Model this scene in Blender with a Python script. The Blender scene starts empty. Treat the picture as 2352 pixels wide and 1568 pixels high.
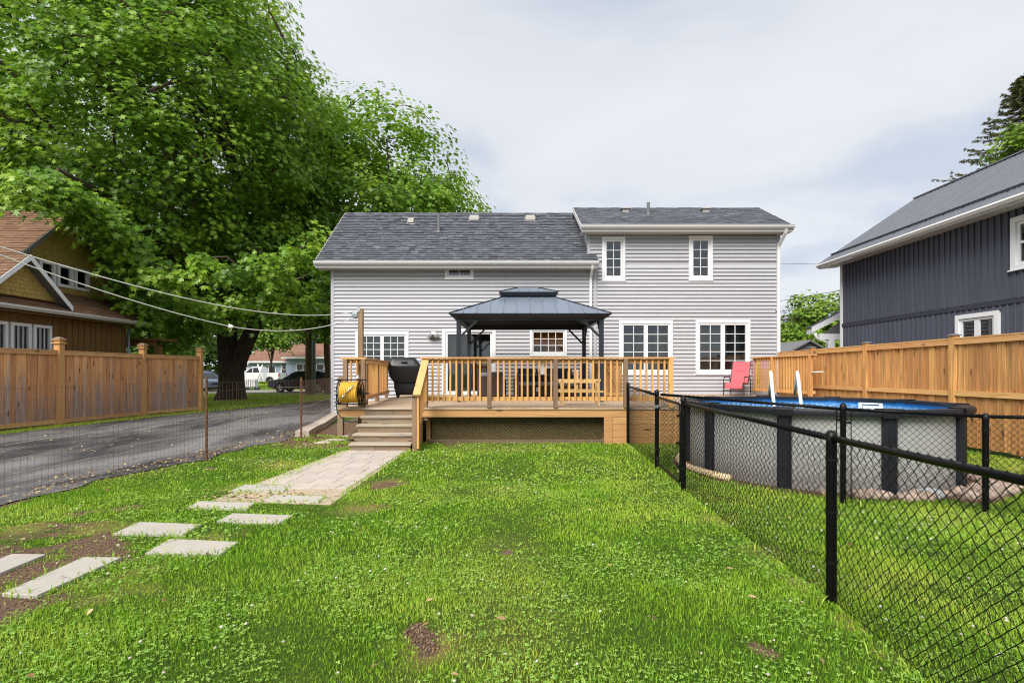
import bpy, math, random
import numpy as np
from mathutils import Vector, Matrix
random.seed(7); np.random.seed(7)
scene = bpy.context.scene
COL = scene.collection

# ------------------------------------------------------------------ camera
CAM_H, FPX, CX0, HY = 1.5, 1190.0, 1176.0, 856.0      # measured on the photograph (2352 px wide)
cam_d = bpy.data.cameras.new('camera')
cam = bpy.data.objects.new('camera', cam_d); COL.objects.link(cam)
cam.location = (0, 0, CAM_H); cam.rotation_euler = (math.radians(90), 0, 0)
cam_d.sensor_width = 36; cam_d.lens = 36*FPX/2352; cam_d.shift_y = 72/2352
cam_d.clip_start = 0.05; cam_d.clip_end = 3000
scene.camera = cam

# ------------------------------------------------------------------ sky, sun, exposure
SUN_TO = Vector((-0.36, -0.62, 0.72)).normalized()
world = bpy.data.worlds.new('World'); scene.world = world; world.use_nodes = True
wn, wl = world.node_tree.nodes, world.node_tree.links
wn.clear()
w_out = wn.new('ShaderNodeOutputWorld'); w_bg = wn.new('ShaderNodeBackground'); w_bg.inputs['Strength'].default_value = 0.1
w_sky = wn.new('ShaderNodeTexSky'); w_sky.sky_type = 'NISHITA'; w_sky.sun_disc = False
w_sky.sun_elevation = math.asin(SUN_TO.z); w_sky.sun_rotation = math.atan2(SUN_TO.x, SUN_TO.y)
w_tc = wn.new('ShaderNodeTexCoord'); w_sep = wn.new('ShaderNodeSeparateXYZ'); wl.new(w_tc.outputs['Generated'], w_sep.inputs[0])
def wmath(op, a, b=None, c=None):
    n = wn.new('ShaderNodeMath'); n.operation = op
    for i, v in enumerate((a, b, c)):
        if v is None: continue
        if isinstance(v, (int, float)): n.inputs[i].default_value = v
        else: wl.new(v, n.inputs[i])
    return n.outputs[0]
w_z = wmath('ADD', wmath('MAXIMUM', w_sep.outputs[2], 0.0), 0.16)
w_cmb = wn.new('ShaderNodeCombineXYZ')
wl.new(wmath('DIVIDE', w_sep.outputs[0], w_z), w_cmb.inputs[0]); wl.new(wmath('DIVIDE', w_sep.outputs[1], w_z), w_cmb.inputs[1])
w_map = wn.new('ShaderNodeMapping'); w_map.inputs['Location'].default_value = (2.1, 0.35, 0); w_map.inputs['Scale'].default_value = (0.85, 1.0, 1)
wl.new(w_cmb.outputs[0], w_map.inputs[0])
w_n1 = wn.new('ShaderNodeTexNoise'); w_n1.inputs['Scale'].default_value = 1.25; w_n1.inputs['Detail'].default_value = 5; w_n1.inputs['Roughness'].default_value = 0.5; w_n1.inputs['Distortion'].default_value = 0.35
wl.new(w_map.outputs[0], w_n1.inputs['Vector'])
w_r = wn.new('ShaderNodeValToRGB'); wl.new(w_n1.outputs[0], w_r.inputs[0])
SKY = 2.52
e = w_r.color_ramp.elements
e[0].position = 0.36; e[0].color = (0.70*SKY, 0.76*SKY, 0.87*SKY, 1)
e[1].position = 0.62; e[1].color = (0.965*SKY, 0.985*SKY, 1.03*SKY, 1)
m_ = e.new(0.47); m_.color = (0.89*SKY, 0.915*SKY, 0.965*SKY, 1)
w_mix = wn.new('ShaderNodeMixRGB'); w_mix.inputs[0].default_value = 0.95
wl.new(w_sky.outputs[0], w_mix.inputs[1]); wl.new(w_r.outputs[0], w_mix.inputs[2])
wl.new(w_mix.outputs[0], w_bg.inputs['Color']); wl.new(w_bg.outputs[0], w_out.inputs[0])

sun_d = bpy.data.lights.new('sun', 'SUN'); sun_d.energy = 1.5; sun_d.angle = math.radians(38); sun_d.color = (1.0, 0.955, 0.89)
sun = bpy.data.objects.new('sun', sun_d); COL.objects.link(sun); sun.location = (-20, -20, 40)
sun.rotation_euler = (-SUN_TO).to_track_quat('-Z', 'Y').to_euler()
vs = scene.view_settings
vs.view_transform = 'Standard'; vs.look = 'None'; vs.gamma = 1; vs.use_curve_mapping = False; vs.exposure = 1.8
scene.render.engine = 'CYCLES'
cy = scene.cycles
cy.max_bounces = 6; cy.diffuse_bounces = 3; cy.glossy_bounces = 3; cy.transmission_bounces = 4; cy.transparent_max_bounces = 12
cy.filter_width = 1.1; cy.use_denoising = True; cy.caustics_reflective = False; cy.caustics_refractive = False

# ------------------------------------------------------------------ measuring helpers
def PX(x, d): return (x - CX0)*d/FPX
def PZ(y, d): return CAM_H + (HY - y)*d/FPX
def GD(x, y):
    d = CAM_H*FPX/(y - HY)
    return (PX(x, d), d)

# ------------------------------------------------------------------ materials
class NT:
    def __init__(s, m):
        m.use_nodes = True; s.t = m.node_tree; s.n = s.t.nodes; s.l = s.t.links
        s.n.clear(); s.out = s.n.new('ShaderNodeOutputMaterial')
    def node(s, typ, **kw):
        n = s.n.new(typ)
        for k, v in kw.items(): setattr(n, k, v)
        return n
    def set(s, n, **kw):
        for k, v in kw.items(): s.put(n.inputs[k.replace('_', ' ')], v)
    def put(s, sock, v):
        if hasattr(v, 'is_output'): s.l.new(v, sock)
        else:
            if isinstance(v, tuple) and len(v) == 3 and sock.type == 'RGBA': v = (*v, 1)
            sock.default_value = v
    def math(s, op, a, b=None, clamp=False):
        n = s.node('ShaderNodeMath', operation=op, use_clamp=clamp); s.put(n.inputs[0], a)
        if b is not None: s.put(n.inputs[1], b)
        return n.outputs[0]
    def mix(s, f, a, b, mode='MIX'):
        n = s.node('ShaderNodeMixRGB', blend_type=mode); s.put(n.inputs[0], f); s.put(n.inputs[1], a); s.put(n.inputs[2], b); return n.outputs[0]
    def ramp(s, f, stops):
        n = s.node('ShaderNodeValToRGB'); s.put(n.inputs[0], f); el = n.color_ramp.elements
        for i, (p, c) in enumerate(stops):
            c = (c, c, c, 1) if isinstance(c, (int, float)) else (*c, 1)
            if i < 2: el[i].position = p; el[i].color = c
            else: q = el.new(p); q.color = c
        return n.outputs[0]
    def coord(s, scale=(1, 1, 1), rand=True, kind='Object'):
        tc = s.node('ShaderNodeTexCoord'); v = tc.outputs[kind]
        if rand:
            oi = s.node('ShaderNodeObjectInfo'); c = s.node('ShaderNodeCombineXYZ')
            s.put(c.inputs[0], s.math('MULTIPLY', oi.outputs['Random'], 37.0)); s.put(c.inputs[1], s.math('MULTIPLY', oi.outputs['Random'], 91.0)); s.put(c.inputs[2], s.math('MULTIPLY', oi.outputs['Random'], 53.0))
            a = s.node('ShaderNodeVectorMath', operation='ADD'); s.l.new(v, a.inputs[0]); s.l.new(c.outputs[0], a.inputs[1]); v = a.outputs[0]
        m = s.node('ShaderNodeMapping'); m.inputs['Scale'].default_value = scale; s.l.new(v, m.inputs[0]); return m.outputs[0]
    def noise(s, vec, scale=1, detail=4, rough=.55, dist=0):
        n = s.node('ShaderNodeTexNoise'); s.l.new(vec, n.inputs['Vector']); n.inputs['Scale'].default_value = scale
        n.inputs['Detail'].default_value = detail; n.inputs['Roughness'].default_value = rough; n.inputs['Distortion'].default_value = dist
        return n.outputs[0]
    def rand(s): return s.node('ShaderNodeObjectInfo').outputs['Random']
    def attr(s, name): return s.node('ShaderNodeAttribute', attribute_name=name).outputs['Fac']
    def hsv(s, col, h=.5, sat=1., v=1.):
        n = s.node('ShaderNodeHueSaturation'); s.put(n.inputs['Color'], col); s.put(n.inputs['Hue'], h); s.put(n.inputs['Saturation'], sat); s.put(n.inputs['Value'], v); return n.outputs[0]
    def bump(s, h, strength=.3, dist=.01):
        n = s.node('ShaderNodeBump'); s.put(n.inputs['Height'], h); n.inputs['Strength'].default_value = strength; n.inputs['Distance'].default_value = dist; return n.outputs[0]
    def bsdf(s, col, rough=.6, metal=0., spec=.5, normal=None, trans=0.):
        n = s.node('ShaderNodeBsdfPrincipled'); s.put(n.inputs['Base Color'], col); s.put(n.inputs['Roughness'], rough); s.put(n.inputs['Metallic'], metal)
        s.put(n.inputs['Specular IOR Level'], spec)
        if normal is not None: s.l.new(normal, n.inputs['Normal'])
        if trans:
            t = s.node('ShaderNodeBsdfTranslucent'); s.put(t.inputs[0], col); m = s.node('ShaderNodeMixShader'); m.inputs[0].default_value = trans
            s.l.new(n.outputs[0], m.inputs[1]); s.l.new(t.outputs[0], m.inputs[2]); s.l.new(m.outputs[0], s.out.inputs[0])
        else: s.l.new(n.outputs[0], s.out.inputs[0])
        return n
MATS = {}
def newmat(name):
    m = bpy.data.materials.new(name); MATS[name] = m; return m, NT(m)

def madd(t, a, b, c, clamp=False):
    n = t.node('ShaderNodeMath', operation='MULTIPLY_ADD', use_clamp=clamp); t.put(n.inputs[0], a); t.put(n.inputs[1], b); t.put(n.inputs[2], c); return n.outputs[0]

def plain(name, col, rough=.5, metal=0., spec=.5, amt=.12, nscale=6., rvar=.0, bump=0., stretch=(1, 1, 1), bscale=60.):
    m, t = newmat(name); v = t.coord(stretch)
    n = t.noise(v, nscale, 5, .6)
    f = madd(t, n, amt*2, 1-amt)
    if rvar: f = t.math('MULTIPLY', f, madd(t, t.rand(), rvar*2, 1-rvar))
    nb = t.bump(t.noise(v, bscale, 3), bump, .005) if bump else None
    t.bsdf(t.hsv(col, v=f), madd(t, n, .2, max(0, rough-.1)), metal, spec, nb); return m

def wood(name, light, dark, axis='Z', rough=.75, weather=None, wz=None, wamt=.5, knots=True, rv=.13, knot_col=(.06, .03, .015)):
    m, t = newmat(name)
    sc = {'Z': (38, 38, 1.4), 'X': (1.4, 38, 38), 'Y': (38, 1.4, 38)}[axis]
    kc = {'Z': (5, 5, 1.5), 'X': (1.5, 5, 5), 'Y': (5, 1.5, 5)}[axis]
    ws = {'Z': (9, 9, .7), 'X': (.7, 9, 9), 'Y': (9, .7, 9)}[axis]
    g = t.noise(t.coord(sc), 1, 6, .62, .6)
    c = t.mix(t.ramp(g, [(.3, 0.), (.68, 1.)]), dark, light)
    wnz = t.noise(t.coord(ws), 1, 5, .6)
    if weather:
        if wz:
            tc = t.node('ShaderNodeTexCoord'); sp = t.node('ShaderNodeSeparateXYZ'); t.l.new(tc.outputs['Object'], sp.inputs[0])
            f = madd(t, sp.outputs[2], -1/(wz[0]-wz[1]), wz[0]/(wz[0]-wz[1]))
            f = t.math('ADD', f, madd(t, wnz, 2.6, -1.5)); f = t.math('ADD', f, madd(t, t.rand(), 1.5, -.75))
            f = t.math('MULTIPLY', f, wamt*2, True); f = t.math('MINIMUM', f, .92)
        else:
            f = t.math('ADD', madd(t, wnz, 2.4, -1.2), madd(t, t.rand(), .6, wamt-.3), True)
        grey = t.mix(t.ramp(g, [(.3, 0.), (.7, 1.)]), tuple(x*.45 for x in weather), weather)
        c = t.mix(f, c, grey)
    if knots:
        v = t.node('ShaderNodeTexVoronoi'); t.l.new(t.coord(kc), v.inputs['Vector']); v.inputs['Scale'].default_value = 1
        kf = t.ramp(v.outputs['Distance'], [(.06, .9), (.17, 0.)])
        c = t.mix(kf, c, knot_col)
    c = t.hsv(c, v=madd(t, t.rand(), rv*2, 1-rv), h=madd(t, t.rand(), .012, .494))
    t.bsdf(c, rough, 0, .25, t.bump(g, .25, .004)); return m

def tinted(name, c0, c1, rough=.6, spec=.3, trans=0., cm=None, nscale=0, hue=.0):
    m, t = newmat(name); a = t.attr('tint')
    stops = [(0., c0), (1., c1)]
    if cm: stops.append((.5, cm))
    c = t.ramp(a, stops)
    if nscale:
        n = t.noise(t.coord(rand=False), nscale, 4, .6); c = t.hsv(c, v=madd(t, n, .5, .75))
    t.bsdf(c, rough, 0, spec, None, trans); return m

# ------------------------------------------------------------------ mesh helpers
def np_mesh(name, V, F, tint=None, smooth=False):
    V = np.asarray(V, np.float32); F = np.asarray(F, np.int32)
    me = bpy.data.meshes.new(name); k = F.shape[1]
    me.vertices.add(len(V)); me.vertices.foreach_set('co', V.ravel())
    me.loops.add(F.size); me.loops.foreach_set('vertex_index', F.ravel())
    me.polygons.add(len(F)); me.polygons.foreach_set('loop_start', np.arange(0, F.size, k, dtype=np.int32))
    if smooth: me.polygons.foreach_set('use_smooth', np.ones(len(F), bool))
    me.update(calc_edges=True)
    if tint is not None:
        a = me.attributes.new('tint', 'FLOAT', 'POINT'); a.data.foreach_set('value', np.asarray(tint, np.float32))
    return me

def link(name, me, mat, parent=None, loc=None, rot=None, kind=None):
    o = bpy.data.objects.new(name, me); COL.objects.link(o)
    if mat is not None and me is not None and not me.materials: me.materials.append(MATS[mat] if isinstance(mat, str) else mat)
    if parent is not None: o.parent = parent
    if loc is not None: o.location = loc
    if rot is not None: o.rotation_euler = rot
    if kind: o['kind'] = kind
    return o

def tag(o, label, cat, group=None, kind=None):
    o['label'] = label; o['category'] = cat
    if group: o['group'] = group
    if kind: o['kind'] = kind
    return o

def thing(name, label, cat, loc=(0, 0, 0), rz=0., group=None, local=False):
    o = bpy.data.objects.new(name, None); COL.objects.link(o); o.location = loc; o.rotation_euler = (0, 0, rz); o.empty_display_size = .2
    o['_'] = 1 if local else 0
    del o['_']
    ROOT[o.name] = (Vector(loc), local or rz != 0)
    return tag(o, label, cat, group)
ROOT = {}
def offs(parent):
    """world offset that part meshes under this parent are shifted by (parts are measured in world space unless the thing is local)"""
    o = parent
    while o is not None:
        if o.name in ROOT:
            loc, local = ROOT[o.name]; return Vector((0, 0, 0)) if local else loc
        o = o.parent
    return Vector((0, 0, 0))

class MB:
    def __init__(s): s.v = []; s.f = []; s.t = []; s.ct = None
    def add(s, vs_, fs):
        b = len(s.v); s.v += [tuple(p) for p in vs_]; s.f += [tuple(i+b for i in f) for f in fs]
        s.t += [0. if s.ct is None else s.ct]*len(vs_); return s
    def box(s, x0, x1, y0, y1, z0, z1):
        return s.add([(x0, y0, z0), (x1, y0, z0), (x1, y1, z0), (x0, y1, z0), (x0, y0, z1), (x1, y0, z1), (x1, y1, z1), (x0, y1, z1)],
                     [(3, 2, 1, 0), (4, 5, 6, 7), (0, 1, 5, 4), (1, 2, 6, 5), (2, 3, 7, 6), (3, 0, 4, 7)])
    def cbox(s, cx, cy, z0, w, d, h): return s.box(cx-w/2, cx+w/2, cy-d/2, cy+d/2, z0, z0+h)
    def hexa(s, b, t):
        """eight corners: four below, four above, same winding"""
        return s.add(list(b)+list(t), [(3, 2, 1, 0), (4, 5, 6, 7), (0, 1, 5, 4), (1, 2, 6, 5), (2, 3, 7, 6), (3, 0, 4, 7)])
    def bar(s, p0, p1, w, h, up=(0, 0, 1)):
        p0, p1 = Vector(p0), Vector(p1); d = (p1-p0).normalized(); u = Vector(up)
        if abs(d.dot(u)) > .98: u = Vector((0, 1, 0))
        a = d.cross(u).normalized()*w/2; b = a.cross(d).normalized()*h/2
        if b.length == 0: b = Vector((0, 0, h/2))
        return s.hexa([p0-a-b, p0+a-b, p1+a-b, p1-a-b], [p0-a+b, p0+a+b, p1+a+b, p1-a+b])
    def tube(s, pts, r, n=8, caps=True):
        pts = [Vector(p) for p in pts]; rr = r if isinstance(r, (list, tuple)) else [r]*len(pts)
        ring = []; prev = None
        for i, p in enumerate(pts):
            d = (pts[min(i+1, len(pts)-1)]-pts[max(i-1, 0)]).normalized()
            if prev is None:
                a = d.cross(Vector((0, 0, 1)))
                if a.length < .05: a = d.cross(Vector((0, 1, 0)))
            else: a = prev - d*prev.dot(d)
            a.normalize(); prev = a; b = d.cross(a)
            ring.append([p + (a*math.cos(2*math.pi*k/n)+b*math.sin(2*math.pi*k/n))*rr[i] for k in range(n)])
        vs_ = [q for g in ring for q in g]; fs = []
        for i in range(len(pts)-1):
            for k in range(n): fs.append((i*n+k, i*n+(k+1) % n, (i+1)*n+(k+1) % n, (i+1)*n+k))
        if caps: fs += [tuple(range(n))[::-1], tuple((len(pts)-1)*n+k for k in range(n))]
        return s.add(vs_, fs)
    def lathe(s, prof, c, axis='Z', n=20, a0=0., a1=2*math.pi, close=True):
        c = Vector(c); vs_ = []; m = n if close else n+1
        for (r, h) in prof:
            for k in range(m):
                a = a0+(a1-a0)*k/n; q = (r*math.cos(a), r*math.sin(a), h)
                q = {'Z': q, 'X': (q[2], q[0], q[1]), 'Y': (q[0], q[2], q[1])}[axis]
                vs_.append(c+Vector(q))
        fs = []
        for i in range(len(prof)-1):
            for k in range(n):
                k2 = (k+1) % m; fs.append((i*m+k, i*m+k2, (i+1)*m+k2, (i+1)*m+k))
        return s.add(vs_, fs)
    def prism(s, poly, axis, a, b):
        """poly in the plane across the axis, extruded from a to b"""
        def q(p, h): return {'X': (h, p[0], p[1]), 'Y': (p[0], h, p[1]), 'Z': (p[0], p[1], h)}[axis]
        n = len(poly); vs_ = [q(p, a) for p in poly]+[q(p, b) for p in poly]
        return s.add(vs_, [tuple(range(n))[::-1], tuple(range(n, 2*n))]+[(k, (k+1) % n, n+(k+1) % n, n+k) for k in range(n)])
    def loft(s, rings, caps=True, closed=True):
        n = len(rings[0]); vs_ = [q for g in rings for q in g]; fs = []
        for i in range(len(rings)-1):
            for k in range(n if closed else n-1): fs.append((i*n+k, i*n+(k+1) % n, (i+1)*n+(k+1) % n, (i+1)*n+k))
        if caps: fs += [tuple(range(n))[::-1], tuple((len(rings)-1)*n+k for k in range(n))]
        return s.add(vs_, fs)
    def mesh(s, name, parent=None, smooth=False):
        o = offs(parent); me = bpy.data.meshes.new(name)
        me.from_pydata([(p[0]-o.x, p[1]-o.y, p[2]-o.z) for p in s.v], [], s.f)
        if s.ct is not None:
            a = me.attributes.new('tint', 'FLOAT', 'POINT'); a.data.foreach_set('value', s.t)
        if smooth: me.polygons.foreach_set('use_smooth', [True]*len(me.polygons))
        me.update(); return me
    def build(s, name, mat, parent=None, smooth=False, kind=None, fix=False, sharp=None):
        me = s.mesh(name, parent, smooth)
        import bmesh
        bm = bmesh.new(); bm.from_mesh(me); bmesh.ops.recalc_face_normals(bm, faces=bm.faces); bm.to_mesh(me); bm.free()
        if sharp:
            try: me.set_sharp_from_angle(angle=math.radians(sharp))
            except Exception: pass
        return link(name, me, mat, parent, kind=kind)

def segs_mesh(P0, P1, R, n=3):
    """many short straight wires as one vertex/face array"""
    P0 = np.asarray(P0, float); P1 = np.asarray(P1, float); D = P1-P0; L = np.linalg.norm(D, axis=1, keepdims=True); L[L == 0] = 1; D /= L
    A = np.cross(D, [0, 0, 1.]); bad = np.linalg.norm(A, axis=1) < .05; A[bad] = np.cross(D[bad], [0, 1., 0]); A /= np.linalg.norm(A, axis=1, keepdims=True)
    B = np.cross(D, A); R = np.broadcast_to(np.asarray(R, float), (len(P0),)).reshape(-1, 1)
    vs_ = []
    for P in (P0, P1):
        for k in range(n):
            a = 2*math.pi*k/n; vs_.append(P+R*(A*math.cos(a)+B*math.sin(a)))
    V = np.stack(vs_, 1).reshape(-1, 3); base = np.arange(len(P0))[:, None]*2*n
    F = np.concatenate([base+np.array([[k, (k+1) % n, n+(k+1) % n, n+k]]) for k in range(n)], 0)
    return V, F
def vnoise(P, scale, seed=0):
    """cheap smooth value noise in 2-D or 3-D, 0..1"""
    P = np.asarray(P, float)*scale; I = np.floor(P).astype(np.int64); Fr = P-I; Fr = Fr*Fr*(3-2*Fr); dim = P.shape[1]; out = np.zeros(len(P))
    for c in range(2**dim):
        w = np.ones(len(P)); h = np.full(len(P), seed*1013904223 & 0x7fffffff, np.int64)
        for k in range(dim):
            b = (c >> k) & 1; w *= Fr[:, k] if b else 1-Fr[:, k]
            h = (h ^ ((I[:, k]+b)*[73856093, 19349663, 83492791][k])) & 0x7fffffff
            h = (h*1103515245+12345) & 0x7fffffff
        h = (h ^ (h >> 13))*60493 & 0x7fffffff
        out += w*((h >> 3) % 10007)/10007.
    return out
# ------------------------------------------------------------------ the materials of the place
wood('fence_old', (.88, .47, .21), (.50, .215, .08), 'Z', weather=(.44, .33, .285), wz=(1.75, .75), wamt=.40, rv=.26)
wood('fence_post_wood', (.70, .40, .165), (.50, .25, .09), 'Z', rv=.06)
wood('fence_rail_wood', (.70, .41, .18), (.48, .24, .09), 'Y', rv=.08)
wood('cedar', (.74, .41, .155), (.42, .185, .058), 'Z', rv=.26, weather=(.42, .22, .09), wamt=.3)
wood('cedar_rail', (.72, .43, .18), (.52, .27, .10), 'Y', rv=.08)
wood('baluster_wood', (.70, .40, .15), (.48, .235, .075), 'Z', rv=.12)
wood('rail_wood', (.66, .38, .15), (.48, .24, .09), 'X', rv=.08)
wood('rail_wood_y', (.70, .42, .18), (.52, .28, .11), 'Y', rv=.08)
wood('old_post', (.30, .20, .125), (.17, .10, .06), 'Z', rv=.12)
wood('deck_wood', (.58, .40, .25), (.36, .22, .12), 'X', weather=(.50, .42, .33), wamt=.45, rv=.12)
wood('fascia_wood', (.58, .335, .14), (.40, .205, .08), 'X', rv=.06)
wood('tread_wood', (.58, .48, .36), (.36, .27, .18), 'X', weather=(.47, .42, .35), wamt=.6, rv=.1)
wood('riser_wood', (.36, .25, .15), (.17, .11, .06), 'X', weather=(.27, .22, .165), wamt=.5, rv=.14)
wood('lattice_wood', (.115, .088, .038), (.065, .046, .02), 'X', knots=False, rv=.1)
wood('pine_pale', (.72, .52, .25), (.58, .38, .16), 'Z', rv=.08)
wood('pole_wood', (.34, .25, .17), (.19, .13, .085), 'Z', knots=False, rv=.1)
wood('brown_board', (.215, .122, .042), (.145, .080, .028), 'Z', knots=False, rv=.12)
wood('timber_dark', (.22, .16, .10), (.12, .08, .05), 'X', knots=False)
plain('siding', (.420, .422, .448), .5, spec=.35, amt=.10, nscale=2.2, rvar=.035, bump=.05)
plain('white_trim', (.78, .79, .81), .4, amt=.04)
plain('white_gutter', (.74, .74, .75), .35, amt=.06, nscale=3)
plain('soffit', (.56, .55, .53), .6, amt=.05)
plain('foundation', (.32, .31, .29), .85, amt=.2, bump=.3)
tinted('shingle_dark', (.064, .069, .083), (.185, .194, .222), .85, .25, nscale=40, cm=(.112, .119, .139))
tinted('shingle_brown', (.125, .066, .040), (.250, .150, .095), .85, .2, nscale=40)
tinted('shingle_yellow', (.320, .225, .060), (.470, .340, .105), .8, .2, nscale=25)
tinted('shingle_red', (.20, .105, .075), (.33, .19, .14), .85, .2, nscale=15)
plain('vent_grey', (.14, .14, .145), .6, amt=.1)
plain('vent_tan', (.36, .34, .31), .6, amt=.1)
plain('gaz_metal', (.021, .026, .036), .45, .0, .3, amt=.12, nscale=8)
plain('gaz_roof', (.20, .24, .30), .34, .35, .5, amt=.07, nscale=1.5, rvar=.05)
plain('gaz_under', (.030, .034, .042), .6, 0, .3, amt=.15)
plain('black_cover', (.010, .0105, .013), .34, 0, .42, amt=.3, nscale=10, bump=.25, bscale=30)
plain('black_metal', (.006, .006, .007), .4, 0, .25, amt=.2, nscale=15)
plain('black_vinyl', (.0035, .0035, .004), .34, 0, .14, amt=.15, nscale=20)
plain('steel', (.55, .55, .56), .35, 1., .5, amt=.15)
plain('rust', (.135, .062, .035), .85, 0, .2, amt=.4, nscale=18, bump=.4)
plain('wire_rust', (.16, .10, .075), .8, .2, .3, amt=.3, nscale=10)
plain('wire_bright', (.55, .54, .52), .5, .5, .5, amt=.2)
plain('hose_yellow', (.72, .42, .045), .45, 0, .4, amt=.12, nscale=12)
plain('hose_green', (.03, .06, .045), .5, 0, .4)
plain('rope_white', (.80, .79, .76), .7, amt=.1)
plain('red_sling', (.68, .10, .12), .6, 0, .3, amt=.08, nscale=12, bump=.2, bscale=250)
plain('bronze_frame', (.055, .040, .034), .4, .3, .5)
plain('pool_frame', (.013, .0145, .020), .45, 0, .3, amt=.15)
plain('pool_white', (.80, .80, .77), .35, amt=.06)
plain('pool_pale', (.66, .67, .66), .4, amt=.06)
plain('timber_pale', (.72, .55, .33), .7, amt=.2, nscale=8, bump=.3)
plain('cushion_dark', (.055, .058, .064), .9, 0, .2, amt=.15, nscale=14, bump=.2)
plain('cushion_light', (.27, .275, .28), .9, 0, .2, amt=.12, nscale=14, bump=.2)
plain('pot_white', (.74, .75, .75), .5, amt=.06)
plain('paper_white', (.82, .82, .80), .7)
plain('slate_siding', (.088, .095, .128), .55, 0, .35, amt=.08, nscale=3, rvar=.06, bump=.1)
plain('slate_batten', (.040, .043, .058), .55, 0, .35, amt=.08, rvar=.04)
plain('roof_metal', (.23, .245, .28), .34, .35, .5, amt=.08, nscale=2, rvar=.05)
plain('guard_metal', (.10, .105, .12), .4, .4, .5)
plain('blue_siding', (.33, .40, .53), .6, amt=.07, rvar=.05)
plain('navy_door', (.025, .035, .075), .4)
plain('dark_brown', (.06, .032, .018), .5, amt=.2)
plain('concrete_step', (.42, .39, .345), .85, 0, .2, amt=.14, nscale=7, rvar=.06, bump=.35, bscale=120)
plain('kerb_stone', (.46, .39, .33), .85, 0, .2, amt=.2, nscale=9, rvar=.12, bump=.4)
plain('paver', (.45, .395, .345), .85, 0, .2, amt=.16, nscale=8, rvar=.07, bump=.4, bscale=90)
plain('sand', (.42, .34, .25), .95, 0, .1, amt=.2, nscale=12, bump=.4)
plain('river_stone', (.36, .28, .225), .7, 0, .3, amt=.2, nscale=6, rvar=.30, bump=.2)
plain('river_stone_grey', (.33, .36, .37), .7, 0, .3, amt=.15, nscale=5)
plain('bulb_grey', (.35, .34, .33), .3, .4, .5)
plain('car_black', (.018, .020, .026), .18, .2, .6, amt=.05)
plain('car_dark', (.012, .013, .016), .22, 0, .6, amt=.05)
plain('car_white', (.72, .73, .74), .25, 0, .5, amt=.04)
plain('car_blue', (.16, .22, .30), .22, .3, .6, amt=.05)
plain('car_glass', (.012, .015, .018), .06, 0, .7, amt=.02)
plain('tyre', (.018, .018, .018), .85, 0, .2)
plain('alloy', (.50, .50, .52), .3, .8, .5)
plain('tail_red', (.42, .018, .018), .2, 0, .6)
plain('chrome', (.62, .62, .63), .2, .9, .5)
plain('galv', (.34, .40, .43), .45, .4, .5, amt=.15)
plain('curtain', (.30, .29, .27), .9, amt=.15, stretch=(14, 14, .4), nscale=1)
plain('room_sheer', (.13, .15, .155), .9, amt=.35, nscale=1.6)
plain('room_dark', (.042, .048, .050), .9, amt=.3, nscale=2)
plain('room_grey', (.115, .115, .125), .9, amt=.2, nscale=2)
plain('room_green', (.075, .095, .088), .9, amt=.35, nscale=2)
wood('cabinet', (.62, .27, .055), (.45, .17, .03), 'Z', knots=False)
plain('appliance', (.05, .04, .035), .4)
plain('plum_bark', (.10, .075, .06), .9)
tinted('leaf_pot', (.10, .26, .02), (.26, .48, .05), .5, .3, .35)

def glass_mat(name, tint, refl):
    m, t = newmat(name)
    tr = t.node('ShaderNodeBsdfTransparent'); tr.inputs[0].default_value = (*tint, 1)
    gl = t.node('ShaderNodeBsdfGlossy'); gl.inputs['Roughness'].default_value = .03; gl.inputs[0].default_value = (.9, .93, .97, 1)
    fr = t.node('ShaderNodeFresnel'); fr.inputs[0].default_value = 1.5
    mx = t.node('ShaderNodeMixShader'); t.l.new(madd(t, fr.outputs[0], 1., refl, True), mx.inputs[0]); t.l.new(tr.outputs[0], mx.inputs[1]); t.l.new(gl.outputs[0], mx.inputs[2])
    t.l.new(mx.outputs[0], t.out.inputs[0]); return m
glass_mat('pane_glass', (.76, .80, .80), .03)
glass_mat('pane_clear', (.92, .92, .92), .0)

# bark
m, t = newmat('bark'); v = t.coord((5, 5, 1.2)); n = t.noise(v, 2, 8, .7, .8)
t.bsdf(t.ramp(n, [(.3, (.034, .025, .018)), (.7, (.125, .095, .074))]), .95, 0, .1, t.bump(n, .8, .05))
# leaves
tinted('leaf_maple', (.085, .190, .018), (.400, .580, .050), .36, .5, .48, cm=(.205, .390, .030))
tinted('leaf_lime', (.120, .240, .025), (.270, .400, .050), .5, .3, .4)
tinted('leaf_green', (.035, .095, .012), (.130, .250, .030), .5, .3, .35)
tinted('leaf_plum', (.035, .018, .028), (.085, .045, .060), .5, .3, .25)
tinted('needle', (.035, .055, .018), (.140, .140, .045), .6, .2, .1)
tinted('grass_blade', (.110, .260, .014), (.620, .680, .120), .45, .35, .42, cm=(.320, .550, .036))
tinted('clover_leaf', (.140, .330, .028), (.420, .620, .130), .5, .3, .3)
tinted('clover_bloom', (.42, .40, .30), (.72, .68, .60), .8, .2, .2)
tinted('clod', (.11, .068, .042), (.26, .18, .12), .95, .1)
tinted('litter', (.16, .085, .035), (.52, .40, .20), .9, .1, .0)
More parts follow.
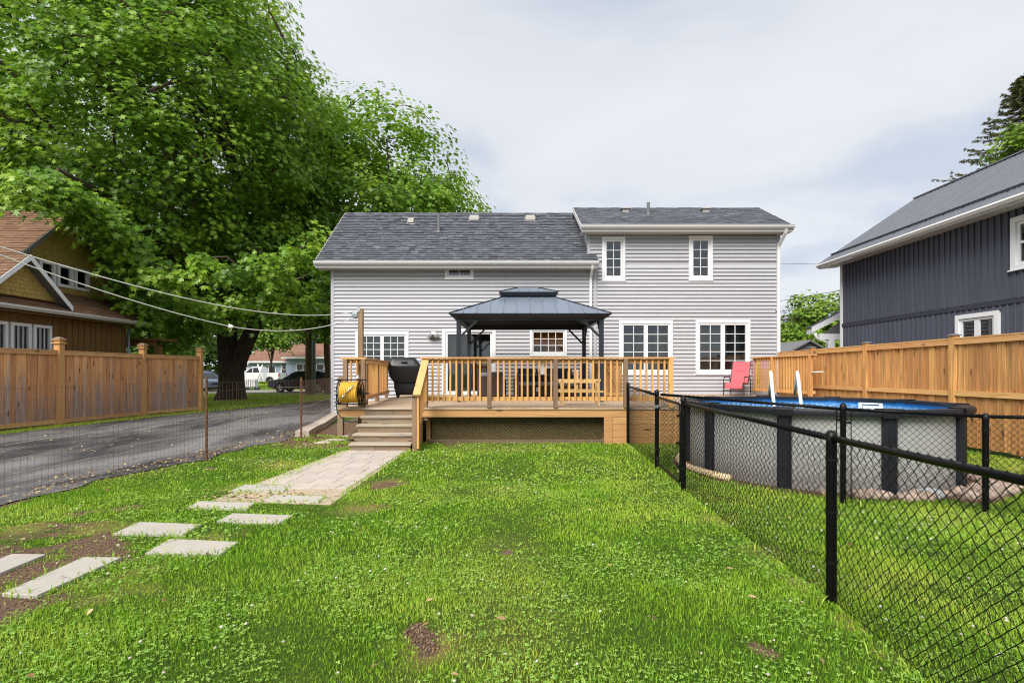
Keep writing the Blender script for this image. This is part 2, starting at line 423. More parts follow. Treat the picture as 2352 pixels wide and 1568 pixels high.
# ground: soil and thatch (where the lawn is bare is a property of the lawn, stored per vertex)
m, t = newmat('ground_soil'); v = t.coord(rand=False)
n1 = t.noise(v, 3.5, 6, .65); n2 = t.noise(v, 38, 5, .7)
green = t.mix(n2, (.020, .045, .008), (.120, .210, .025))
soil = t.mix(t.ramp(n2, [(.38, 0.), (.62, 1.)]), (.095, .056, .035), (.30, .20, .135))
straw = t.mix(n2, (.13, .11, .035), (.36, .29, .11))
b = t.math('ADD', t.attr('bare'), madd(t, n1, .5, -.25))
c = t.mix(t.ramp(t.attr('dry'), [(.2, 0.), (.8, 1.)]), green, straw)
c = t.mix(t.ramp(b, [(.40, 0.), (.60, 1.)]), c, soil)
t.bsdf(c, .95, 0, .1, t.bump(n2, 1., .05))
# asphalt
m, t = newmat('asphalt'); v = t.coord(rand=False); v2 = t.coord((.35, .12, 1), rand=False)
big = t.noise(v2, 1.8, 6, .62, .5); fine = t.noise(v, 160, 3, .7); mid = t.noise(v, 5, 6, .65)
c = t.mix(t.ramp(big, [(.38, 0.), (.60, 1.)]), (.026, .025, .028), (.185, .178, .178))  # pale dusty streaks, with sheen stripes painted in as lighter colour
c = t.mix(t.ramp(mid, [(.55, 0.), (.75, .5)]), c, (.165, .15, .135))
c = t.hsv(c, v=madd(t, fine, .9, .55)); t.bsdf(c, madd(t, big, -.25, .85), 0, .4, t.bump(fine, .5, .006))
m, t = newmat('street'); v = t.coord(rand=False); fine = t.noise(v, 30, 4, .7); big = t.noise(v, .4, 4)
t.bsdf(t.mix(big, (.30, .28, .26), (.44, .41, .38)), .9, 0, .2)
# pool wall: brushed grey panel
m, t = newmat('pool_wall'); v = t.coord((6, 6, 90), rand=False); n = t.noise(v, 1, 4, .6); v2 = t.coord(rand=False); n2 = t.noise(v2, 3, 5, .6)
tc = t.node('ShaderNodeTexCoord'); sp = t.node('ShaderNodeSeparateXYZ'); t.l.new(tc.outputs['Object'], sp.inputs[0])
c = t.mix(n, (.25, .25, .245), (.50, .50, .49)); foot_tone = t.ramp(t.math('ADD', sp.outputs[2], madd(t, n2, .5, -.25)), [(.02, 1.), (.42, 0.)])  # wall turns darker brown towards its foot, with an uneven edge
c = t.mix(t.math('MULTIPLY', foot_tone, .6), c, (.13, .105, .085)); t.bsdf(c, .45, 0, .4)
# pool liner: blue with a pebble band
m, t = newmat('pool_liner'); v = t.coord((11, 11, 22), rand=False)
vo = t.node('ShaderNodeTexVoronoi'); t.l.new(v, vo.inputs['Vector']); vo.inputs['Scale'].default_value = 1
vd = t.node('ShaderNodeTexVoronoi', feature='DISTANCE_TO_EDGE'); t.l.new(v, vd.inputs['Vector']); vd.inputs['Scale'].default_value = 1
tc = t.node('ShaderNodeTexCoord'); sp = t.node('ShaderNodeSeparateXYZ'); t.l.new(tc.outputs['Object'], sp.inputs[0])
peb = t.mix(t.ramp(vd.outputs['Distance'], [(.02, 0.), (.12, 1.)]), (.03, .12, .30), (.20, .36, .56))
band = t.ramp(sp.outputs[2], [(.93, 1.), (.94, 0.)]); c = t.mix(band, (.04, .22, .52), peb)
t.bsdf(c, .35, 0, .4)
m, t = newmat('pool_water'); v = t.coord(rand=False); n = t.noise(v, 5, 3, .5)
t.bsdf((.09, .36, .60), .04, 0, .5, t.bump(n, .12, .03))
# woven resin
m, t = newmat('wicker'); v = t.coord((1, 1, 1), rand=False)
w1 = t.node('ShaderNodeTexBrick'); t.l.new(t.coord((1, 1, 1), rand=False, kind='UV'), w1.inputs['Vector'])
ws = t.node('ShaderNodeTexWave', wave_type='BANDS', bands_direction='Z'); t.l.new(v, ws.inputs['Vector']); ws.inputs['Scale'].default_value = 14; ws.inputs['Distortion'].default_value = 1.5; ws.inputs['Detail Scale'].default_value = 6
wx = t.node('ShaderNodeTexWave', wave_type='BANDS', bands_direction='X'); t.l.new(v, wx.inputs['Vector']); wx.inputs['Scale'].default_value = 10; wx.inputs['Distortion'].default_value = .6
h = t.math('MULTIPLY', ws.outputs['Fac'], wx.outputs['Fac'])
t.bsdf(t.mix(h, (.045, .026, .020), (.22, .145, .115)), .6, 0, .3, t.bump(h, .9, .012))
# ------------------------------------------------------------------ the ground
def inpoly(P, poly):
    x, y = P[:, 0], P[:, 1]; r = np.zeros(len(P), bool); n = len(poly)
    for i in range(n):
        (x0, y0), (x1, y1) = poly[i], poly[(i+1) % n]
        if y0 == y1: continue
        c = ((y0 > y) != (y1 > y)) & (x < (x1-x0)*(y-y0)/(y1-y0)+x0); r ^= c
    return r
def ground_z(x, y):
    return np.where(y > 46, np.minimum((y-46)*.026, .78), 0.)
def edge_x(y):
    """lawn / driveway boundary, an uneven line"""
    base = np.interp(y, [-4, 3, 5.8, 7.2, 8.97, 10.4, 12.0, 14, 17.5, 36], [-6.4, -6.2, -5.85, -5.65, -5.38, -5.2, -5.0, -5.35, -6.2, -6.2])
    return base + .10*np.sin(y*2.3)+.06*np.sin(y*5.7+1)
STONES = [[(563, 1116), (666, 1120), (650, 1134), (530, 1130)], [(630, 1140), (746, 1144), (731, 1159), (603, 1153)], [(457, 1155), (587, 1158), (567, 1174), (432, 1168)],
          [(534, 1183), (672, 1188), (642, 1207), (497, 1202)], [(321, 1203), (463, 1209), (419, 1233), (260, 1230)], [(390, 1243), (548, 1250), (508, 1278), (333, 1276)],
          [(193, 1285), (280, 1286), (85, 1375), (4, 1370)], [(28, 1278), (106, 1279), (0, 1323), (-70, 1317)]]
STONES = [[GD(*p) for p in q] for q in STONES]
PATH = [(-3.30, 6.10), (-2.75, 5.98), (-2.25, 5.9), (-2.10, 6.2), (-2.02, 9.93), (-3.16, 9.93)]
BARE = [(GD(200, 1272), .42), (GD(50, 1300), .55), (GD(130, 1300), .42), (GD(20, 1392), .34), (GD(10, 1250), .42), (GD(225, 1240), .22), (GD(970, 1465), .105), (GD(955, 1440), .085), (GD(985, 1490), .06), (GD(1755, 1500), .085),
        (GD(1160, 1270), .07), (GD(1500, 1420), .05), (GD(880, 1115), .25), (GD(560, 1010), .25), (GD(300, 1165), .16), (GD(175, 1180), .14), (GD(470, 1075), .2), (GD(1040, 1020), .35)]
DRY = [(GD(820, 1168), .40), (GD(840, 1213), .16), (GD(690, 1118), .6), (GD(610, 1108), .5), (GD(640, 1070), .4), (GD(560, 1115), .4), (GD(250, 1345), .35), (GD(480, 1235), .3), (GD(230, 1210), .4), (GD(60, 1215), .35),
       (GD(1640, 1190), .22), (GD(1760, 1270), .2), (GD(1850, 1340), .2), (GD(1960, 1430), .16), (GD(2040, 1500), .14), (GD(330, 1310), .25), (GD(980, 1490), .2), (GD(900, 1110), .3)]
def spots(P, L):
    v = np.zeros(len(P))
    for (cx, cy), r in L:
        d = np.hypot(P[:, 0]-cx, (P[:, 1]-cy)*.9)/r; v = np.maximum(v, np.clip(1.5-d*(.55+.9*vnoise(P, 9., 14)), 0, 1))
    return v
def bare_at(P):
    v = spots(P, BARE)*(.35+.9*vnoise(P, 5.5, 3))
    far = P[:, 0] < edge_x(P[:, 1])+.12
    v = np.maximum(v, (np.hypot(P[:, 0]-4.75, P[:, 1]-8.19) < 2.12+.22*(P[:, 0] > 5.2)).astype(float))
    v = np.maximum(v, ((P[:, 1] > 11.15) & (P[:, 0] > -5.2)).astype(float)); v = np.maximum(v, ((P[:, 1] > 10.3) & (P[:, 0] > -4.9) & (P[:, 0] < -3.15))*(.35+.5*vnoise(P, 4, 6)))
    return np.maximum(v, far*.6*vnoise(P, 3, 9)*1.6)
def dry_at(P): return np.clip(spots(P, [(c, r*.75) for c, r in DRY])*(.25+.9*vnoise(P, 7, 5))+.55*np.clip(vnoise(P, .9, 8)-.55, 0, 1)*2, 0, 1)

xs = np.unique(np.concatenate([[-700, -300, -150, -90, -60, -40, -30, -22, -16, -13, -11, -9.5], np.arange(-8.4, 9.6, .09), [11, 13, 16, 22, 30, 40, 60, 90, 150, 300, 700]]))
ys = np.unique(np.concatenate([[-500, -200, -80, -30, -12, -6, -3, -1, 0], np.arange(.6, 12.0, .09), [12.6, 14, 16, 18, 21, 24, 27, 30, 33, 36, 40, 46, 50, 56, 62, 70, 76, 90, 130, 200, 350, 900]]))
GX, GY = np.meshgrid(xs, ys); P2 = np.stack([GX.ravel(), GY.ravel()], 1)
gz = ground_z(P2[:, 0], P2[:, 1])
inl = (P2[:, 1] > 1) & (P2[:, 1] < 10) & (P2[:, 0] > -5) & (P2[:, 0] < 8)
gz = gz + inl*(vnoise(P2, 1.4, 2)-.5)*.02
V = np.column_stack([P2, gz]); nx = len(xs); ii = np.arange(len(ys)-1)[:, None]*nx+np.arange(nx-1)[None, :]; ii = ii.ravel()
me = np_mesh('ground', V, np.stack([ii, ii+1, ii+nx+1, ii+nx], 1), smooth=True)
for nm, val in (('bare', bare_at(P2)), ('dry', dry_at(P2))):
    a = me.attributes.new(nm, 'FLOAT', 'POINT'); a.data.foreach_set('value', val.astype(np.float32))
ground = link('ground', me, 'ground_soil', kind='structure')

# driveway: asphalt from beside the lawn back to the street
yy = np.concatenate([np.arange(-6, 20, .2), np.arange(20, 36.3, .8)]); L_, R_ = [], []
for y in yy:
    R_.append((float(edge_x(np.array([y]))[0])-.02*random.random(), y, .014))
    lx = np.interp(y, [-6, 12, 14.6, 17.7, 20, 29, 36.2], [-12.6, -12.55, -12.3, -12.05, -11.55, -10.05, -9.6])+.08*math.sin(y*3.1)+.05*math.sin(y*7.7)
    L_.append((lx, y, .014))
vsv = []; fsv = []
for i in range(len(yy)):
    for k in range(9): u = k/8; a, b_ = L_[i], R_[i]; vsv.append((a[0]*(1-u)+b_[0]*u, a[1], .014+.05*math.sin(math.pi*u)*.6))
for i in range(len(yy)-1):
    for k in range(8): fsv.append((i*9+k, i*9+k+1, (i+1)*9+k+1, (i+1)*9+k))
mb = MB(); mb.add(vsv, fsv); mb.build('driveway', 'asphalt', smooth=True, kind='structure')
mb = MB(); mb.box(-160, 120, 36.2, 44.6, -.1, .02); mb.build('street', 'street', kind='structure')
mb = MB(); mb.box(-160, -12.2, 35.95, 36.2, -.1, .12); mb.box(-6.0, 120, 35.95, 36.2, -.1, .12); mb.build('kerb', 'street', kind='structure')

# ------------------------------------------------------------------ generic builders
def shingles(parent, name, mat, o, u, v, U, Vl, row, wmin, wmax, n_single, seed, th=.012, stuff='shingle_field', clip=None, gap=.004):
    """overlapping tabs on a plane: origin o, unit u along the eave, unit v up the slope; the lowest n_single are parts of their own"""
    rnd = random.Random(seed); o, u, v = Vector(o), Vector(u), Vector(v); n = u.cross(v).normalized()
    rest = MB(); rest.ct = 0.; k = 0; r = 0
    while r*row < Vl-.02:
        x = -rnd.random()*wmax
        h = min(row*1.12, Vl-r*row)
        while x < U:
            w = rnd.uniform(wmin, wmax); x0, x1 = max(0, x), min(U, x+w); x += w
            if x1-x0 < .03: continue
            if clip:
                x0, x1 = clip(x0, x1, r*row+row*.5)
                if x1-x0 < .03: continue
            lift = th*(1.0+rnd.random()*.7); dr = rnd.uniform(-.006, .006)
            b = [o+u*(x0+gap)+v*(r*row+dr)+n*.001, o+u*(x1-gap)+v*(r*row+dr)+n*.001, o+u*(x1-gap)+v*(r*row+h), o+u*(x0+gap)+v*(r*row+h)]
            tp = [b[0]+n*lift*1.5, b[1]+n*lift*1.5, b[2]+n*lift*.35, b[3]+n*lift*.35]
            tint = min(1, max(0, rnd.gauss(.5, .15)))
            if k < n_single: q = MB(); q.ct = tint; q.hexa(b, tp); q.build(name, mat, parent); k += 1
            else: rest.ct = tint; rest.hexa(b, tp)
        r += 1
    if rest.v: rest.build(stuff, mat, parent, kind='stuff')

def holes_wall(x0, x1, z0, z1, holes, fn):
    """emit fn(xa,xb,za,zb) for the cells of a wall that no opening takes"""
    X = sorted({x0, x1, *[h[0] for h in holes], *[h[1] for h in holes]}); Z = sorted({z0, z1, *[h[2] for h in holes], *[h[3] for h in holes]})
    X = [x for x in X if x0 <= x <= x1]; Z = [z for z in Z if z0 <= z <= z1]
    for za, zb in zip(Z, Z[1:]):
        run = None
        for xa, xb in zip(X, X[1:]):
            hole = any(h[0]-1e-6 <= xa and xb <= h[1]+1e-6 and h[2]-1e-6 <= za and zb <= h[3]+1e-6 for h in holes)
            if hole:
                if run: fn(run[0], run[1], za, zb); run = None
            else: run = (run[0] if run else xa, xb)
        if run: fn(run[0], run[1], za, zb)

# ------------------------------------------------------------------ the grey house
HY0 = 17.5
house = thing('grey_house', 'two storey house clad in pale grey horizontal siding with dark shingle roof, behind the deck', 'house', (1.4, HY0, 0))
def hx(x): return PX(x, HY0)
def hz(y): return PZ(y, HY0)
WIN = {  # casing rectangles on the rear wall: x0, x1, z0, z1
    'up_l': (hx(1382.5), hx(1435.5), hz(644), hz(545)), 'up_r': (hx(1581.5), hx(1636), hz(643.5), hz(543)),
    'lo_l': (hx(1421.5), hx(1544.5), hz(859), hz(737)), 'lo_r': (hx(1597), hx(1722), hz(858.5), hz(736)),
    'small': (hx(1023), hx(1088), hz(640), hz(612)), 'left': (hx(817), hx(939), hz(842), hz(763)),
    'kitchen': (hx(1217), hx(1301.5), hz(816), hz(755)), 'door': (hx(1015.7), hx(1138.6), hz(908), hz(754.7))}
XL, XS, XR = hx(762), hx(1370), hx(1790)
ZB, ZL, ZR = .15, 5.06, 6.30
holes = [(a+.05, b-.05, c+.05, d-.05) for a, b, c, d in WIN.values()]
w = MB()
holes_wall(XL, XS, 0, ZL, holes, lambda a, b, c, d: w.box(a, b, HY0, HY0+.16, c, d))
holes_wall(XS+.0, XR, 0, ZR, holes, lambda a, b, c, d: w.box(a, b, HY0, HY0+.16, c, d))
w.box(2.56, XS, HY0, HY0+.16, ZL, ZR)
YB = 22.8
w.box(XL, XL+.16, HY0+.16, YB, 0, ZL); w.box(XR-.16, XR, HY0+.16, YB, 0, ZR); w.box(XL, XR, YB, YB+.16, 0, ZL)
w.box(2.56, 2.7, HY0+.16, 21.4, ZL, ZR)
w.prism([(HY0, ZL), (20.16, 7.62), (YB, ZL)], 'X', XL, XL+.16); w.prism([(HY0, ZR), (19.4, 7.55), (21.4, ZR)], 'X', XR-.16, XR)
w.prism([(HY0+.1, ZR), (19.4, 7.55), (21.4, ZR)], 'X', 2.56, 2.7)
w.build('wall', 'siding', house)
q = MB(); q.box(XL+.16, XR-.16, HY0+1.2, HY0+1.3, 0, ZL); q.box(2.72, XR-.16, HY0+1.2, HY0+1.3, ZL, ZR); q.box(XL+.16, XR-.16, HY0+.16, HY0+1.2, -.02, .62)
q.box(XL+.16, XR-.16, HY0+.16, HY0+1.2, 3.6, 3.7)
q.build('inner_wall', 'room_dark', house)
# siding courses, each course a board cut at the openings
COURSE = .125
def course(xa, xb, z, h=COURSE, dy=0.):
    m = MB(); y = HY0-dy
    m.add([(xa, y-.046, z), (xb, y-.046, z), (xb, y-.001, z), (xa, y-.001, z), (xa, y-.037, z+h*.36), (xb, y-.037, z+h*.36), (xa, y-.012, z+h-.017), (xb, y-.012, z+h-.017), (xa, y-.001, z+h-.017), (xb, y-.001, z+h-.017)],
          [(0, 1, 5, 4), (4, 5, 7, 6), (6, 7, 9, 8), (3, 2, 1, 0), (0, 4, 6, 8, 3), (1, 2, 9, 7, 5)])
    m.build('siding_board', 'siding', house)
srnd = random.Random(55)
def run(xa, xb, z, h):
    x = xa
    while xb-x > 4.4:
        c = x+srnd.uniform(1.2, 3.7)
        if xb-c < .5: break
        course(x, c+.0, z+srnd.uniform(-.0012, .0012), h); x = c+.0025
    course(x, xb, z, h)
def courses(xa, xb, za, zb):
    z = za
    while z < zb-.03:
        h = min(COURSE, zb-z); cut = sorted((a+.02, b-.02) for a, b, c, d in WIN.values() if c+.03 < z+h*.5 < d-.03)
        x = xa
        for a, b in cut:
            if b < xa or a > xb: continue
            if a-x > .04: run(x, a, z, h)
            x = max(x, b)
        if xb-x > .04: run(x, xb, z, h)
        z += COURSE
courses(XL+.09, XS-.09, ZB, ZL-.02); courses(XS+.01, XR-.10, ZB, ZL+.12)
z0_ = ZB + COURSE*math.ceil((ZL+.12-ZB)/COURSE-1e-6)
courses(2.56+.08, XR-.10, z0_, ZR-.02)
for xa, xb, za, zb in ((XL-.02, XL+.09, 0.05, ZL), (XS-.10, XS, .05, ZL-.02), (XR-.11, XR+.02, .05, ZR), (2.54, 2.64, ZL+.12, ZR)):
    m = MB(); m.box(xa, xb, HY0-.042, HY0+.06, za, zb); m.build('corner_trim', 'siding', house)
m = MB(); m.box(XL-.005, XR+.005, HY0-.01, HY0+.14, -.05, ZB-.002); m.build('foundation', 'foundation', house)

def window(parent, rect, y, cols, rows, sashes=1, back='room_dark', extra=None, bd=.32, name='window', casing=.085, fr=.06, pane='pane_glass'):
    x0, x1, z0, z1 = rect
    wnd = link(name, None, None, parent)
    m = MB(); c = casing
    for a, b, cc, d in ((x0, x1, z1-c, z1), (x0, x1, z0, z0+c), (x0, x0+c, z0+c, z1-c), (x1-c, x1, z0+c, z1-c)): m.box(a, b, y-.055, y+.10, cc, d)
    m.box(x0-.015, x1+.015, y-.045, y+.02, z1-.001, z1+.02); m.box(x0-.02, x1+.02, y-.065, y+.02, z0-.03, z0-.001)
    m.build('window_frame', 'white_trim', wnd)
    wi = (x1-x0-2*c)/sashes
    for s_ in range(sashes):
        a = x0+c+s_*wi+.006; b = a+wi-.012; sz0, sz1 = z0+c+.006, z1-c-.006
        m = MB()
        for p in ((a, b, sz1-fr, sz1), (a, b, sz0, sz0+fr), (a, a+fr, sz0+fr, sz1-fr), (b-fr, b, sz0+fr, sz1-fr)): m.box(p[0], p[1], y-.030, y+.06, p[2], p[3])
        m.build('sash', 'white_trim', wnd)
        ga, gb, gc, gd = a+fr, b-fr, sz0+fr, sz1-fr; mu = .020
        if cols > 1 or rows > 1:
            m = MB()
            for i in range(1, cols): xx = ga+(gb-ga)*i/cols; m.box(xx-mu/2, xx+mu/2, y-.016, y+.006, gc, gd)
            for j in range(1, rows):
                zz = gc+(gd-gc)*j/rows; m.box(ga, gb, y-.0145, y+.0045, zz-mu/2, zz+mu/2)
            m.build('muntin', 'white_trim', wnd)
        for i in range(cols):
            for j in range(rows):
                m = MB(); m.box(ga+(gb-ga)*i/cols+mu*.45, ga+(gb-ga)*(i+1)/cols-mu*.45, y+.008, y+.013, gc+(gd-gc)*j/rows+mu*.45, gc+(gd-gc)*(j+1)/rows-mu*.45); m.build('pane', pane, wnd)
    if back:
        m = MB(); m.box(x0+c*.6, x1-c*.6, y+bd, y+bd+.02, z0+c*.6, z1-c*.6); m.build('room_back', back, wnd)
    if extra: extra(wnd, x0+c, x1-c, z0+c, z1-c, y)
    return wnd
def blinds(wnd, x0, x1, z0, z1, y):
    m = MB(); z = z0+.35
    while z < z1: m.hexa([(x0, y+.14, z), (x1, y+.14, z), (x1, y+.175, z+.016), (x0, y+.175, z+.016)], [(x0, y+.14, z+.004), (x1, y+.14, z+.004), (x1, y+.175, z+.02), (x0, y+.175, z+.02)]); z += .05
    m.build('blind', 'room_green', wnd)
    m = MB(); m.box(x0+.05, (x0+x1)/2-.02, y+.2, y+.24, z0, z0+.28); m.build('lamp_shade', 'curtain', wnd)
def curtains(wnd, x0, x1, z0, z1, y):
    for a, b in ((x0, x0+.16), (x0+.48, x0+.60), (x1-.62, x1-.48), (x1-.15, x1)):
        m = MB(); m.loft([[(a+(b-a)*k/8, y+.18+.025*math.sin(k*2.2), zz) for k in range(9)] for zz in (z0, z1)], caps=False, closed=False); m.build('curtain', 'room_grey', wnd)
def shade(wnd, x0, x1, z0, z1, y):
    m = MB(); m.box(x0, x1, y+.10, y+.11, z0, z1); m.build('roller_shade', 'room_grey', wnd)
def kitchen(wnd, x0, x1, z0, z1, y):
    m = MB()
    for i in range(4):
        a = x0+(x1-x0)*i/4; m.box(a+.012, a+(x1-x0)/4-.012, y+.20, y+.24, z0+.22, z1-.05)
    m.build('cabinet', 'cabinet', wnd)
    m = MB(); m.box(x0+.05, x0+.42, y+.15, y+.2, z0, z0+.26); m.build('microwave', 'appliance', wnd)
window(house, WIN['up_l'], HY0, 2, 4, 1, 'room_green', blinds); window(house, WIN['up_r'], HY0, 2, 4, 1, 'room_green', blinds)
window(house, WIN['lo_l'], HY0, 2, 5, 2, 'room_sheer', curtains, bd=.22); window(house, WIN['lo_r'], HY0, 2, 5, 2, 'room_sheer', curtains, bd=.22)
window(house, WIN['small'], HY0, 2, 1, 1, 'room_grey', None, casing=.06, fr=.05); window(house, WIN['left'], HY0, 3, 4, 2, 'room_grey', shade, fr=.05)
window(house, WIN['kitchen'], HY0, 4, 3, 1, 'cabinet', kitchen, casing=.07, fr=.045, pane='pane_clear')
# sliding patio door
x0, x1, z0, z1 = WIN['door']; door = link('sliding_door', None, None, house)
m = MB(); c = .11
for a, b, cc, d in ((x0, x1, z1-c, z1), (x0, x1, z0, z0+.06), (x0, x0+c, z0+.06, z1-c), (x1-c, x1, z0+.06, z1-c)): m.box(a, b, HY0-.05, HY0+.1, cc, d)
m.build('door_frame', 'white_trim', door)
mid = (x0+x1)/2
for a, b, yo in ((x0+c+.005, mid+.03, .005), (mid-.03, x1-c-.005, .045)):
    m = MB(); f = .07
    for p in ((a, b, z1-c-.005-f, z1-c-.005), (a, b, z0+.065, z0+.065+f*1.2), (a, a+f, z0+.065+f*1.2, z1-c-.005-f), (b-f, b, z0+.065+f*1.2, z1-c-.005-f)): m.box(p[0], p[1], HY0-.035+yo, HY0-.035+yo+.036, p[2], p[3])
    m.build('door_panel', 'white_trim', door)
    m = MB(); m.box(a+f, b-f, HY0-.018+yo, HY0-.012+yo, z0+.065+f*1.2, z1-c-.005-f); m.build('pane', 'pane_glass', door)
m = MB(); m.tube([(mid+.06, HY0-.035, 1.72), (mid+.06, HY0-.075, 1.72), (mid+.06, HY0-.075, 1.95), (mid+.06, HY0-.035, 1.95)], .012); m.build('handle', 'black_metal', door)
m = MB(); m.box(x0+.1, x1-.1, HY0+.5, HY0+.53, z0, z1-.1); m.build('room_back', 'room_grey', door)
m = MB(); m.box(mid+.15, mid+.55, HY0+.42, HY0+.48, z0, z0+1.35); m.build('hall_cupboard', 'cabinet', door)
m = MB(); m.loft([[(x0+.12+.5*k/10, HY0+.25+.03*math.sin(k*2.1), zz) for k in range(11)] for zz in (z0+.08, z1-.15)], caps=False, closed=False); m.build('curtain', 'curtain', door)
# roofs
def roof(parent, xa, xb, ye, ze, yr, zr, yback, zback, nsingle, seed, th=.10, lip=.019):
    rf = link('roof', None, None, parent)
    e = Vector((0, yr-ye, zr-ze)); L = e.length; v = e.normalized(); nrm = Vector((1, 0, 0)).cross(v)
    m = MB(); o = [Vector((xa, ye, ze)), Vector((xb, ye, ze)), Vector((xb, yr, zr)), Vector((xa, yr, zr))]
    dn = Vector((0, 0, -th)); m.hexa([p+dn for p in o], o)
    o2 = [Vector((xa, yr, zr)), Vector((xb, yr, zr)), Vector((xb, yback, zback)), Vector((xa, yback, zback))]; m.hexa([p+dn for p in o2], o2)
    m.build('roof_deck', 'vent_grey', rf)
    shingles(rf, 'shingle', 'shingle_dark', (xa, ye, ze+.002), (1, 0, 0), v, xb-xa, L, .143, .15, .30, nsingle, seed, th=lip)
    bk = Vector((0, yback-yr, zback-zr)); shingles(rf, 'shingle', 'shingle_dark', (xb, yback, zback+.002), (-1, 0, 0), -bk.normalized(), xb-xa, bk.length, .143, .3, .5, 0, seed+1, stuff='rear_shingle_field')
    m = MB(); x = xa; rr = random.Random(seed); m.ct = .4
    while x < xb:
        m.ct = rr.random(); w_ = min(.28, xb-x); h = Vector((0, .12, -.12*(zr-ze)/(yr-ye))); hb = Vector((0, .12, -.12*(zr-zback)/(yback-yr)))
        p = Vector((x, yr, zr+.022+rr.uniform(0, .006))); ux = Vector((w_*1.0-.004, 0, 0)); f_ = Vector((0, -.12, -.12*(zr-ze)/(yr-ye)))
        m.add([p+f_, p+f_+ux, p+ux, p, p+hb, p+hb+ux], [(0, 1, 2, 3), (3, 2, 5, 4)]); x += w_
    m.build('ridge_cap', 'shingle_dark', rf)
    return rf
YE = 17.05
rfL = roof(house, PX(723, YE), PX(1374, YE), YE, 5.16, 20.16, 7.70, 23.3, 5.12, 190, 11)
rfR = roof(house, PX(1336, YE), PX(1822, YE), YE, 6.35, 19.4, 7.66, 21.9, 6.25, 105, 21, lip=.009)
def gutter(parent, rf, xa, xb, z, ywall):
    m = MB(); prof = [(YE+.02, z-.005), (YE-.085, z-.005), (YE-.105, z-.03), (YE-.095, z-.06), (YE-.06, z-.10), (YE+.02, z-.115)]
    m.prism([(p[0], p[1]) for p in prof], 'X', xa-.02, xb+.02); m.box(xa-.022, xb+.022, YE-.112, YE-.082, z-.004, z+.006)
    m.build('gutter', 'white_gutter', rf)
    m = MB(); m.box(xa, xb, YE+.022, YE+.05, z-.20, z-.01); m.box(xa+.01, xb-.01, YE+.05, ywall+.02, z-.20, z-.175)
    m.build('soffit', 'soffit', rf)
    m = MB(); x = xa+.1
    while x < xb-.1: m.box(x, x+.02, YE+.07, ywall-.06, z-.206, z-.201); x += .11
    m.build('soffit_vent', 'vent_tan', rf)
gutter(house, rfL, PX(723, YE), PX(1374, YE), 5.16, HY0); gutter(house, rfR, PX(1336, YE), PX(1822, YE), 6.35, HY0)
for xa, ye, ze, yr, zr, rf in ((PX(723, YE)-.012, YE, 5.16, 20.16, 7.70, rfL), (PX(1336, YE)-.012, YE, 6.35, 19.4, 7.66, rfR), (PX(1822, YE)+.012, YE, 6.35, 19.4, 7.66, rfR)):
    m = MB(); m.hexa([(xa-.01, ye, ze-.16), (xa+.01, ye, ze-.16), (xa+.01, yr, zr-.16), (xa-.01, yr, zr-.16)], [(xa-.01, ye, ze+.012), (xa+.01, ye, ze+.012), (xa+.01, yr, zr+.012), (xa-.01, yr, zr+.012)])
    m.build('rake_board', 'soffit', rf)
def on_roof(x, y, left=True):
    ye, ze, yr, zr = (YE, 5.16, 20.16, 7.70) if left else (YE, 6.35, 19.4, 7.66)
    s_ = (zr-ze)/(yr-ye); k = (HY-y)/FPX; d = (CAM_H-ze+s_*ye)/(s_-k); return PX(x, d), d, CAM_H+k*d
for (x, y, lf, w_, mt) in ((944, 512, True, .22, 'vent_tan'), (1089, 506, True, .36, 'vent_tan'), (1218, 506, True, .36, 'vent_tan')):
    X, D, Z = on_roof(x, y, lf); m = MB(); m.hexa([(X-w_/2-.04, D-.16, Z-.13), (X+w_/2+.04, D-.16, Z-.13), (X+w_/2+.04, D+.2, Z+.16), (X-w_/2-.04, D+.2, Z+.16)], [(X-w_/2-.04, D-.16, Z-.10), (X+w_/2+.04, D-.16, Z-.10), (X+w_/2+.04, D+.2, Z+.19), (X-w_/2-.04, D+.2, Z+.19)])
    m.hexa([(X-w_/2, D-.12, Z-.02), (X+w_/2, D-.12, Z-.02), (X+w_/2, D+.14, Z+.1), (X-w_/2, D+.14, Z+.1)], [(X-w_/2, D-.10, Z+.10), (X+w_/2, D-.10, Z+.10), (X+w_/2*.9, D+.14, Z+.24), (X-w_/2*.9, D+.14, Z+.24)]); m.build('roof_vent', mt, rfL)
for x in (1436, 1620):
    X, D, Z = on_roof(x, 486, False); m = MB(); m.box(X-.12, X+.12, D-.1, D+.1, Z-.05, Z+.08); m.hexa([(X-.17, D-.16, Z+.081), (X+.17, D-.16, Z+.081), (X+.17, D+.16, Z+.081), (X-.17, D+.16, Z+.081)], [(X-.12, D-.1, Z+.13), (X+.12, D-.1, Z+.13), (X+.12, D+.1, Z+.13), (X-.12, D+.1, Z+.13)]); m.build('roof_vent', 'vent_tan', rfR)
for x, y, lf, h, rf in ((1008, 533, True, .62, rfL), (1489, 492, False, .42, rfR)):
    X, D, Z = on_roof(x, y, lf); m = MB(); m.lathe([(.001, h), (.055, h), (.055, .05), (.085, .05), (.10, -.06), (.15, -.14)], (X, D, Z), n=14); m.build('vent_pipe', 'vent_grey', rf, smooth=True, sharp=40)
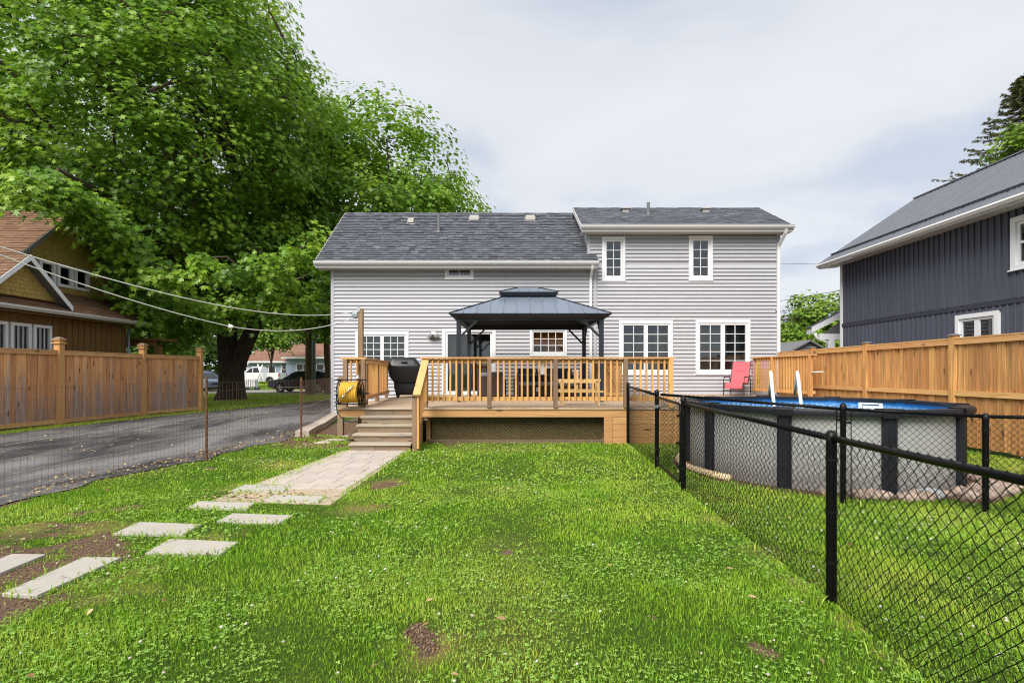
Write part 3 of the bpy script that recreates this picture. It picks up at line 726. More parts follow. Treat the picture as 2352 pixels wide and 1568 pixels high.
# downspouts
def downspout(parent, pts, w_=.085, d_=.06, straps=()):
    m = MB()
    for a, b in zip(pts, pts[1:]): m.bar(a, b, w_, d_, up=(0, -1, 0) if abs(a[2]-b[2]) > abs(a[1]-b[1]) else (0, 0, 1))
    for x, y, z in straps: m.box(x-.09, x+.09, y-.045, y+.03, z-.012, z+.012)
    m.build('downspout', 'white_gutter', parent)
X = hx(1356); downspout(house, [(X, YE-.03, 5.04), (X, YE+.02, 4.93), (X, HY0-.10, 4.72), (X, HY0-.075, 4.62), (X, HY0-.075, .9)], straps=[(X, HY0-.06, 3.6), (X, HY0-.06, 2.0)])
X = hx(1785); downspout(house, [(X+.06, YE-.03, 6.23), (X+.06, YE+.03, 6.10), (X, HY0-.11, 5.75), (X, HY0-.09, 5.66), (X, HY0-.09, .85)], .095, straps=[(X, HY0-.07, 3.6), (X, HY0-.07, 1.6)])
# twin floodlight
X, Z = hx(996), hz(771); fl = link('floodlight', None, None, house)
m = MB(); m.box(X-.07, X+.07, HY0-.07, HY0-.025, Z-.01, Z+.14); m.build('mounting_plate', 'white_trim', fl)
m = MB(); m.box(X-.05, X+.05, HY0-.16, HY0-.072, Z-.10, Z+.03); m.build('sensor', 'bronze_frame', fl)
for s_ in (-1, 1):
    m = MB(); m.lathe([(.03, .12), (.05, .10), (.085, .0), (.075, -.012), (.02, -.004)], (X+s_*.12, HY0-.17, Z), 'Y', 16)
    m.build('lamp_head', 'bulb_grey', fl, smooth=True)
# ------------------------------------------------------------------ the deck
DZ, DF, DXL, DXR = .77, 10.86, -3.66, 8.45
deck = thing('wood_deck', 'raised timber deck with stairs and baluster railing along the back of the grey house', 'deck', (1.5, DF, 0))
rnd = random.Random(5)
y = DF-.02; i = 0
while y < HY0-.08:
    cut = rnd.uniform(-1, 5.5)
    for a, b in ((DXL, cut-.003), (cut+.003, DXR)):
        m = MB(); m.box(a, b, y, y+.138, DZ-.036+rnd.uniform(-.002, .001), DZ+rnd.uniform(-.002, .002)); m.build('deck_board', 'deck_wood', deck)
    y += .145; i += 1
def plank(name, mat, parent, *b):
    m = MB(); m.box(*b); return m.build(name, mat, parent)
plank('fascia', 'fascia_wood', deck, -1.93, 3.75, DF, DF+.04, .575, DZ-.04); plank('fascia', 'fascia_wood', deck, DXL, -3.08, DF+.02, DF+.06, .575, DZ-.04)
plank('fascia', 'fascia_wood', deck, 3.76, DXR, DF+.004, DF+.044, .575, DZ-.04)
plank('fascia', 'rail_wood_y', deck, DXL-.0, DXL+.04, DF+.062, HY0-.05, .575, DZ-.04)
# lattice under the deck
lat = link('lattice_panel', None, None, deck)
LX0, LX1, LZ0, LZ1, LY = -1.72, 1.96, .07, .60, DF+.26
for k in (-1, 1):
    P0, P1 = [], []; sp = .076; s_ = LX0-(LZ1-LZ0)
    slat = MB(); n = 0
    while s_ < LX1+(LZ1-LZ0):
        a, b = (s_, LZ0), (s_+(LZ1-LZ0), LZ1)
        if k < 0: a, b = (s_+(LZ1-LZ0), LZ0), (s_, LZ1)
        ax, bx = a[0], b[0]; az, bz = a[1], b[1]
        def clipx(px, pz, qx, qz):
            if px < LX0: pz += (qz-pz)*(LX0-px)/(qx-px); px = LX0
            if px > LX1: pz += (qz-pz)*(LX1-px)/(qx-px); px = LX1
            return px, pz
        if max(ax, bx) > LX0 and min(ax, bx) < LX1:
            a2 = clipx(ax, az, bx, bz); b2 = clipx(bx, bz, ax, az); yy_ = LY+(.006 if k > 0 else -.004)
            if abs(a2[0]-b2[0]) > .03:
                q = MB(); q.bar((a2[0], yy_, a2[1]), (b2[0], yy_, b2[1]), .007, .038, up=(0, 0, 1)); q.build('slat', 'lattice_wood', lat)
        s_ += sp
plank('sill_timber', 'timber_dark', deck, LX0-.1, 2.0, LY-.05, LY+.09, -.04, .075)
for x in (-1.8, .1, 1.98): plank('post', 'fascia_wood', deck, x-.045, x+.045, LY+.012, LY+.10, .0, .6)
# horizontal skirt boards beside the gate
plank('post', 'fascia_wood', deck, 1.93, 2.10, DF-.012, DF+.03, .0, .572)
for r in range(4): plank('skirt_board', 'fascia_wood', deck, 2.105, 3.74, DF+.0, DF+.032, .012+r*.141, .012+r*.141+.136)
# railings
def railing(name, p0, p1, zt=1.83, zb=.77, posts=(), fresh=(), balus=True, first=0., axis='X', start=.11, cap=.14, out=-1, skip=()):
    """posts: distances along the run; balusters stand on the outer face of the two rails"""
    r = link(name, None, None, deck); p0, p1 = Vector((*p0, 0)), Vector((*p1, 0)); L = (p1-p0).length; u = (p1-p0).normalized(); nn = Vector((u.y, -u.x, 0))*(1 if out < 0 else -1)
    mt = 'rail_wood' if axis == 'X' else 'rail_wood_y'
    up = Vector((0, 0, 1))
    m = MB(); m.bar(p0-u*.05+up*(zt-.018)-nn*.0, p1+u*.05+up*(zt-.018), cap, .036); m.build('top_rail', mt, r)
    m = MB(); m.bar(p0+up*(zt-.085)-nn*.03, p1+up*(zt-.085)-nn*.03, .038, .085); m.build('rail', mt, r)
    m = MB(); m.bar(p0+up*(zb+.185)-nn*.03, p1+up*(zb+.185)-nn*.03, .038, .085); m.build('rail', mt, r)
    for s_ in posts:
        c = p0+u*s_+nn*.03; m = MB(); m.bar(c+up*(zb+.0), c+up*(zt-.037), .088, .088, up=nn); m.build('post', 'baluster_wood' if posts.index(s_) in fresh else 'old_post', r)
    s_ = start
    k = 0
    while s_ < L-.05:
        if not any(abs(s_-q) < .075 for q in posts):
            c = p0+u*s_+nn*.012+u*rnd.uniform(-.004, .004); dz = rnd.uniform(-.006, .006)
            m = MB(); ctop = c+up*(zt-.037); cb = c+up*(zb+.135+dz); a, b = u*.019, nn*.019
            m.hexa([cb-a-b, cb+a-b, cb+a+b+up*-.012, cb-a+b+up*-.012], [ctop-a-b, ctop+a-b, ctop+a+b, ctop-a+b]); m.build('baluster', 'baluster_wood', r)
        s_ += .1248; k += 1
    return r
FR0 = PX(970, DF)
railing('front_railing', (FR0, DF+.03), (3.37, DF+.03), posts=(PX(1124, DF)-FR0, PX(1276, DF)-FR0, PX(1437, DF)-FR0, 3.37-FR0-.045), start=.085, fresh=(3,))
railing('corner_railing', (PX(787, DF+.2), DF+.24), (PX(836, DF+.2), DF+.24), posts=(.06, .44), start=.17)
railing('side_railing', (-3.22, 11.3), (-3.62, 15.1), posts=(.35, 2.0, 3.75), start=.12, axis='Y', out=1)
railing('end_railing', (8.0, 17.25), (8.42, 14.45), zt=2.02, posts=(1.1, 2.74), start=.1, axis='Y', out=-1, fresh=(0, 1))
# stairs
st = link('stairs', None, None, deck); SX0, SX1 = -3.08, -1.94
noses = [DF-.005, DF-.25, DF-.495, DF-.74, DF-.985]; lev = [DZ, .616, .462, .308, .154]
for k, (ny, z) in enumerate(zip(noses, lev)):
    if k: 
        m = MB(); m.box(SX0-.03, SX1+.015, ny-.03, ny+.262, z-.038, z); m.build('tread', 'tread_wood', st)
    else:
        m = MB(); m.box(SX0-.01, SX1+.015, ny-.035, ny-.018, z-.037, z+.002); m.build('tread', 'tread_wood', st)
    j = SX0+rnd.uniform(.3, .8)
    zb_ = lev[k+1]+.001 if k < 4 else -.03
    for a, b in ((SX0, j-.002), (j+.002, SX1)): m = MB(); m.box(a, b, ny+.002, ny+.036, zb_, z-.039); m.build('riser', 'riser_wood', st)
for X in (SX0+.02, SX1+.0):
    m = MB(); m.prism([(DF-.95, -.03), (DF+.03, -.03), (DF+.03, .56), (DF-.02, .56)], 'X', X-.015, X+.02); m.build('stringer', 'riser_wood', st)
for r in range(4):
    z = .01+r*.142; ya = DF-.98+ (z/.62)*.98 if r else DF-.98
    m = MB(); m.prism([(max(DF-.98, DF-.98+(z-.1)*1.58), z), (DF+.02, z), (DF+.02, z+.137), (max(DF-.98, DF-.98+(z+.04)*1.58), z+.137)], 'X', -1.90, -1.875); m.build('skirt_board', 'fascia_wood', st)
sr = link('stair_railing', None, None, deck); NX = -1.815
A, B = Vector((NX, 9.93, 1.05)), Vector((NX, DF+.03, 1.735))
m = MB(); m.bar(A+Vector((0, -.08, .02)), B+Vector((0, .0, .045)), .145, .038); m.build('top_rail', 'rail_wood_y', sr)
m = MB(); m.bar(A+Vector((-.02, 0, -.07)), B+Vector((-.02, 0, -.045)), .038, .085); m.build('rail', 'rail_wood_y', sr)
m = MB(); m.box(NX-.095, NX-.005, 9.90, 9.99, -.03, 1.02); m.build('newel_post', 'old_post', sr)
m = MB(); m.box(NX-.002, NX+.036, 9.895, 9.985, .05, 1.035); m.build('newel_post', 'baluster_wood', sr)
m = MB(); m.box(NX-.05, NX+.04, DF+.035, DF+.125, .5, 1.78); m.build('post', 'old_post', sr)
for k in range(7):
    t_ = (k+.9)/7.6; c = A.lerp(B, t_); m = MB(); m.box(NX+.0, NX+.036, c.y-.019, c.y+.019, c.z-.70, c.z-.02); m.build('baluster', 'baluster_wood', sr)

# ------------------------------------------------------------------ gazebo on the deck
GXL, GXR, GYF, GYB = -1.34, 2.25, 13.06, 16.2
gz_ = thing('gazebo', 'charcoal metal hardtop gazebo with two tier hip roof standing on the deck', 'gazebo', ((GXL+GXR)/2, (GYF+GYB)/2, DZ))
GZE = 2.84
for X in (GXL, GXR):
    for Y in (GYF, GYB):
        p = link('post', None, None, gz_)
        m = MB(); m.box(X-.055, X+.055, Y-.055, Y+.055, DZ+.008, GZE+.03); m.build('post_shaft', 'gaz_metal', p)
        m = MB(); m.box(X-.10, X+.10, Y-.10, Y+.10, DZ, DZ+.0075); m.box(X-.07, X+.07, Y-.07, Y+.07, DZ+.008, DZ+.05); m.build('foot_plate', 'gaz_metal', p)
        sx, sy = (1 if X == GXL else -1), (1 if Y == GYF else -1)
        m = MB(); m.bar((X+sx*.05, Y, GZE-.42), (X+sx*.47, Y, GZE+.0), .05, .06, up=(0, 1, 0)); m.build('brace', 'gaz_metal', gz_)
        m = MB(); m.bar((X, Y+sy*.05, GZE-.42), (X, Y+sy*.47, GZE+.0), .05, .06, up=(1, 0, 0)); m.build('brace', 'gaz_metal', gz_)
for a in ((GXL-.05, GXR+.05, GYF-.045, GYF+.045), (GXL-.05, GXR+.05, GYB-.045, GYB+.045)): plank('beam', 'gaz_metal', gz_, *a, GZE, GZE+.12)
for a in ((GXL-.045, GXL+.045, GYF+.046, GYB-.046), (GXR-.045, GXR+.045, GYF+.046, GYB-.046)): plank('beam', 'gaz_metal', gz_, *a, GZE, GZE+.118)
OV = .14
def ring(xa, xb, ya, yb, z): return [Vector((xa, ya, z)), Vector((xb, ya, z)), Vector((xb, yb, z)), Vector((xa, yb, z))]
def hip(parent, r0, r1, nfront, nside, mat, name='roof_panel', th=.014, seam=.016):
    """four sloped faces cut into standing-seam panels"""
    for k in range(4):
        a, b = r0[k], r0[(k+1) % 4]; c, d = r1[(k+1) % 4], r1[k]; n = nfront if k % 2 == 0 else nside
        nn = (b-a).cross(d-a).normalized(); L = (b-a).length; ua = (b-a).normalized(); W = L/n
        t0 = (d-a).dot(ua); t1 = (c-a).dot(ua); H = ((d-a)-ua*t0)
        for i in range(n):
            s0, s1 = i*W, (i+1)*W
            def top(s_):
                if s_ < t0: return s_/t0
                if s_ > t1: return (L-s_)/(L-t1)
                return 1.
            pts = [a+ua*s0, a+ua*s1]
            f1, f0 = top(s1), top(s0)
            up_pts = [a+ua*s1+H*f1]
            if s0 < t1 < s1: up_pts.append(a+ua*t1+H)
            if s0 < t0 < s1: up_pts.append(a+ua*t0+H)
            up_pts.append(a+ua*s0+H*f0)
            poly = pts+up_pts; cl = []
            for p in poly:
                if not cl or (p-cl[-1]).length > 1e-4: cl.append(p)
            if (cl[0]-cl[-1]).length < 1e-4: cl.pop()
            if len(cl) < 3: continue
            m = MB(); q = len(cl); m.add([p-nn*th for p in cl]+cl, [tuple(range(q))[::-1], tuple(range(q, 2*q))]+[(j, (j+1) % q, q+(j+1) % q, q+j) for j in range(q)])
            if f1*H.length > .1 and i < n-1: m.bar(a+ua*s1+nn*.008, a+ua*s1+H*f1*.985+nn*.008, seam, .022, up=nn)
            m.build(name, mat, parent)
    for k in range(4):
        m = MB(); m.bar(r0[k]+Vector((0, 0, .008)), r1[k]+Vector((0, 0, .008)), .05, .022); m.build('hip_cap', 'gaz_metal', parent)
rf = link('roof', None, None, gz_); ex = .22
r0 = ring(GXL-ex, GXR+ex, GYF-ex, GYB+ex, GZE+.14); cx, cyy = (GXL+GXR)/2, (GYF+GYB)/2
r1 = ring(cx-.72, cx+.72, cyy-.52, cyy+.52, 3.56)
hip(rf, r0, r1, 12, 10, 'gaz_roof')
# flared eave fascia
for k in range(4):
    a, b = r0[k], r0[(k+1) % 4]; o_ = (Vector((cx, cyy, a.z))-(a+b)/2).normalized()
    ca, cb = (Vector((cx, cyy, a.z))-a), (Vector((cx, cyy, a.z))-b); ca = Vector((math.copysign(1, ca.x), math.copysign(1, ca.y), 0)); cb = Vector((math.copysign(1, cb.x), math.copysign(1, cb.y), 0))
    dn = Vector((0, 0, -.11)); tp = Vector((0, 0, -.016))
    m = MB(); m.hexa([a+ca*.11+dn, b+cb*.11+dn, b+cb*.15+dn, a+ca*.15+dn], [a-ca*.012+tp, b-cb*.012+tp, b+cb*.06+tp, a+ca*.06+tp]); m.build('eave_fascia', 'gaz_metal', rf)
m = MB()
ri0 = ring(GXL+.05, GXR-.05, GYF+.05, GYB-.05, GZE+.13); ri1 = ring(cx-.72, cx+.72, cyy-.52, cyy+.52, 3.46)
m.loft([ri0, ri1], caps=False); m.box(cx-.8, cx+.8, cyy-.6, cyy+.6, 3.47, 3.475); m.build('roof_lining', 'gaz_under', rf)
cup = link('upper_roof', None, None, gz_)
c0 = ring(cx-.80, cx+.80, cyy-.60, cyy+.60, 3.70); c1 = ring(cx-.30, cx+.30, cyy-.012, cyy+.012, 3.90)
m = MB(); m.loft([ring(cx-.64, cx+.64, cyy-.45, cyy+.45, 3.50), ring(cx-.64, cx+.64, cyy-.45, cyy+.45, 3.64)], caps=False); m.build('cupola_wall', 'gaz_under', cup)
hip(cup, c0, c1, 6, 4, 'gaz_roof')
for k in range(4):
    a, b = c0[k], c0[(k+1) % 4]; q = lambda p, s_: Vector((cx+(p.x-cx)*s_, cyy+(p.y-cyy)*s_, p.z))
    m = MB(); m.hexa([q(a, .93)+Vector((0, 0, -.11)), q(b, .93)+Vector((0, 0, -.11)), q(b, .89)+Vector((0, 0, -.11)), q(a, .89)+Vector((0, 0, -.11))], [q(a, 1.01)+Vector((0, 0, -.015)), q(b, 1.01)+Vector((0, 0, -.015)), q(b, .95)+Vector((0, 0, -.015)), q(a, .95)+Vector((0, 0, -.015))]); m.build('eave_fascia', 'gaz_metal', cup)
m = MB(); m.loft([ring(cx-.66, cx+.66, cyy-.47, cyy+.47, 3.615), ring(cx-.74, cx+.74, cyy-.55, cyy+.55, 3.62)], caps=False); m.build('roof_lining', 'gaz_under', cup)

# ------------------------------------------------------------------ things on the deck
def rbox(m, x0, x1, y0, y1, z0, z1, r=.03, n=3):
    """box with rounded vertical edges and softened top"""
    pts = []
    for cx_, cy_, a0 in ((x1-r, y1-r, 0), (x0+r, y1-r, 90), (x0+r, y0+r, 180), (x1-r, y0+r, 270)):
        for k in range(n+1): a = math.radians(a0+90*k/n); pts.append((cx_+r*math.cos(a), cy_+r*math.sin(a)))
    mx, my = (x0+x1)/2, (y0+y1)/2
    def sc(s_, z): return [(mx+(p[0]-mx)*(1-s_/(x1-x0)*2), my+(p[1]-my)*(1-s_/(y1-y0)*2), z) for p in pts]
    q = min(r*.6, (z1-z0)*.35); m.loft([sc(q*.6, z0), sc(0, z0+q), sc(0, z1-q), sc(q*.35, z1-q*.3), sc(q, z1)])
# covered barbecue
bq = thing('barbecue_grill', 'barbecue grill under a fitted black weather cover at the top of the deck stairs', 'grill', (-3.13, 15.25, DZ), math.radians(6))
bm_ = MB(); rings_ = []
for z, w_, d_, oy, ox in ((.09, .60, .46, 0, .04), (.2, .64, .49, 0, .03), (.3, .66, .49, 0, .02), (.40, .66, .49, 0, .01), (.45, .64, .48, 0, 0), (.52, .74, .52, 0, 0), (.60, .86, .57, 0, 0), (.70, .92, .60, 0, 0), (.82, .95, .62, 0, 0), (.90, .96, .63, 0, 0), (.935, .95, .63, 0, 0), (.97, .90, .61, .01, -.02), (1.05, .82, .56, .03, -.04), (1.12, .75, .50, .04, -.06), (1.16, .70, .45, .05, -.07), (1.178, .60, .34, .05, -.07), (1.184, .3, .18, .05, -.07)):
    rr = []
    for k in range(40):
        a = 2*math.pi*k/40; ca, sa = math.cos(a), math.sin(a); e_ = .24
        x = ox+w_/2*math.copysign(abs(ca)**e_, ca); y = oy+d_/2*math.copysign(abs(sa)**e_, sa)
        wr = .016*math.sin(a*9+z*11)+.012*math.sin(a*15-z*23)+.010*math.sin(a*5+z*31); wr *= 1 if z < .9 else .55
        rr.append((x*(1+wr), y*(1+wr), z))
    rings_.append(rr)
bm_.loft(rings_); bm_.build('cover', 'black_cover', bq, smooth=True)
m = MB(); m.box(-.30, .31, -.262, -.255, .43, .465); m.build('strap', 'black_vinyl', bq)
m = MB(); m.bar((-.10, -.285, 1.03), (.08, -.285, 1.03), .02, .03); m.build('handle_flap', 'black_vinyl', bq)
for sx in (-.22, .24):
    for sy in (-.18, .18): m = MB(); m.lathe([(.001, -.02), (.05, -.02), (.05, .02), (.001, .02)], (sx, sy, .05), 'X', 14); m.box(sx-.03, sx+.03, sy-.012, sy+.012, .05, .12); m.build('caster', 'black_metal', bq)
# hose reel on the corner posts
HX, HYd, HZ = PX(804, 10.72), 10.74, 1.10
hr = thing('hose_reel', 'hose reel wound with yellow hose mounted on the deck corner posts', 'hose reel', (HX, HYd, .88))
m = MB(); pts = []
for k in range(0, 24*30):
    a = 2*math.pi*k/24; t_ = k/(24*30); x = HX-.175+.35*abs(((t_*3) % 2)-1); r = .145+.030*int(t_*3)
    pts.append((x, HYd+r*math.cos(a), HZ+r*math.sin(a)))
m.tube(pts, .0185, 6); m.build('hose', 'hose_yellow', hr, smooth=True)
m = MB(); m.lathe([(.10, -.17), (.135, -.17), (.135, .17), (.10, .17)], (HX, HYd, HZ), 'X', 20); m.build('drum', 'hose_yellow', hr, smooth=True)
for s_ in (-1, 1):
    m = MB(); X = HX+s_*.215; m.tube([(X, HYd+.235*math.cos(2*math.pi*k/24), HZ+.235*math.sin(2*math.pi*k/24)) for k in range(25)], .011, 6)
    for k in range(4): a = math.pi*k/4+.3; m.tube([(X, HYd+.235*math.cos(a), HZ+.235*math.sin(a)), (X, HYd-.235*math.cos(a), HZ-.235*math.sin(a))], .009, 6)
    m.build('reel_flange', 'black_vinyl', hr, smooth=True)
m = MB(); m.tube([(HX-.27, HYd+.2, HZ+.24), (HX-.27, HYd-.10, HZ+.26), (HX+.30, HYd-.10, HZ+.26), (HX+.30, HYd+.2, HZ+.24)], .013, 6); m.tube([(HX-.27, HYd+.2, HZ-.22), (HX-.27, HYd-.06, HZ-.24), (HX+.30, HYd-.06, HZ-.24), (HX+.30, HYd+.2, HZ-.22)], .013, 6); m.tube([(HX-.27, HYd, HZ), (HX+.27, HYd, HZ)], .014, 6)
m.build('frame', 'black_vinyl', hr, smooth=True)
m = MB(); m.tube([(HX+.22, HYd-.02, HZ), (HX+.22, HYd-.10, HZ-.02), (HX+.42, HYd-.12, HZ-.02)], .013, 6); m.build('crank_handle', 'black_vinyl', hr, smooth=True)
m = MB(); m.tube([(HX+.14, HYd-.22, HZ+.16), (HX+.04, HYd-.24, HZ+.05), (HX-.05, HYd-.25, HZ-.06)], [.012, .014, .012], 8); m.tube([(HX-.05, HYd-.25, HZ-.06), (HX-.085, HYd-.255, HZ-.105)], [.028, .034], 10); m.build('nozzle', 'steel', hr, smooth=True)
m = MB(); m.lathe([(.001, .05), (.03, .05), (.035, .0), (.05, -.01), (.05, -.03), (.001, -.03)], (HX+.16, HYd-.02, HZ+.31), 'Z', 12); m.build('tap', 'steel', hr, smooth=True)
m = MB(); m.tube([(HX-.24, HYd-.03, HZ+.0), (HX-.28, HYd-.06, HZ-.2), (HX-.25, HYd-.06, HZ-.42), (HX-.12, HYd-.05, HZ-.58), (HX+.05, HYd-.02, HZ-.62), (HX+.22, HYd+.03, HZ-.60)], .014, 7); m.build('feed_hose', 'hose_green', hr, smooth=True)
# patio seating
def wicker_block(name, mat, parent, *b, r=.035):
    m = MB(); rbox(m, *b, r=r); return m.build(name, mat, parent)
ac = thing('wicker_armchair', 'brown wicker armchair with grey cushions turned away, behind the deck railing beside sliding door', 'armchair', (-.62, 15.75, DZ), math.radians(-3), local=True)
wicker_block('base', 'wicker', ac, -.40, .40, -.15, .55, .05, .30); wicker_block('backrest', 'wicker', ac, -.41, .41, -.28, -.16, .04, .64)
for s_ in (-1, 1): wicker_block('arm', 'wicker', ac, s_*.355-.055, s_*.355+.055, -.155, .55, .05, .54)
wicker_block('seat_cushion', 'cushion_dark', ac, -.29, .29, -.15, .54, .30, .43, r=.05)
m = MB(); rbox(m, -.34, -.06, -.13, .02, .42, .74, r=.06); m.build('pillow', 'cushion_light', ac, smooth=True); m = MB(); rbox(m, -.04, .38, -.13, .03, .42, .76, r=.06); m.build('pillow', 'cushion_dark', ac, smooth=True)
so = thing('wicker_sofa', 'long brown wicker sofa with charcoal cushions against the house wall under kitchen window', 'sofa', (1.05, 16.45, DZ), 0, local=True)
wicker_block('base', 'wicker', so, -.88, .88, -.62, .26, .05, .33); wicker_block('backrest', 'wicker', so, -.94, .94, .27, .40, .05, .70)
for s_ in (-1, 1): wicker_block('arm', 'wicker', so, s_*.94-.06, s_*.94+.06, -.62, .265, .05, .56)
for k in range(3):
    a = -.87+k*.583; m = MB(); rbox(m, a+.005, a+.575, -.64, .15, .335, .455, r=.05); m.build('seat_cushion', 'cushion_light', so, smooth=True, sharp=50)
    m = MB(); rbox(m, a+.01, a+.57, .08, .26, .46, .86, r=.06); m.build('back_cushion', 'cushion_dark', so, smooth=True, sharp=50)
m = MB(); m.box(-.30, -.21, -.628, -.622, .16, .28); m.build('care_tag', 'paper_white', so)
tb = thing('patio_table', 'narrow dark brown patio table carrying a white flowerpot behind the railing', 'table', (.69, 14.6, DZ), 0, local=True)
m = MB()
for k in range(4): m.box(-.58, .58, -.2+k*.1, -.2+k*.1+.092, .66, .69)
m.build('tabletop', 'dark_brown', tb)
for sx in (-.52, .52):
    for sy in (-.15, .15): m = MB(); m.box(sx-.02, sx+.02, sy-.02, sy+.02, 0, .66); m.build('leg', 'dark_brown', tb)
pt = thing('flowerpot', 'square white flowerpot with a leafy green plant on the patio table', 'plant pot', (PX(1245, 14.5), 14.5, DZ+.69), 0, local=True)
def rr4(w_, z): return [(-w_, -w_, z), (w_, -w_, z), (w_, w_, z), (-w_, w_, z)]
m = MB(); m.loft([rr4(.10, 0), rr4(.135, .26), rr4(.145, .26), rr4(.145, .29), rr4(.125, .29), rr4(.12, .24)]); m.build('pot', 'pot_white', pt)
V, F, T = [], [], []
for k in range(150):
    a = random.random()*6.28; r = random.random()**.5*.18; h = .28+random.random()*.13-.25*r; l = random.uniform(.05, .09); tl = random.uniform(-.4, .6)
    dx, dy = math.cos(a), math.sin(a); c = Vector((dx*r, dy*r, h)); u = Vector((dx*math.cos(tl), dy*math.cos(tl), math.sin(tl))); w_ = Vector((-dy, dx, random.uniform(-.3, .3)))*.35
    b0 = len(V); V += [c, c+u*l*.5+w_*l, c+u*l, c+u*l*.5-w_*l]; F.append((b0, b0+1, b0+2, b0+3)); T += [random.random()]*4
link('plant', np_mesh('plant', [tuple(v) for v in V], F, T), 'leaf_pot', pt, kind='stuff')
# pale pine trestle stand
tr = thing('trestle_stand', 'small pale pine trestle stand with crossbars just inside the deck railing', 'stand', (PX(1330, 11.75), 11.75, DZ), 0, local=True)
for sx in (-.40, .40):
    for sy in (-.16, .16): m = MB(); m.bar((sx+.02, sy*1.2, 0), (sx, sy*.5, .55), .038, .06, up=(0, 1, 0)); m.build('leg', 'pine_pale', tr)
for sy, z, a, b in ((-.12, .545, -.48, .47), (.12, .50, -.45, .45), (-.175, .29, -.48, .52), (.175, .31, -.45, .46)):
    m = MB(); m.box(a, b, sy-.02, sy+.02, z, z+.045); m.build('crossbar', 'pine_pale', tr)
for x, h in ((-.22, .78), (-.02, .80), (.20, .78)): m = MB(); m.box(x-.02, x+.02, .142, .18, .31, h); m.build('upright', 'pine_pale', tr)
# garden gate leaf with a diagonal brace
gg = thing('board_gate', 'upright cedar board gate panel with diagonal brace standing on the deck', 'gate', (PX(1407, 15.2), 15.2, DZ), math.radians(-8))
for k in range(5): m = MB(); m.box(-.27+k*.11, -.27+k*.11+.104, 0, .02, .04, 1.10-.012*k); m.build('board', 'cedar', gg)
m = MB(); m.bar((-.22, -.022, 1.0), (.22, -.022, .10), .02, .085, up=(0, 1, 0)); m.build('brace', 'pine_pale', gg)
for z in (.06, 1.0): m = MB(); m.box(-.275, .27, -.045, -.002, z, z+.085); m.build('rail', 'cedar_rail', gg)
bd = thing('board_stack', 'upright bundle of reddish boards leaning beside the cedar gate panel', 'boards', (PX(1374, 15.4), 15.4, DZ))
for k in range(3): m = MB(); o_ = PX(1374, 15.4); m.box(o_-.12+k*.085, o_-.12+k*.085+.08, 15.36+k*.01, 15.385+k*.01, DZ, DZ+1.05+.03*k); m.build('board', 'brown_board', bd)
# red sling chair
ch = thing('sling_chair', 'red sling patio chair with dark bronze frame on the deck by the pool', 'chair', (PX(1701, 16.4), 16.62, DZ), math.radians(-40), local=True)
prof = [(-.43, .24), (-.425, .34), (-.37, .415), (-.15, .40), (.06, .37), (.16, .42), (.24, .56), (.33, .80), (.41, 1.02), (.44, 1.09)]
m = MB(); m.loft([[(x, p[0], p[1]) for x in np.linspace(-.265, .265, 5)] for p in prof], caps=False, closed=False); b0 = len(m.v)
m.loft([[(x, p[0]+.008, p[1]-.010) for x in np.linspace(-.265, .265, 5)] for p in prof], caps=False, closed=False); m.build('sling', 'red_sling', ch, smooth=True)
m = MB(); m.loft([[(x, p[0]-.016, p[1]+.004) for x in np.linspace(-.15, .15, 3)] for p in prof[7:9]], caps=False, closed=False); m.build('headrest', 'red_sling', ch)
for s_ in (-1, 1):
    m = MB(); m.tube([(s_*.275, p[0], p[1]) for p in prof], .015, 8); m.build('side_rail', 'bronze_frame', ch, smooth=True)
    m = MB(); m.tube([(s_*.31, -.40, 0), (s_*.31, -.39, .50), (s_*.31, -.34, .575), (s_*.31, -.25, .60), (s_*.31, .14, .60), (s_*.31, .24, .57), (s_*.31, .34, .0)], .015, 8); m.build('arm', 'bronze_frame', ch, smooth=True)
    m = MB(); m.box(s_*.31-.028, s_*.31+.028, -.34, .16, .60, .625); m.build('armrest', 'bronze_frame', ch)
for y_, z_ in ((-.39, .18), (.30, .2), (-.39, .36)): m = MB(); m.tube([(-.31, y_, z_), (.31, y_, z_)], .012, 8); m.build('crossbar', 'bronze_frame', ch, smooth=True)

# ------------------------------------------------------------------ clothesline
CPX = PX(829, 11.32)
cp = thing('clothesline_post', 'tall weathered wooden clothesline post standing at the deck corner', 'post', (CPX, 11.32, 0))
m = MB(); m.box(CPX-.048, CPX+.048, 11.27, 11.37, 0, 2.90); m.build('shaft', 'old_post', cp)
m = MB(); m.box(CPX-.07, CPX+.0, 11.262, 11.268, 2.84, 2.95); m.build('bracket', 'steel', cp)
m = MB(); m.lathe([(.02, -.02), (.075, -.025), (.06, 0), (.075, .025), (.02, .02)], (CPX-.12, 11.30, 2.755), 'Y', 18); m.build('pulley', 'galv', cp, smooth=True)
m = MB(); m.tube([(CPX-.12, 11.30, 2.755), (CPX-.04, 11.265, 2.82)], .01, 6); m.build('hook', 'steel', cp)
far = Vector((-6.3, 5.3, 3.12)); near = Vector((CPX-.13, 11.30, 2.83))
cl = thing('clothesline', 'white rope clothesline sagging from the wooden post past the driveway', 'clothesline', (near.x, near.y, 0))
m = MB(); m.tube([far.lerp(near, t_)-Vector((0, 0, .36*4*t_*(1-t_)*(1.0+.55*(t_-.5)))) for t_ in np.linspace(0, 1, 28)], .008, 6); m.build('upper_line', 'rope_white', cl, smooth=True)
n2 = near-Vector((0, 0, .13)); kn = Vector((PX(530, 8.75), 8.75, PZ(750, 8.75)))
pts = [far.lerp(kn, t_)-Vector((0, 0, .10*4*t_*(1-t_))) for t_ in np.linspace(0, 1, 14)]+[kn.lerp(n2, t_)-Vector((0, 0, .16*4*t_*(1-t_))) for t_ in np.linspace(0, 1, 14)][1:]
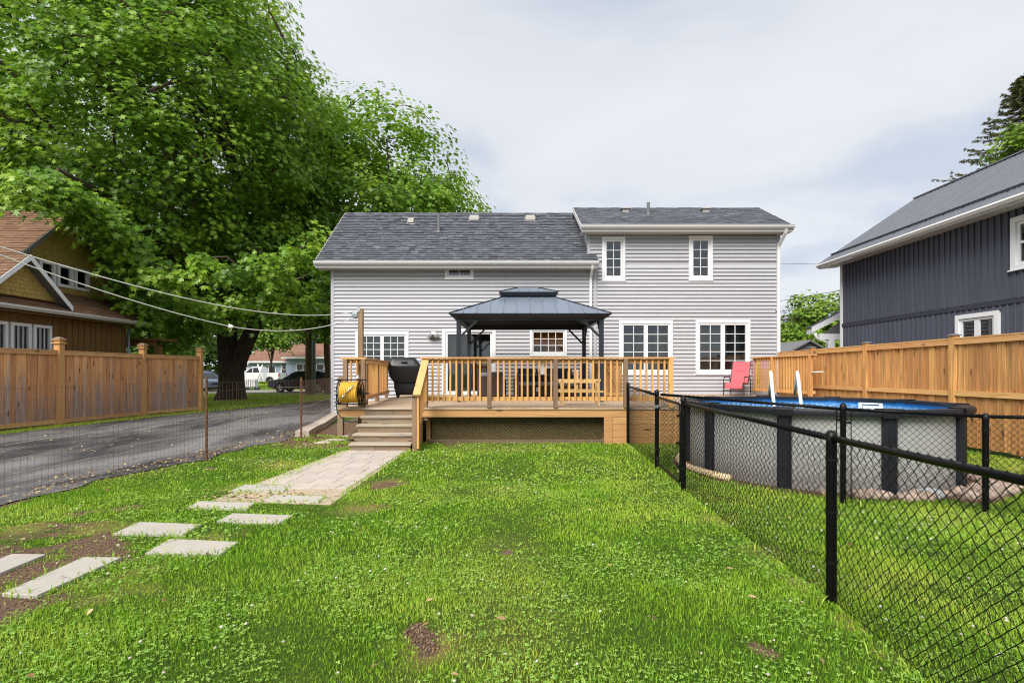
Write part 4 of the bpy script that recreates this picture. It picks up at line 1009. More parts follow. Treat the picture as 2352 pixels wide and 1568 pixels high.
m = MB(); m.tube(pts, .008, 6); m.build('lower_line', 'rope_white', cl, smooth=True)
m = MB(); m.lathe([(.005, -.05), (.03, -.03), (.036, 0), (.026, .03), (.005, .05)], kn, 'X', 10); m.tube([kn, kn+Vector((.01, 0, -.06)), kn+Vector((-.02, 0, -.09))], .006, 5); m.tube([kn, kn+Vector((-.03, 0, .05))], .006, 5); m.build('knot', 'rope_white', cl, smooth=True)
# ------------------------------------------------------------------ the pool
PC, PR, PH = (4.75, 8.19), 1.83, 1.0
pool = thing('swimming_pool', 'round above ground pool with grey wall, black uprights and blue liner', 'pool', (*PC, 0))
def pol(r, a, z): return (PC[0]+r*math.cos(a), PC[1]+r*math.sin(a), z)
m = MB(); m.lathe([(PR, -.02), (PR, PH)], (*PC, 0), n=96); m.build('wall', 'pool_wall', pool, smooth=True)
m = MB(); m.lathe([(PR-.03, PH), (PR-.03, -.0), (.01, -.0)], (*PC, 0), n=96); m.build('liner', 'pool_liner', pool, smooth=True, sharp=40)
m = MB(); m.lathe([(PR-.032, .825), (.005, .825)], (*PC, 0), n=96); m.build('water', 'pool_water', pool, smooth=True)
NU = 10; A0 = math.radians(-94)
for k in range(NU):
    a = A0+k*2*math.pi/NU; up = link('upright', None, None, pool)
    h = .082/PR
    m = MB()
    m.loft([[pol(PR+.004, a-h, z), pol(PR+.045, a-h, z), pol(PR+.075, a-h*.6, z), pol(PR+.075, a+h*.6, z), pol(PR+.045, a+h, z), pol(PR+.004, a+h, z)] for z in (0, PH-.03)]); m.build('column', 'pool_frame', up)
    h2 = .115/PR; m = MB(); m.loft([[pol(r, a+(-h2+2*h2*j/6), z) for j in range(7)] for r, z in ((PR-.075, PH+.004), (PR-.075, PH+.058), (PR+.10, PH+.062), (PR+.125, PH+.03), (PR+.12, PH-.05))], caps=False, closed=False); m.build('ledge_cap', 'pool_frame', up, smooth=True, sharp=40)
    b = a+2*math.pi/NU
    m = MB(); m.loft([[pol(r, a+.04+(b-a-.08)*j/12, z) for j in range(13)] for r, z in ((PR-.07, PH-.01), (PR-.07, PH+.045), (PR+.09, PH+.050), (PR+.108, PH+.02), (PR+.10, PH-.035), (PR+.002, PH-.04))], caps=False, closed=False); m.build('top_ledge', 'pool_frame', pool, smooth=True, sharp=40)
sk = link('skimmer', None, None, pool); a = math.radians(30)
tu = Vector((-math.sin(a), math.cos(a), 0)); nn = Vector((-math.cos(a), -math.sin(a), 0)); c = Vector(pol(PR-.045, a, .895))
m = MB()
for s0, s1, z0, z1 in ((-.19, .19, .055, .08), (-.19, .19, -.08, -.055), (-.19, -.14, -.055, .055), (.14, .19, -.055, .055)):
    m.hexa([c+tu*s0+Vector((0, 0, z0)), c+tu*s1+Vector((0, 0, z0)), c+tu*s1+nn*.03+Vector((0, 0, z0)), c+tu*s0+nn*.03+Vector((0, 0, z0))], [c+tu*s0+Vector((0, 0, z1)), c+tu*s1+Vector((0, 0, z1)), c+tu*s1+nn*.03+Vector((0, 0, z1)), c+tu*s0+nn*.03+Vector((0, 0, z1))])
m.build('skimmer_frame', 'pool_white', sk)
m = MB(); m.bar(c-tu*.13+nn*.006+Vector((0, 0, .0)), c+tu*.13+nn*.006+Vector((0, 0, .0)), .006, .07); m.build('weir_door', 'pool_pale', sk)
ld = thing('pool_ladder', 'white pool ladder with two curved handrails rising from the water', 'ladder', (5.0, 9.6, .3))
for X in (PX(1771, 9.55), PX(1833, 9.55)):
    m = MB(); m.tube([(X+.02, 9.40, .25), (X+.01, 9.46, .9), (X, 9.53, 1.34), (X+.025, 9.60, 1.46), (X+.08, 9.72, 1.51), (X+.15, 9.86, 1.46), (X+.22, 10.0, 1.34), (X+.30, 10.22, 1.07)], .030, 10); m.build('handrail', 'pool_white', ld, smooth=True)
for z in (.35, .6): m = MB(); m.box(PX(1771, 9.55), PX(1833, 9.55), 9.36, 9.46, z, z+.03); m.build('step', 'pool_white', ld)
# stones round the pool foot
rs = random.Random(12)
def stone_mesh(seed, sx, sy, sz):
    r_ = random.Random(seed); m = MB(); n, k = 9, 6; rg = []
    ph = [r_.uniform(0, 6.28) for _ in range(4)]
    for i in range(k):
        v = math.pi*(i+.35)/(k-.3)*.5*1.9-.0; rr = []
        for j in range(n):
            u = 2*math.pi*j/n; w_ = 1+.13*math.sin(2*u+ph[0])+.09*math.sin(3*u+ph[1])
            rr.append((sx*math.sin(v)*math.cos(u)*w_, sy*math.sin(v)*math.sin(u)*w_, sz*math.cos(v)*(1+.1*math.sin(u+ph[2]))))
        rg.append(rr)
    m.loft(rg[::-1]); return m.mesh('stone', None, True)
proto = [stone_mesh(i, .066*(1+.5*rs.random()), .05*(1+.5*rs.random()), .045*(1+.4*rs.random())) for i in range(7)]
for p in proto: p.materials.append(MATS['river_stone'])
n_st = 0
for k in range(125):
    a = math.radians(rs.choice([rs.uniform(-118, -5), rs.uniform(-75, 12), rs.uniform(-60, 5)])); wide = .16+.34*max(0, 1-abs(math.degrees(a)+25)/55)
    r = PR+.13+rs.random()*wide; sc_ = rs.uniform(.75, 1.55)
    o = link('river_stone', rs.choice(proto), None, None, (PC[0]+r*math.cos(a), PC[1]+r*math.sin(a), .02+rs.random()*.03), (rs.uniform(-.3, .3), rs.uniform(-.3, .3), rs.uniform(0, 6.28)))
    o.scale = (sc_, sc_, sc_*.9); tag(o, 'smooth beige river stone in the border along the foot of the pool', 'stone', 'river stones round the pool foot')
bs = stone_mesh(99, .21, .12, .085); X, D = GD(2128, 1141); o = link('flat_stone', bs, 'river_stone_grey', None, (X, D, .02), (0, 0, .1)); tag(o, 'large flat bluish grey stone among the river stones at the pool foot', 'stone')
m = MB(); m.tube([pol(PR+.19, math.radians(a), .045) for a in np.linspace(-149, -232, 22)], .052, 9)
te = m.build('edging_timber', 'timber_pale', None, smooth=True); tag(te, 'pale rounded edging roll curving along the pool foot behind the gate', 'edging')

# ------------------------------------------------------------------ chain link fences
def chain_panel(parent, a, b, za, zb, sag=.0, wire=.0022, z0=.02, name='chain_mesh', cut=None):
    """zigzag wires between two ground points; za, zb heights at the ends"""
    a, b = np.array(a, float), np.array(b, float); L = np.linalg.norm(b-a); u = (b-a)/L; n = np.array([-u[1], u[0]]); am = .036; k = int(L/am); P0, P1 = [], []
    o = offs(parent)
    for i in range(k):
        s0, s1 = i*am, (i+1)*am; zt = za+(zb-za)*(i+.5)/k; j = 0; z = z0
        if i % 2: ev = (s1, s0)
        else: ev = (s0, s1)
        while z < zt+.02:
            zn = min(z+am*.98, zt+.028)
            sa, sb = (ev[0], ev[1]) if j % 2 == 0 else (ev[1], ev[0])
            w_ = .006*math.sin(sa*1.7+z*3)
            pa = a+u*sa+n*((.003 if j % 2 == 0 else -.003)+w_); pb = a+u*sb+n*((-.003 if j % 2 == 0 else .003)+w_)
            P0.append((pa[0]-o.x, pa[1]-o.y, z-o.z)); P1.append((pb[0]-o.x, pb[1]-o.y, zn-o.z)); z = zn; j += 1
    V, F = segs_mesh(P0, P1, wire, 4); return link(name, np_mesh(name, V, F), 'black_vinyl', parent, kind='stuff')
def cl_post(parent, p, h, r=.030, name='post'):
    q = link(name, None, None, parent)
    m = MB(); m.lathe([(r, -.05), (r, h)], (*p, 0), n=14); m.build('pipe', 'black_vinyl', q, smooth=True)
    m = MB(); m.lathe([(r+.005, h-.03), (r+.006, h+.005), (r*.8, h+.028), (.002, h+.04)], (*p, 0), n=14); m.build('post_cap', 'black_metal', q, smooth=True)
    for z in (h*.25, h*.55, h*.86): m = MB(); m.lathe([(r+.004, z-.01), (r+.004, z+.01)], (*p, 0), n=14); m.build('tension_band', 'black_metal', q)
A1, A2, A3, A4, A5 = (2.40, 10.72), (2.29, 8.19), (2.17, 6.56), (2.08, 3.374), (1.86, .9)
f1 = thing('chain_link_fence', 'black chain link fence running from the deck along the right side of the lawn', 'fence', (2.1, 5.0, 0))
for p, h in ((A1, 1.27), (A2, 1.20), (A3, 1.17), (A4, 1.09), (A5, 1.09)): cl_post(f1, p, h, .032)
for (p, hp), (q, hq) in (((A1, 1.22), (A2, 1.15)), ((A3, 1.115), (A4, 1.075)), ((A4, 1.075), (A5, 1.10))):
    m = MB(); m.tube([(*p, hp), (*q, hq)], .021, 10); m.build('top_rail', 'black_vinyl', f1, smooth=True); chain_panel(f1, p, q, hp, hq)
P0, P1 = [], []
m = MB(); m.tube([(A3[0], A3[1], .04), (A4[0], A4[1], .035), (A5[0], A5[1], .04)], .0022, 4); m.build('tension_wire', 'black_vinyl', f1)
gt = thing('chain_link_gate', 'black chain link gate with rounded tube frame hung between two fence posts', 'gate', (2.23, 7.4, 0))
ga, gb = Vector((A2[0]-.01, A2[1]-.06, 0)), Vector((A3[0]-.01, A3[1]+.07, 0)); uu = (gb-ga).normalized(); Lg = (gb-ga).length
def gp(s_, z): p = ga+uu*s_; return (p.x, p.y, z)
zt1, zt2, zb1, rr_ = 1.12, 1.10, .09, .12; pts = []
for cs, cz, a0 in ((rr_, zb1+rr_, 180), (Lg-rr_, zb1+rr_, 270), (Lg-rr_, zt2-rr_, 0), (rr_, zt1-rr_, 90)):
    for k in range(6): a = math.radians(a0+18*k); pts.append(gp(cs+rr_*math.cos(a), cz+rr_*math.sin(a)))
m = MB(); m.tube(pts+[pts[0]], .019, 9, False); m.build('frame', 'black_vinyl', gt, smooth=True)
chain_panel(gt, gp(.03, 0)[:2], gp(Lg-.03, 0)[:2], zt1-.04, zt2-.04, z0=zb1+.02)
for s_, zs in ((.02, (.3, .95)), (Lg-.02, (.3, .6, .95))):
    for z in zs: m = MB(); p = gp(s_, z); m.box(p[0]-.04, p[0]+.035, p[1]-.035, p[1]+.035, z-.015, z+.015); m.build('hinge', 'black_metal', gt)
m = MB(); p = gp(.03, .98); m.box(p[0]-.05, p[0]+.01, p[1]-.05, p[1]+.02, .955, 1.0); m.build('latch', 'steel', gt)
B1, B2, B3, B4 = (2.34, 8.14), (3.79, 5.93), (5.10, 5.58), (7.9, 4.85)
f2 = thing('chain_link_fence', 'black chain link fence crossing in front of the pool beyond the nearer fence', 'fence', (4.2, 6.0, 0))
for p, h in ((B2, 1.12), (B3, 1.03), (B4, 1.0)): cl_post(f2, p, h, .030)
for (p, hp), (q, hq) in (((B1, 1.16), (B2, 1.085)), ((B2, 1.085), (B3, 1.03)), ((B3, 1.03), (B4, 1.0))):
    m = MB(); m.tube([(*p, hp), (*q, hq)], .019, 10); m.build('top_rail', 'black_vinyl', f2, smooth=True); chain_panel(f2, p, q, hp, hq)
for off in (-.07, .08):
    m = MB(); d_ = Vector((B3[0]-B2[0], B3[1]-B2[1], 0)).normalized() if off > 0 else Vector((B2[0]-B1[0], B2[1]-B1[1], 0)).normalized(); p = Vector((*B2, 0))+d_*off
    m.tube([(p.x, p.y, .06), (p.x, p.y, 1.08)], .006, 6); m.build('tension_bar', 'black_vinyl', f2)
    m = MB(); m.tube([(B2[0], B2[1], .93 if off > 0 else .96), (p.x, p.y, .93 if off > 0 else .96)], .012, 6); m.build('clamp', 'black_vinyl', f2)

# ------------------------------------------------------------------ board fences
def board_fence(root, pts, zt, zb, mats, bw=.135, rails=((.0,),), cap=None, post_h=0, midrail=None, boards2=None, side=1, posts=True, dz=0):
    bmat, pmat, rmat = mats; r_ = random.Random(len(pts)*7)
    for (p, q) in zip(pts, pts[1:]):
        p, q = Vector((*p, 0)), Vector((*q, 0)); L = (q-p).length; u = (q-p).normalized(); n = Vector((u.y, -u.x, 0))*side; up = Vector((0, 0, 1))
        s_ = .07; kk = 0
        while s_ < L-.07:
            w_ = min(bw*r_.uniform(.93, 1.07), L-.07-s_)
            if w_ < .03: break
            m = MB(); off = n*((.016 if kk % 2 else 0)+r_.uniform(0, .004)); kk += 1; w_ = min(w_*(.86 if kk % 2 else 1.1), L-.07-s_); ov = .014 if kk % 2 else -.003; a = p+u*(s_-ov)+off; b = p+u*(s_+w_+ov)+off; t_ = n*.017; dzb = r_.uniform(-.01, .01)
            z0_, z1_ = (zb+.12 if midrail is None else zb+.03)+dzb, zt-.12
            m.hexa([a+up*z0_, b+up*z0_, b+t_+up*z0_, a+t_+up*z0_], [a+up*z1_, b+up*z1_, b+t_+up*z1_, a+t_+up*z1_]); m.build('board', bmat, root); s_ += w_
        rl = [(zt-.135, .105, .040)]
        if midrail is None: rl.append((zb+.02, .11, .032))
        else: rl.append((midrail-.05, .10, .040))
        for z, h, th in rl:
            m = MB(); c0 = p+u*.05+n*(.017+th/2+.022); c1 = q-u*.05+n*(.017+th/2+.022); m.bar(c0+up*(z+h/2), c1+up*(z+h/2), th, h); m.build('rail', rmat, root)
        m = MB(); m.bar(p+u*.05+n*.02+up*(zt-.013), q-u*.05+n*.02+up*(zt-.013), .13, .026); m.build('cap_rail', rmat, root)
left = thing('board_fence', 'weathered brown cedar board fence with capped posts along the far side of the driveway', 'fence', (-12.7, 16, 0))
LP = [(-13.3, 10.6), (-12.82, 14.63), (-12.62, 17.67), (-12.1, 20.05)]
board_fence(left, LP, 2.14, .06, ('fence_old', 'fence_post_wood', 'fence_rail_wood'), .14)
for p in LP:
    q = link('post', None, None, left); X, Y = p[0]+.03, p[1]
    m = MB(); m.box(X-.085, X+.085, Y-.085, Y+.085, 0, 2.32); m.build('post_shaft', 'fence_post_wood', q)
    m = MB()
    for z, w_, h in ((2.32, .135, .03), (2.352, .095, .055), (2.41, .125, .022)): m.cbox(X, Y, z, w_*2*.9, w_*2*.9, h)
    m.build('post_collar', 'fence_post_wood', q)
    m = MB(); m.loft([[(X-w_, Y-w_, z), (X+w_, Y-w_, z), (X+w_, Y+w_, z), (X-w_, Y+w_, z)] for z, w_ in ((2.434, .12), (2.46, .115), (2.475, .085), (2.505, .05), (2.515, .02))]); m.build('post_cap', 'pole_wood', q)
right = thing('board_fence', 'tall honey coloured cedar board fence behind the pool', 'fence', (8.85, 12, 0))
RP = [(8.72, 7.55), (8.80, 10.28), (8.86, 12.9), (8.9, 15.3), (8.95, 17.35)]
board_fence(right, RP, 2.19, .05, ('cedar', 'fence_post_wood', 'cedar_rail'), .145, midrail=1.10, side=-1)
board_fence(right, [(8.55, 4.6), (8.72, 7.55)], 2.19, .05, ('cedar', 'fence_post_wood', 'cedar_rail'), .145, midrail=1.10, side=-1)
for p in RP[:-1]:
    q = link('post', None, None, right); X, Y = p[0]-.03, p[1]; 
    m = MB(); m.box(X-.062, X+.062, Y-.062, Y+.062, 0, 2.235); m.build('post_shaft', 'cedar', q)
    m = MB(); m.loft([[(X-w_, Y-w_, z), (X+w_, Y-w_, z), (X+w_, Y+w_, z), (X-w_, Y+w_, z)] for z, w_ in ((2.236, .085), (2.25, .085), (2.275, .03))]); m.build('post_cap', 'vent_grey', q)
m = MB(); m.tube([(8.83, 9.45, 1.55), (8.80, 9.45, 1.66), (8.78, 9.45, 1.72)], .02, 8); th_ = m.build('thermometer', 'pool_white', None, smooth=True); tag(th_, 'small white gauge fixed to the cedar fence', 'gauge')
m = MB(); m.tube([(8.36, 14.45, 1.52), (8.62, 14.3, 1.53)], .018, 8); o = m.build('pool_pole', 'pool_pale', None, smooth=True); tag(o, 'white pole end poking past the deck railing post', 'pole')

# ------------------------------------------------------------------ wire fence by the driveway
wf = thing('wire_fence', 'rusty wire mesh fence on metal stakes between the lawn and the driveway', 'fence', (-5.2, 9, 0))
WP = [(-6.15, 3.2), (-5.24, 8.88), (-4.72, 11.6), (-6.02, 17.42)]
for p, h in ((WP[1], 1.42), (WP[2], 1.40)):
    m = MB(); X, Y = p; m.box(X-.020, X+.020, Y-.004, Y+.004, -.05, h); m.box(X-.004, X+.004, Y+.0045, Y+.040, -.05, h)
    z = .15
    while z < h-.05: m.box(X-.010, X+.010, Y-.014, Y-.0045, z, z+.02); z += .10
    m.build('stake', 'rust', wf)
P0, P1, Q0, Q1 = [], [], [], []; o = offs(wf); rw = random.Random(4)
for p, q in zip(WP, WP[1:]):
    p, q = np.array(p), np.array(q); L = np.linalg.norm(q-p); u = (q-p)/L; n = int(L/.078)
    for i in range(n+1):
        b = p+u*(i*L/n); lean = rw.uniform(-.02, .02); P0.append((b[0]-o.x, b[1]-o.y, .03)); P1.append((b[0]+lean*u[0]-o.x, b[1]+lean*u[1]-o.y, 1.33))
    for z in (.05, .14, .24, .36, .50, .70, .86, 1.02, 1.18, 1.33):
        k = int(L/.20); ph = rw.uniform(0, 6)
        for i in range(k):
            a = p+u*(i*L/k); b = p+u*((i+1)*L/k); f = lambda s_: z+.012*math.sin(s_*2.1+ph)+.006*math.sin(s_*9+ph)
            T0, T1 = (Q0, Q1) if z in (.70, .36) else (P0, P1)
            T0.append((a[0]-o.x, a[1]-o.y, f(i*L/k))); T1.append((b[0]-o.x, b[1]-o.y, f((i+1)*L/k)))
V, F = segs_mesh(P0, P1, .0017, 3); link('wire_mesh', np_mesh('wire_mesh', V, F), 'wire_rust', wf, kind='stuff')
V, F = segs_mesh(Q0, Q1, .0026, 3); link('brace_wire', np_mesh('brace_wire', V, F), 'wire_bright', wf, kind='stuff')

# ------------------------------------------------------------------ stepping stones, path, edging
names = ['square concrete stepping stone beside the paver path end, first of the row', 'concrete stepping stone just below the sandy paver path edge', 'concrete stepping stone left of the second, near the driveway side',
         'concrete stepping stone fourth from the stairs, nearer the lawn', 'concrete stepping stone fifth from the stairs, with a dark speck', 'wide concrete stepping stone in the grass, sixth from the stairs',
         'long narrow concrete slab lying on bare soil', 'concrete slab cut by the left picture edge on bare soil']
for q, nm in zip(STONES, names):
    c = Vector((sum(p[0] for p in q)/4, sum(p[1] for p in q)/4, 0)); jt = .004
    m = MB(); lo = [Vector((p[0]-c.x, p[1]-c.y, -.03)) for p in q]; hi = [Vector((v.x, v.y, .020)) for v in lo]; tp = [Vector((v.x*.985, v.y*.985, .026)) for v in lo]
    m.loft([lo, hi, tp]); ob = m.build('stepping_stone', 'concrete_step', None); ob.location = c; tag(ob, nm, 'stepping stone', 'concrete stepping stones across the lawn')
pp = link('paver_path', None, None, None, (0, 0, 0)); pp['kind'] = 'structure'
m = MB(); m.prism([(-3.50, 6.05), (-2.05, 5.85), (-1.98, 9.94), (-3.24, 9.94)], 'Z', -.06, .014); m.build('sand_bed', 'sand', pp)
y = 9.92; r = 0; rp = random.Random(3)
while y > 6.75:
    dy = .30; t_ = (9.93-y)/3.5; xa, xb = -3.16-.24*t_, -2.03-.08*t_; nc = 4; off = (.0, .5)[(r//2) % 2]
    xsq = [xa]+[xa+(xb-xa)*(k+off)/nc for k in range(1 if off == 0 else 0, nc) if .1 < (k+off)/nc < .95]+[xb]
    for a, b in zip(xsq, xsq[1:]):
        if b-a < .05: continue
        m = MB(); z = .020+rp.uniform(-.0015, .0015); sl = .02; m.loft([[(a+.0025, y-dy+.0025, -.03), (b-.0025, y-dy+.0025, -.03), (b-.0025, y-.0025, -.03), (a+.0025, y-.0025, -.03)], [(a+.0025, y-dy+.0025, z), (b-.0025, y-dy+.0025, z), (b-.0025, y-.0025, z), (a+.0025, y-.0025, z)], [(a+.006, y-dy+.006, z+.005), (b-.006, y-dy+.006, z+.005), (b-.006, y-.006, z+.005), (a+.006, y-.006, z+.005)]])
        m.build('paver', 'paver', pp)
    y -= dy; r += 1
KB = [GD(*p) for p in ((684, 1004), (704, 992), (722, 984), (738, 974), (752, 965), (764, 957), (774, 949))]
ke = thing('edging_kerb', 'row of pale concrete edging blocks curving from the wire fence to the house corner', 'kerb', (KB[3][0], KB[3][1], 0))
for a, b in zip(KB, KB[1:]):
    a, b = Vector((*a, 0)), Vector((*b, 0)); u = (b-a).normalized(); m = MB(); m.bar(a+u*.012+Vector((.10, 0, .07)), b-u*.012+Vector((.10, 0, .07)), .30, .15); m.build('edging_block', 'kerb_stone', ke)
a, b = GD(795, 1010), GD(850, 985); m = MB(); m.bar((a[0]+.05, a[1]+.1, .09), (-3.22, 11.0, .16), .09, .16); o = m.build('landscape_timber', 'timber_dark', None); tag(o, 'short dark landscape timber on the ground beside the stairs', 'timber')
m = MB(); X = PX(783, 12.2); m.box(X-.06, X+.06, 12.14, 12.26, 0, PZ(864, 12.2)); o = m.build('wooden_stake', 'pole_wood', None); tag(o, 'short weathered wooden post left of the hose reel', 'post')
for k, (x, y, s_) in enumerate(((770, 1012, .30), (742, 1018, .22), (800, 1003, .2))):
    X, D = GD(x, y); me = stone_mesh(200+k, s_*.8, s_*.5, .04); o = link('flagstone', me, 'kerb_stone', None, (X, D, .01)); tag(o, ('flat pale flagstone in the weedy bed left of the stairs', 'small flagstone at the lawn edge near the second metal stake', 'flat stone against the dark landscape timber')[k], 'stone')
# ------------------------------------------------------------------ dark neighbour house on the right
DX = 12.0
dh = thing('slate_house', 'dark slate board and batten house with ribbed metal roof beyond the cedar fence', 'house', (DX+3, 14, 0))
YF, YN = 18.9, 6.0; ZE = 5.42
wins = {'low': (12.75, 13.99, 1.7, 3.04), 'up': (10.9, 12.44, 3.96, 5.2)}
m = MB(); holes_wall(YN, YF, 0, ZE, [(a+.06, b-.06, c+.06, d-.06) for a, b, c, d in wins.values()], lambda a, b, c, d: m.box(DX+.03, DX+.2, a, b, c, d))
m.box(DX+.2, 18.0, YF-.2, YF, 0, ZE); m.box(DX+.2, 18.0, YN, YN+.2, 0, ZE); m.prism([(DX+.03, ZE), (15.03, 7.75), (18.0, ZE)], 'Y', YF-.2, YF); m.prism([(DX+.03, ZE), (15.03, 7.75), (18.0, ZE)], 'Y', YN, YN+.2); m.build('wall', 'slate_siding', dh)
y = YF-.09; SP = .185; k = 0
while y-SP > YN:
    segs = [(.1, 3.15), (3.29, ZE-.02)]
    for a, b, c, d in wins.values():
        if a-.02 < y-SP*.5 < b+.02:
            ns = []
            for s0, s1 in segs:
                if s1 <= c or s0 >= d: ns.append((s0, s1))
                else:
                    if c-s0 > .05: ns.append((s0, c))
                    if s1-d > .05: ns.append((d, s1))
            segs = ns
    for s0, s1 in segs:
        m = MB(); m.box(DX+.012, DX+.029, y-SP+.002, y-.002, s0, s1); m.box(DX-.026, DX+.0115, y-SP-.0, y-SP+.026, s0, s1); m.build('siding_panel', 'slate_siding', dh)
    y -= SP
m = MB(); m.box(DX-.02, DX+.0285, YN, YF-.08, 3.16, 3.28); m.build('band', 'slate_batten', dh)
m = MB(); m.box(DX-.02, DX+.1, YF-.09, YF+.03, .1, ZE); m.build('corner_trim', 'white_trim', dh)
for nm, (a, b, c, d) in wins.items():
    wd = link('window', None, None, dh); t_ = .13 if nm == 'up' else .11
    m = MB()
    for p in ((a, b, d-t_, d), (a, b, c, c+t_*.7), (a, a+t_, c+t_*.7, d-t_), (b-t_, b, c+t_*.7, d-t_)): m.box(DX-.045, DX+.10, p[0], p[1], p[2], p[3])
    m.box(DX-.07, DX+.05, a-.04, b+.04, c-.035, c-.002); m.build('window_frame', 'white_trim', wd)
    n = 2; W_ = (b-a-2*t_)/n
    for i in range(n):
        s0, s1 = a+t_+i*W_+.004, a+t_+(i+1)*W_-.004; m = MB(); f_ = .07
        for p in ((s0, s1, d-t_-f_, d-t_-.004), (s0, s1, c+t_*.7+.004, c+t_*.7+f_), (s0, s0+f_, c+t_*.7+f_, d-t_-f_), (s1-f_, s1, c+t_*.7+f_, d-t_-f_)): m.box(DX-.005, DX+.07, *p)
        if nm == 'up': m.box(DX+.0, DX+.065, s0+f_, s1-f_, (c+d)/2-.03, (c+d)/2+.03)
        m.build('sash', 'white_trim', wd)
        m = MB(); m.box(DX+.03, DX+.036, s0+f_, s1-f_, c+t_*.7+f_, d-t_-f_); m.build('pane', 'pane_glass', wd)
    m = MB(); m.box(DX+.28, DX+.3, a+.05, b-.05, c+.05, d-.05); m.build('room_back', 'room_dark', wd)
rf = link('roof', None, None, dh); RX0, RZ0, RX1, RZ1 = 11.42, 5.50, 15.03, 7.95; YA, YBk = 19.25, 5.5
m = MB(); m.hexa([(RX0, YBk, RZ0-.1), (RX0, YA, RZ0-.1), (RX1, YA, RZ1-.1), (RX1, YBk, RZ1-.1)], [(RX0, YBk, RZ0), (RX0, YA, RZ0), (RX1, YA, RZ1), (RX1, YBk, RZ1)]); m.hexa([(RX1, YBk, RZ1-.1), (RX1, YA, RZ1-.1), (18.6, YA, RZ0-.1), (18.6, YBk, RZ0-.1)], [(RX1, YBk, RZ1), (RX1, YA, RZ1), (18.6, YA, RZ0), (18.6, YBk, RZ0)]); m.build('roof_deck', 'vent_grey', rf)
nv = Vector((-(RZ1-RZ0), 0, RX1-RX0)).normalized(); y = YA; W_ = .305
while y > YBk+.1:
    m = MB(); a = [Vector((RX0-.02, y, RZ0)), Vector((RX0-.02, y-W_, RZ0)), Vector((RX1, y-W_, RZ1)), Vector((RX1, y, RZ1))]; a = [p+nv*.003 for p in a]
    m.hexa(a, [p+nv*.006 for p in a])
    for f_ in (0.06, .5): yy_ = y-W_*f_; m.bar(Vector((RX0-.02, yy_, RZ0))+nv*.028, Vector((RX1, yy_, RZ1))+nv*.028, .040, .044, up=nv)
    m.build('roof_panel', 'roof_metal', rf); y -= W_
m = MB(); m.bar(Vector((RX1, YBk, RZ1+.03)), Vector((RX1, YA+.02, RZ1+.03)), .26, .035); m.build('ridge_cap', 'roof_metal', rf)
m = MB(); g = Vector((RX0+.42, 0, RZ0+.42*(RZ1-RZ0)/(RX1-RX0)))+nv*.085; m.bar(g+Vector((0, YBk, 0)), g+Vector((0, YA-.1, 0)), .012, .07, up=nv); y = YA-.2
while y > YBk: m.bar(g+Vector((0, y, 0))-nv*.075, g+Vector((0, y, 0)), .03, .03, up=(0, 1, 0)); y -= .61
m.build('snow_guard', 'guard_metal', rf)
m = MB(); m.prism([(RX0-.02, RZ0-.005), (RX0-.13, RZ0-.01), (RX0-.14, RZ0-.05), (RX0-.09, RZ0-.12), (RX0-.02, RZ0-.13)], 'Y', YBk, YA); m.build('gutter', 'white_gutter', rf)
m = MB(); m.hexa([(RX0-.015, YBk, RZ0-.16), (RX0-.015, YA, RZ0-.16), (DX+.05, YA, RZ0-.10), (DX+.05, YBk, RZ0-.10)], [(RX0-.015, YBk, RZ0-.135), (RX0-.015, YA, RZ0-.135), (DX+.05, YA, RZ0-.075), (DX+.05, YBk, RZ0-.075)]); m.build('soffit', 'white_gutter', rf)
m = MB(); m.hexa([(RX0-.015, YA+.003, RZ0-.16), (RX0-.015, YA+.025, RZ0-.16), (RX1, YA+.025, RZ1-.16), (RX1, YA+.003, RZ1-.16)], [(RX0-.015, YA+.003, RZ0+.02), (RX0-.015, YA+.025, RZ0+.02), (RX1, YA+.025, RZ1+.02), (RX1, YA+.003, RZ1+.02)]); m.build('rake_board', 'white_gutter', rf)
# its front porch seen beyond the corner
po = link('porch', None, None, dh); PYd = 20.6; ax, az = PX(1848, PYd), PZ(757, PYd); bx, bz = PX(1952, PYd), PZ(704, PYd)
m = MB(); m.hexa([(ax, PYd-.5, az), (ax, PYd-.1, az), (bx, PYd-.1, bz), (bx, PYd-.5, bz)], [(ax, PYd-.5, az+.06), (ax, PYd-.1, az+.06), (bx, PYd-.1, bz+.06), (bx, PYd-.5, bz+.06)]); m.build('porch_roof', 'shingle_dark', po)
m = MB(); m.hexa([(ax-.02, PYd-.54, az-.16), (ax-.02, PYd-.505, az-.16), (bx, PYd-.505, bz-.16), (bx, PYd-.54, bz-.16)], [(ax-.02, PYd-.54, az+.05), (ax-.02, PYd-.505, az+.05), (bx, PYd-.505, bz+.05), (bx, PYd-.54, bz+.05)]); m.box(ax+.3, bx, PYd-.5, PYd-.3, az-.42, az-.2); m.box(ax+.02, ax+.12, PYd-.5, PYd-.1, az-.2, az-.02); m.build('porch_trim', 'white_trim', po)
X = PX(1893, PYd); m = MB(); m.box(X-.11, X+.11, PYd-.5, PYd-.28, 0, az-.42); m.build('porch_post', 'white_trim', po)
m = MB(); m.prism([(ax+.45, az-.2), (bx, az-.2), (bx, bz-.2)], 'Y', PYd-.48, PYd-.42); m.build('gable_board', 'room_grey', po)
m = MB(); m.tube([(ax+.1, PYd-.56, az-.18), (ax+.12, PYd-.56, az-.35), (X-.16, PYd-.54, az-.55), (X-.17, PYd-.54, .5)], .05, 8); m.build('downspout', 'white_trim', po, smooth=True)
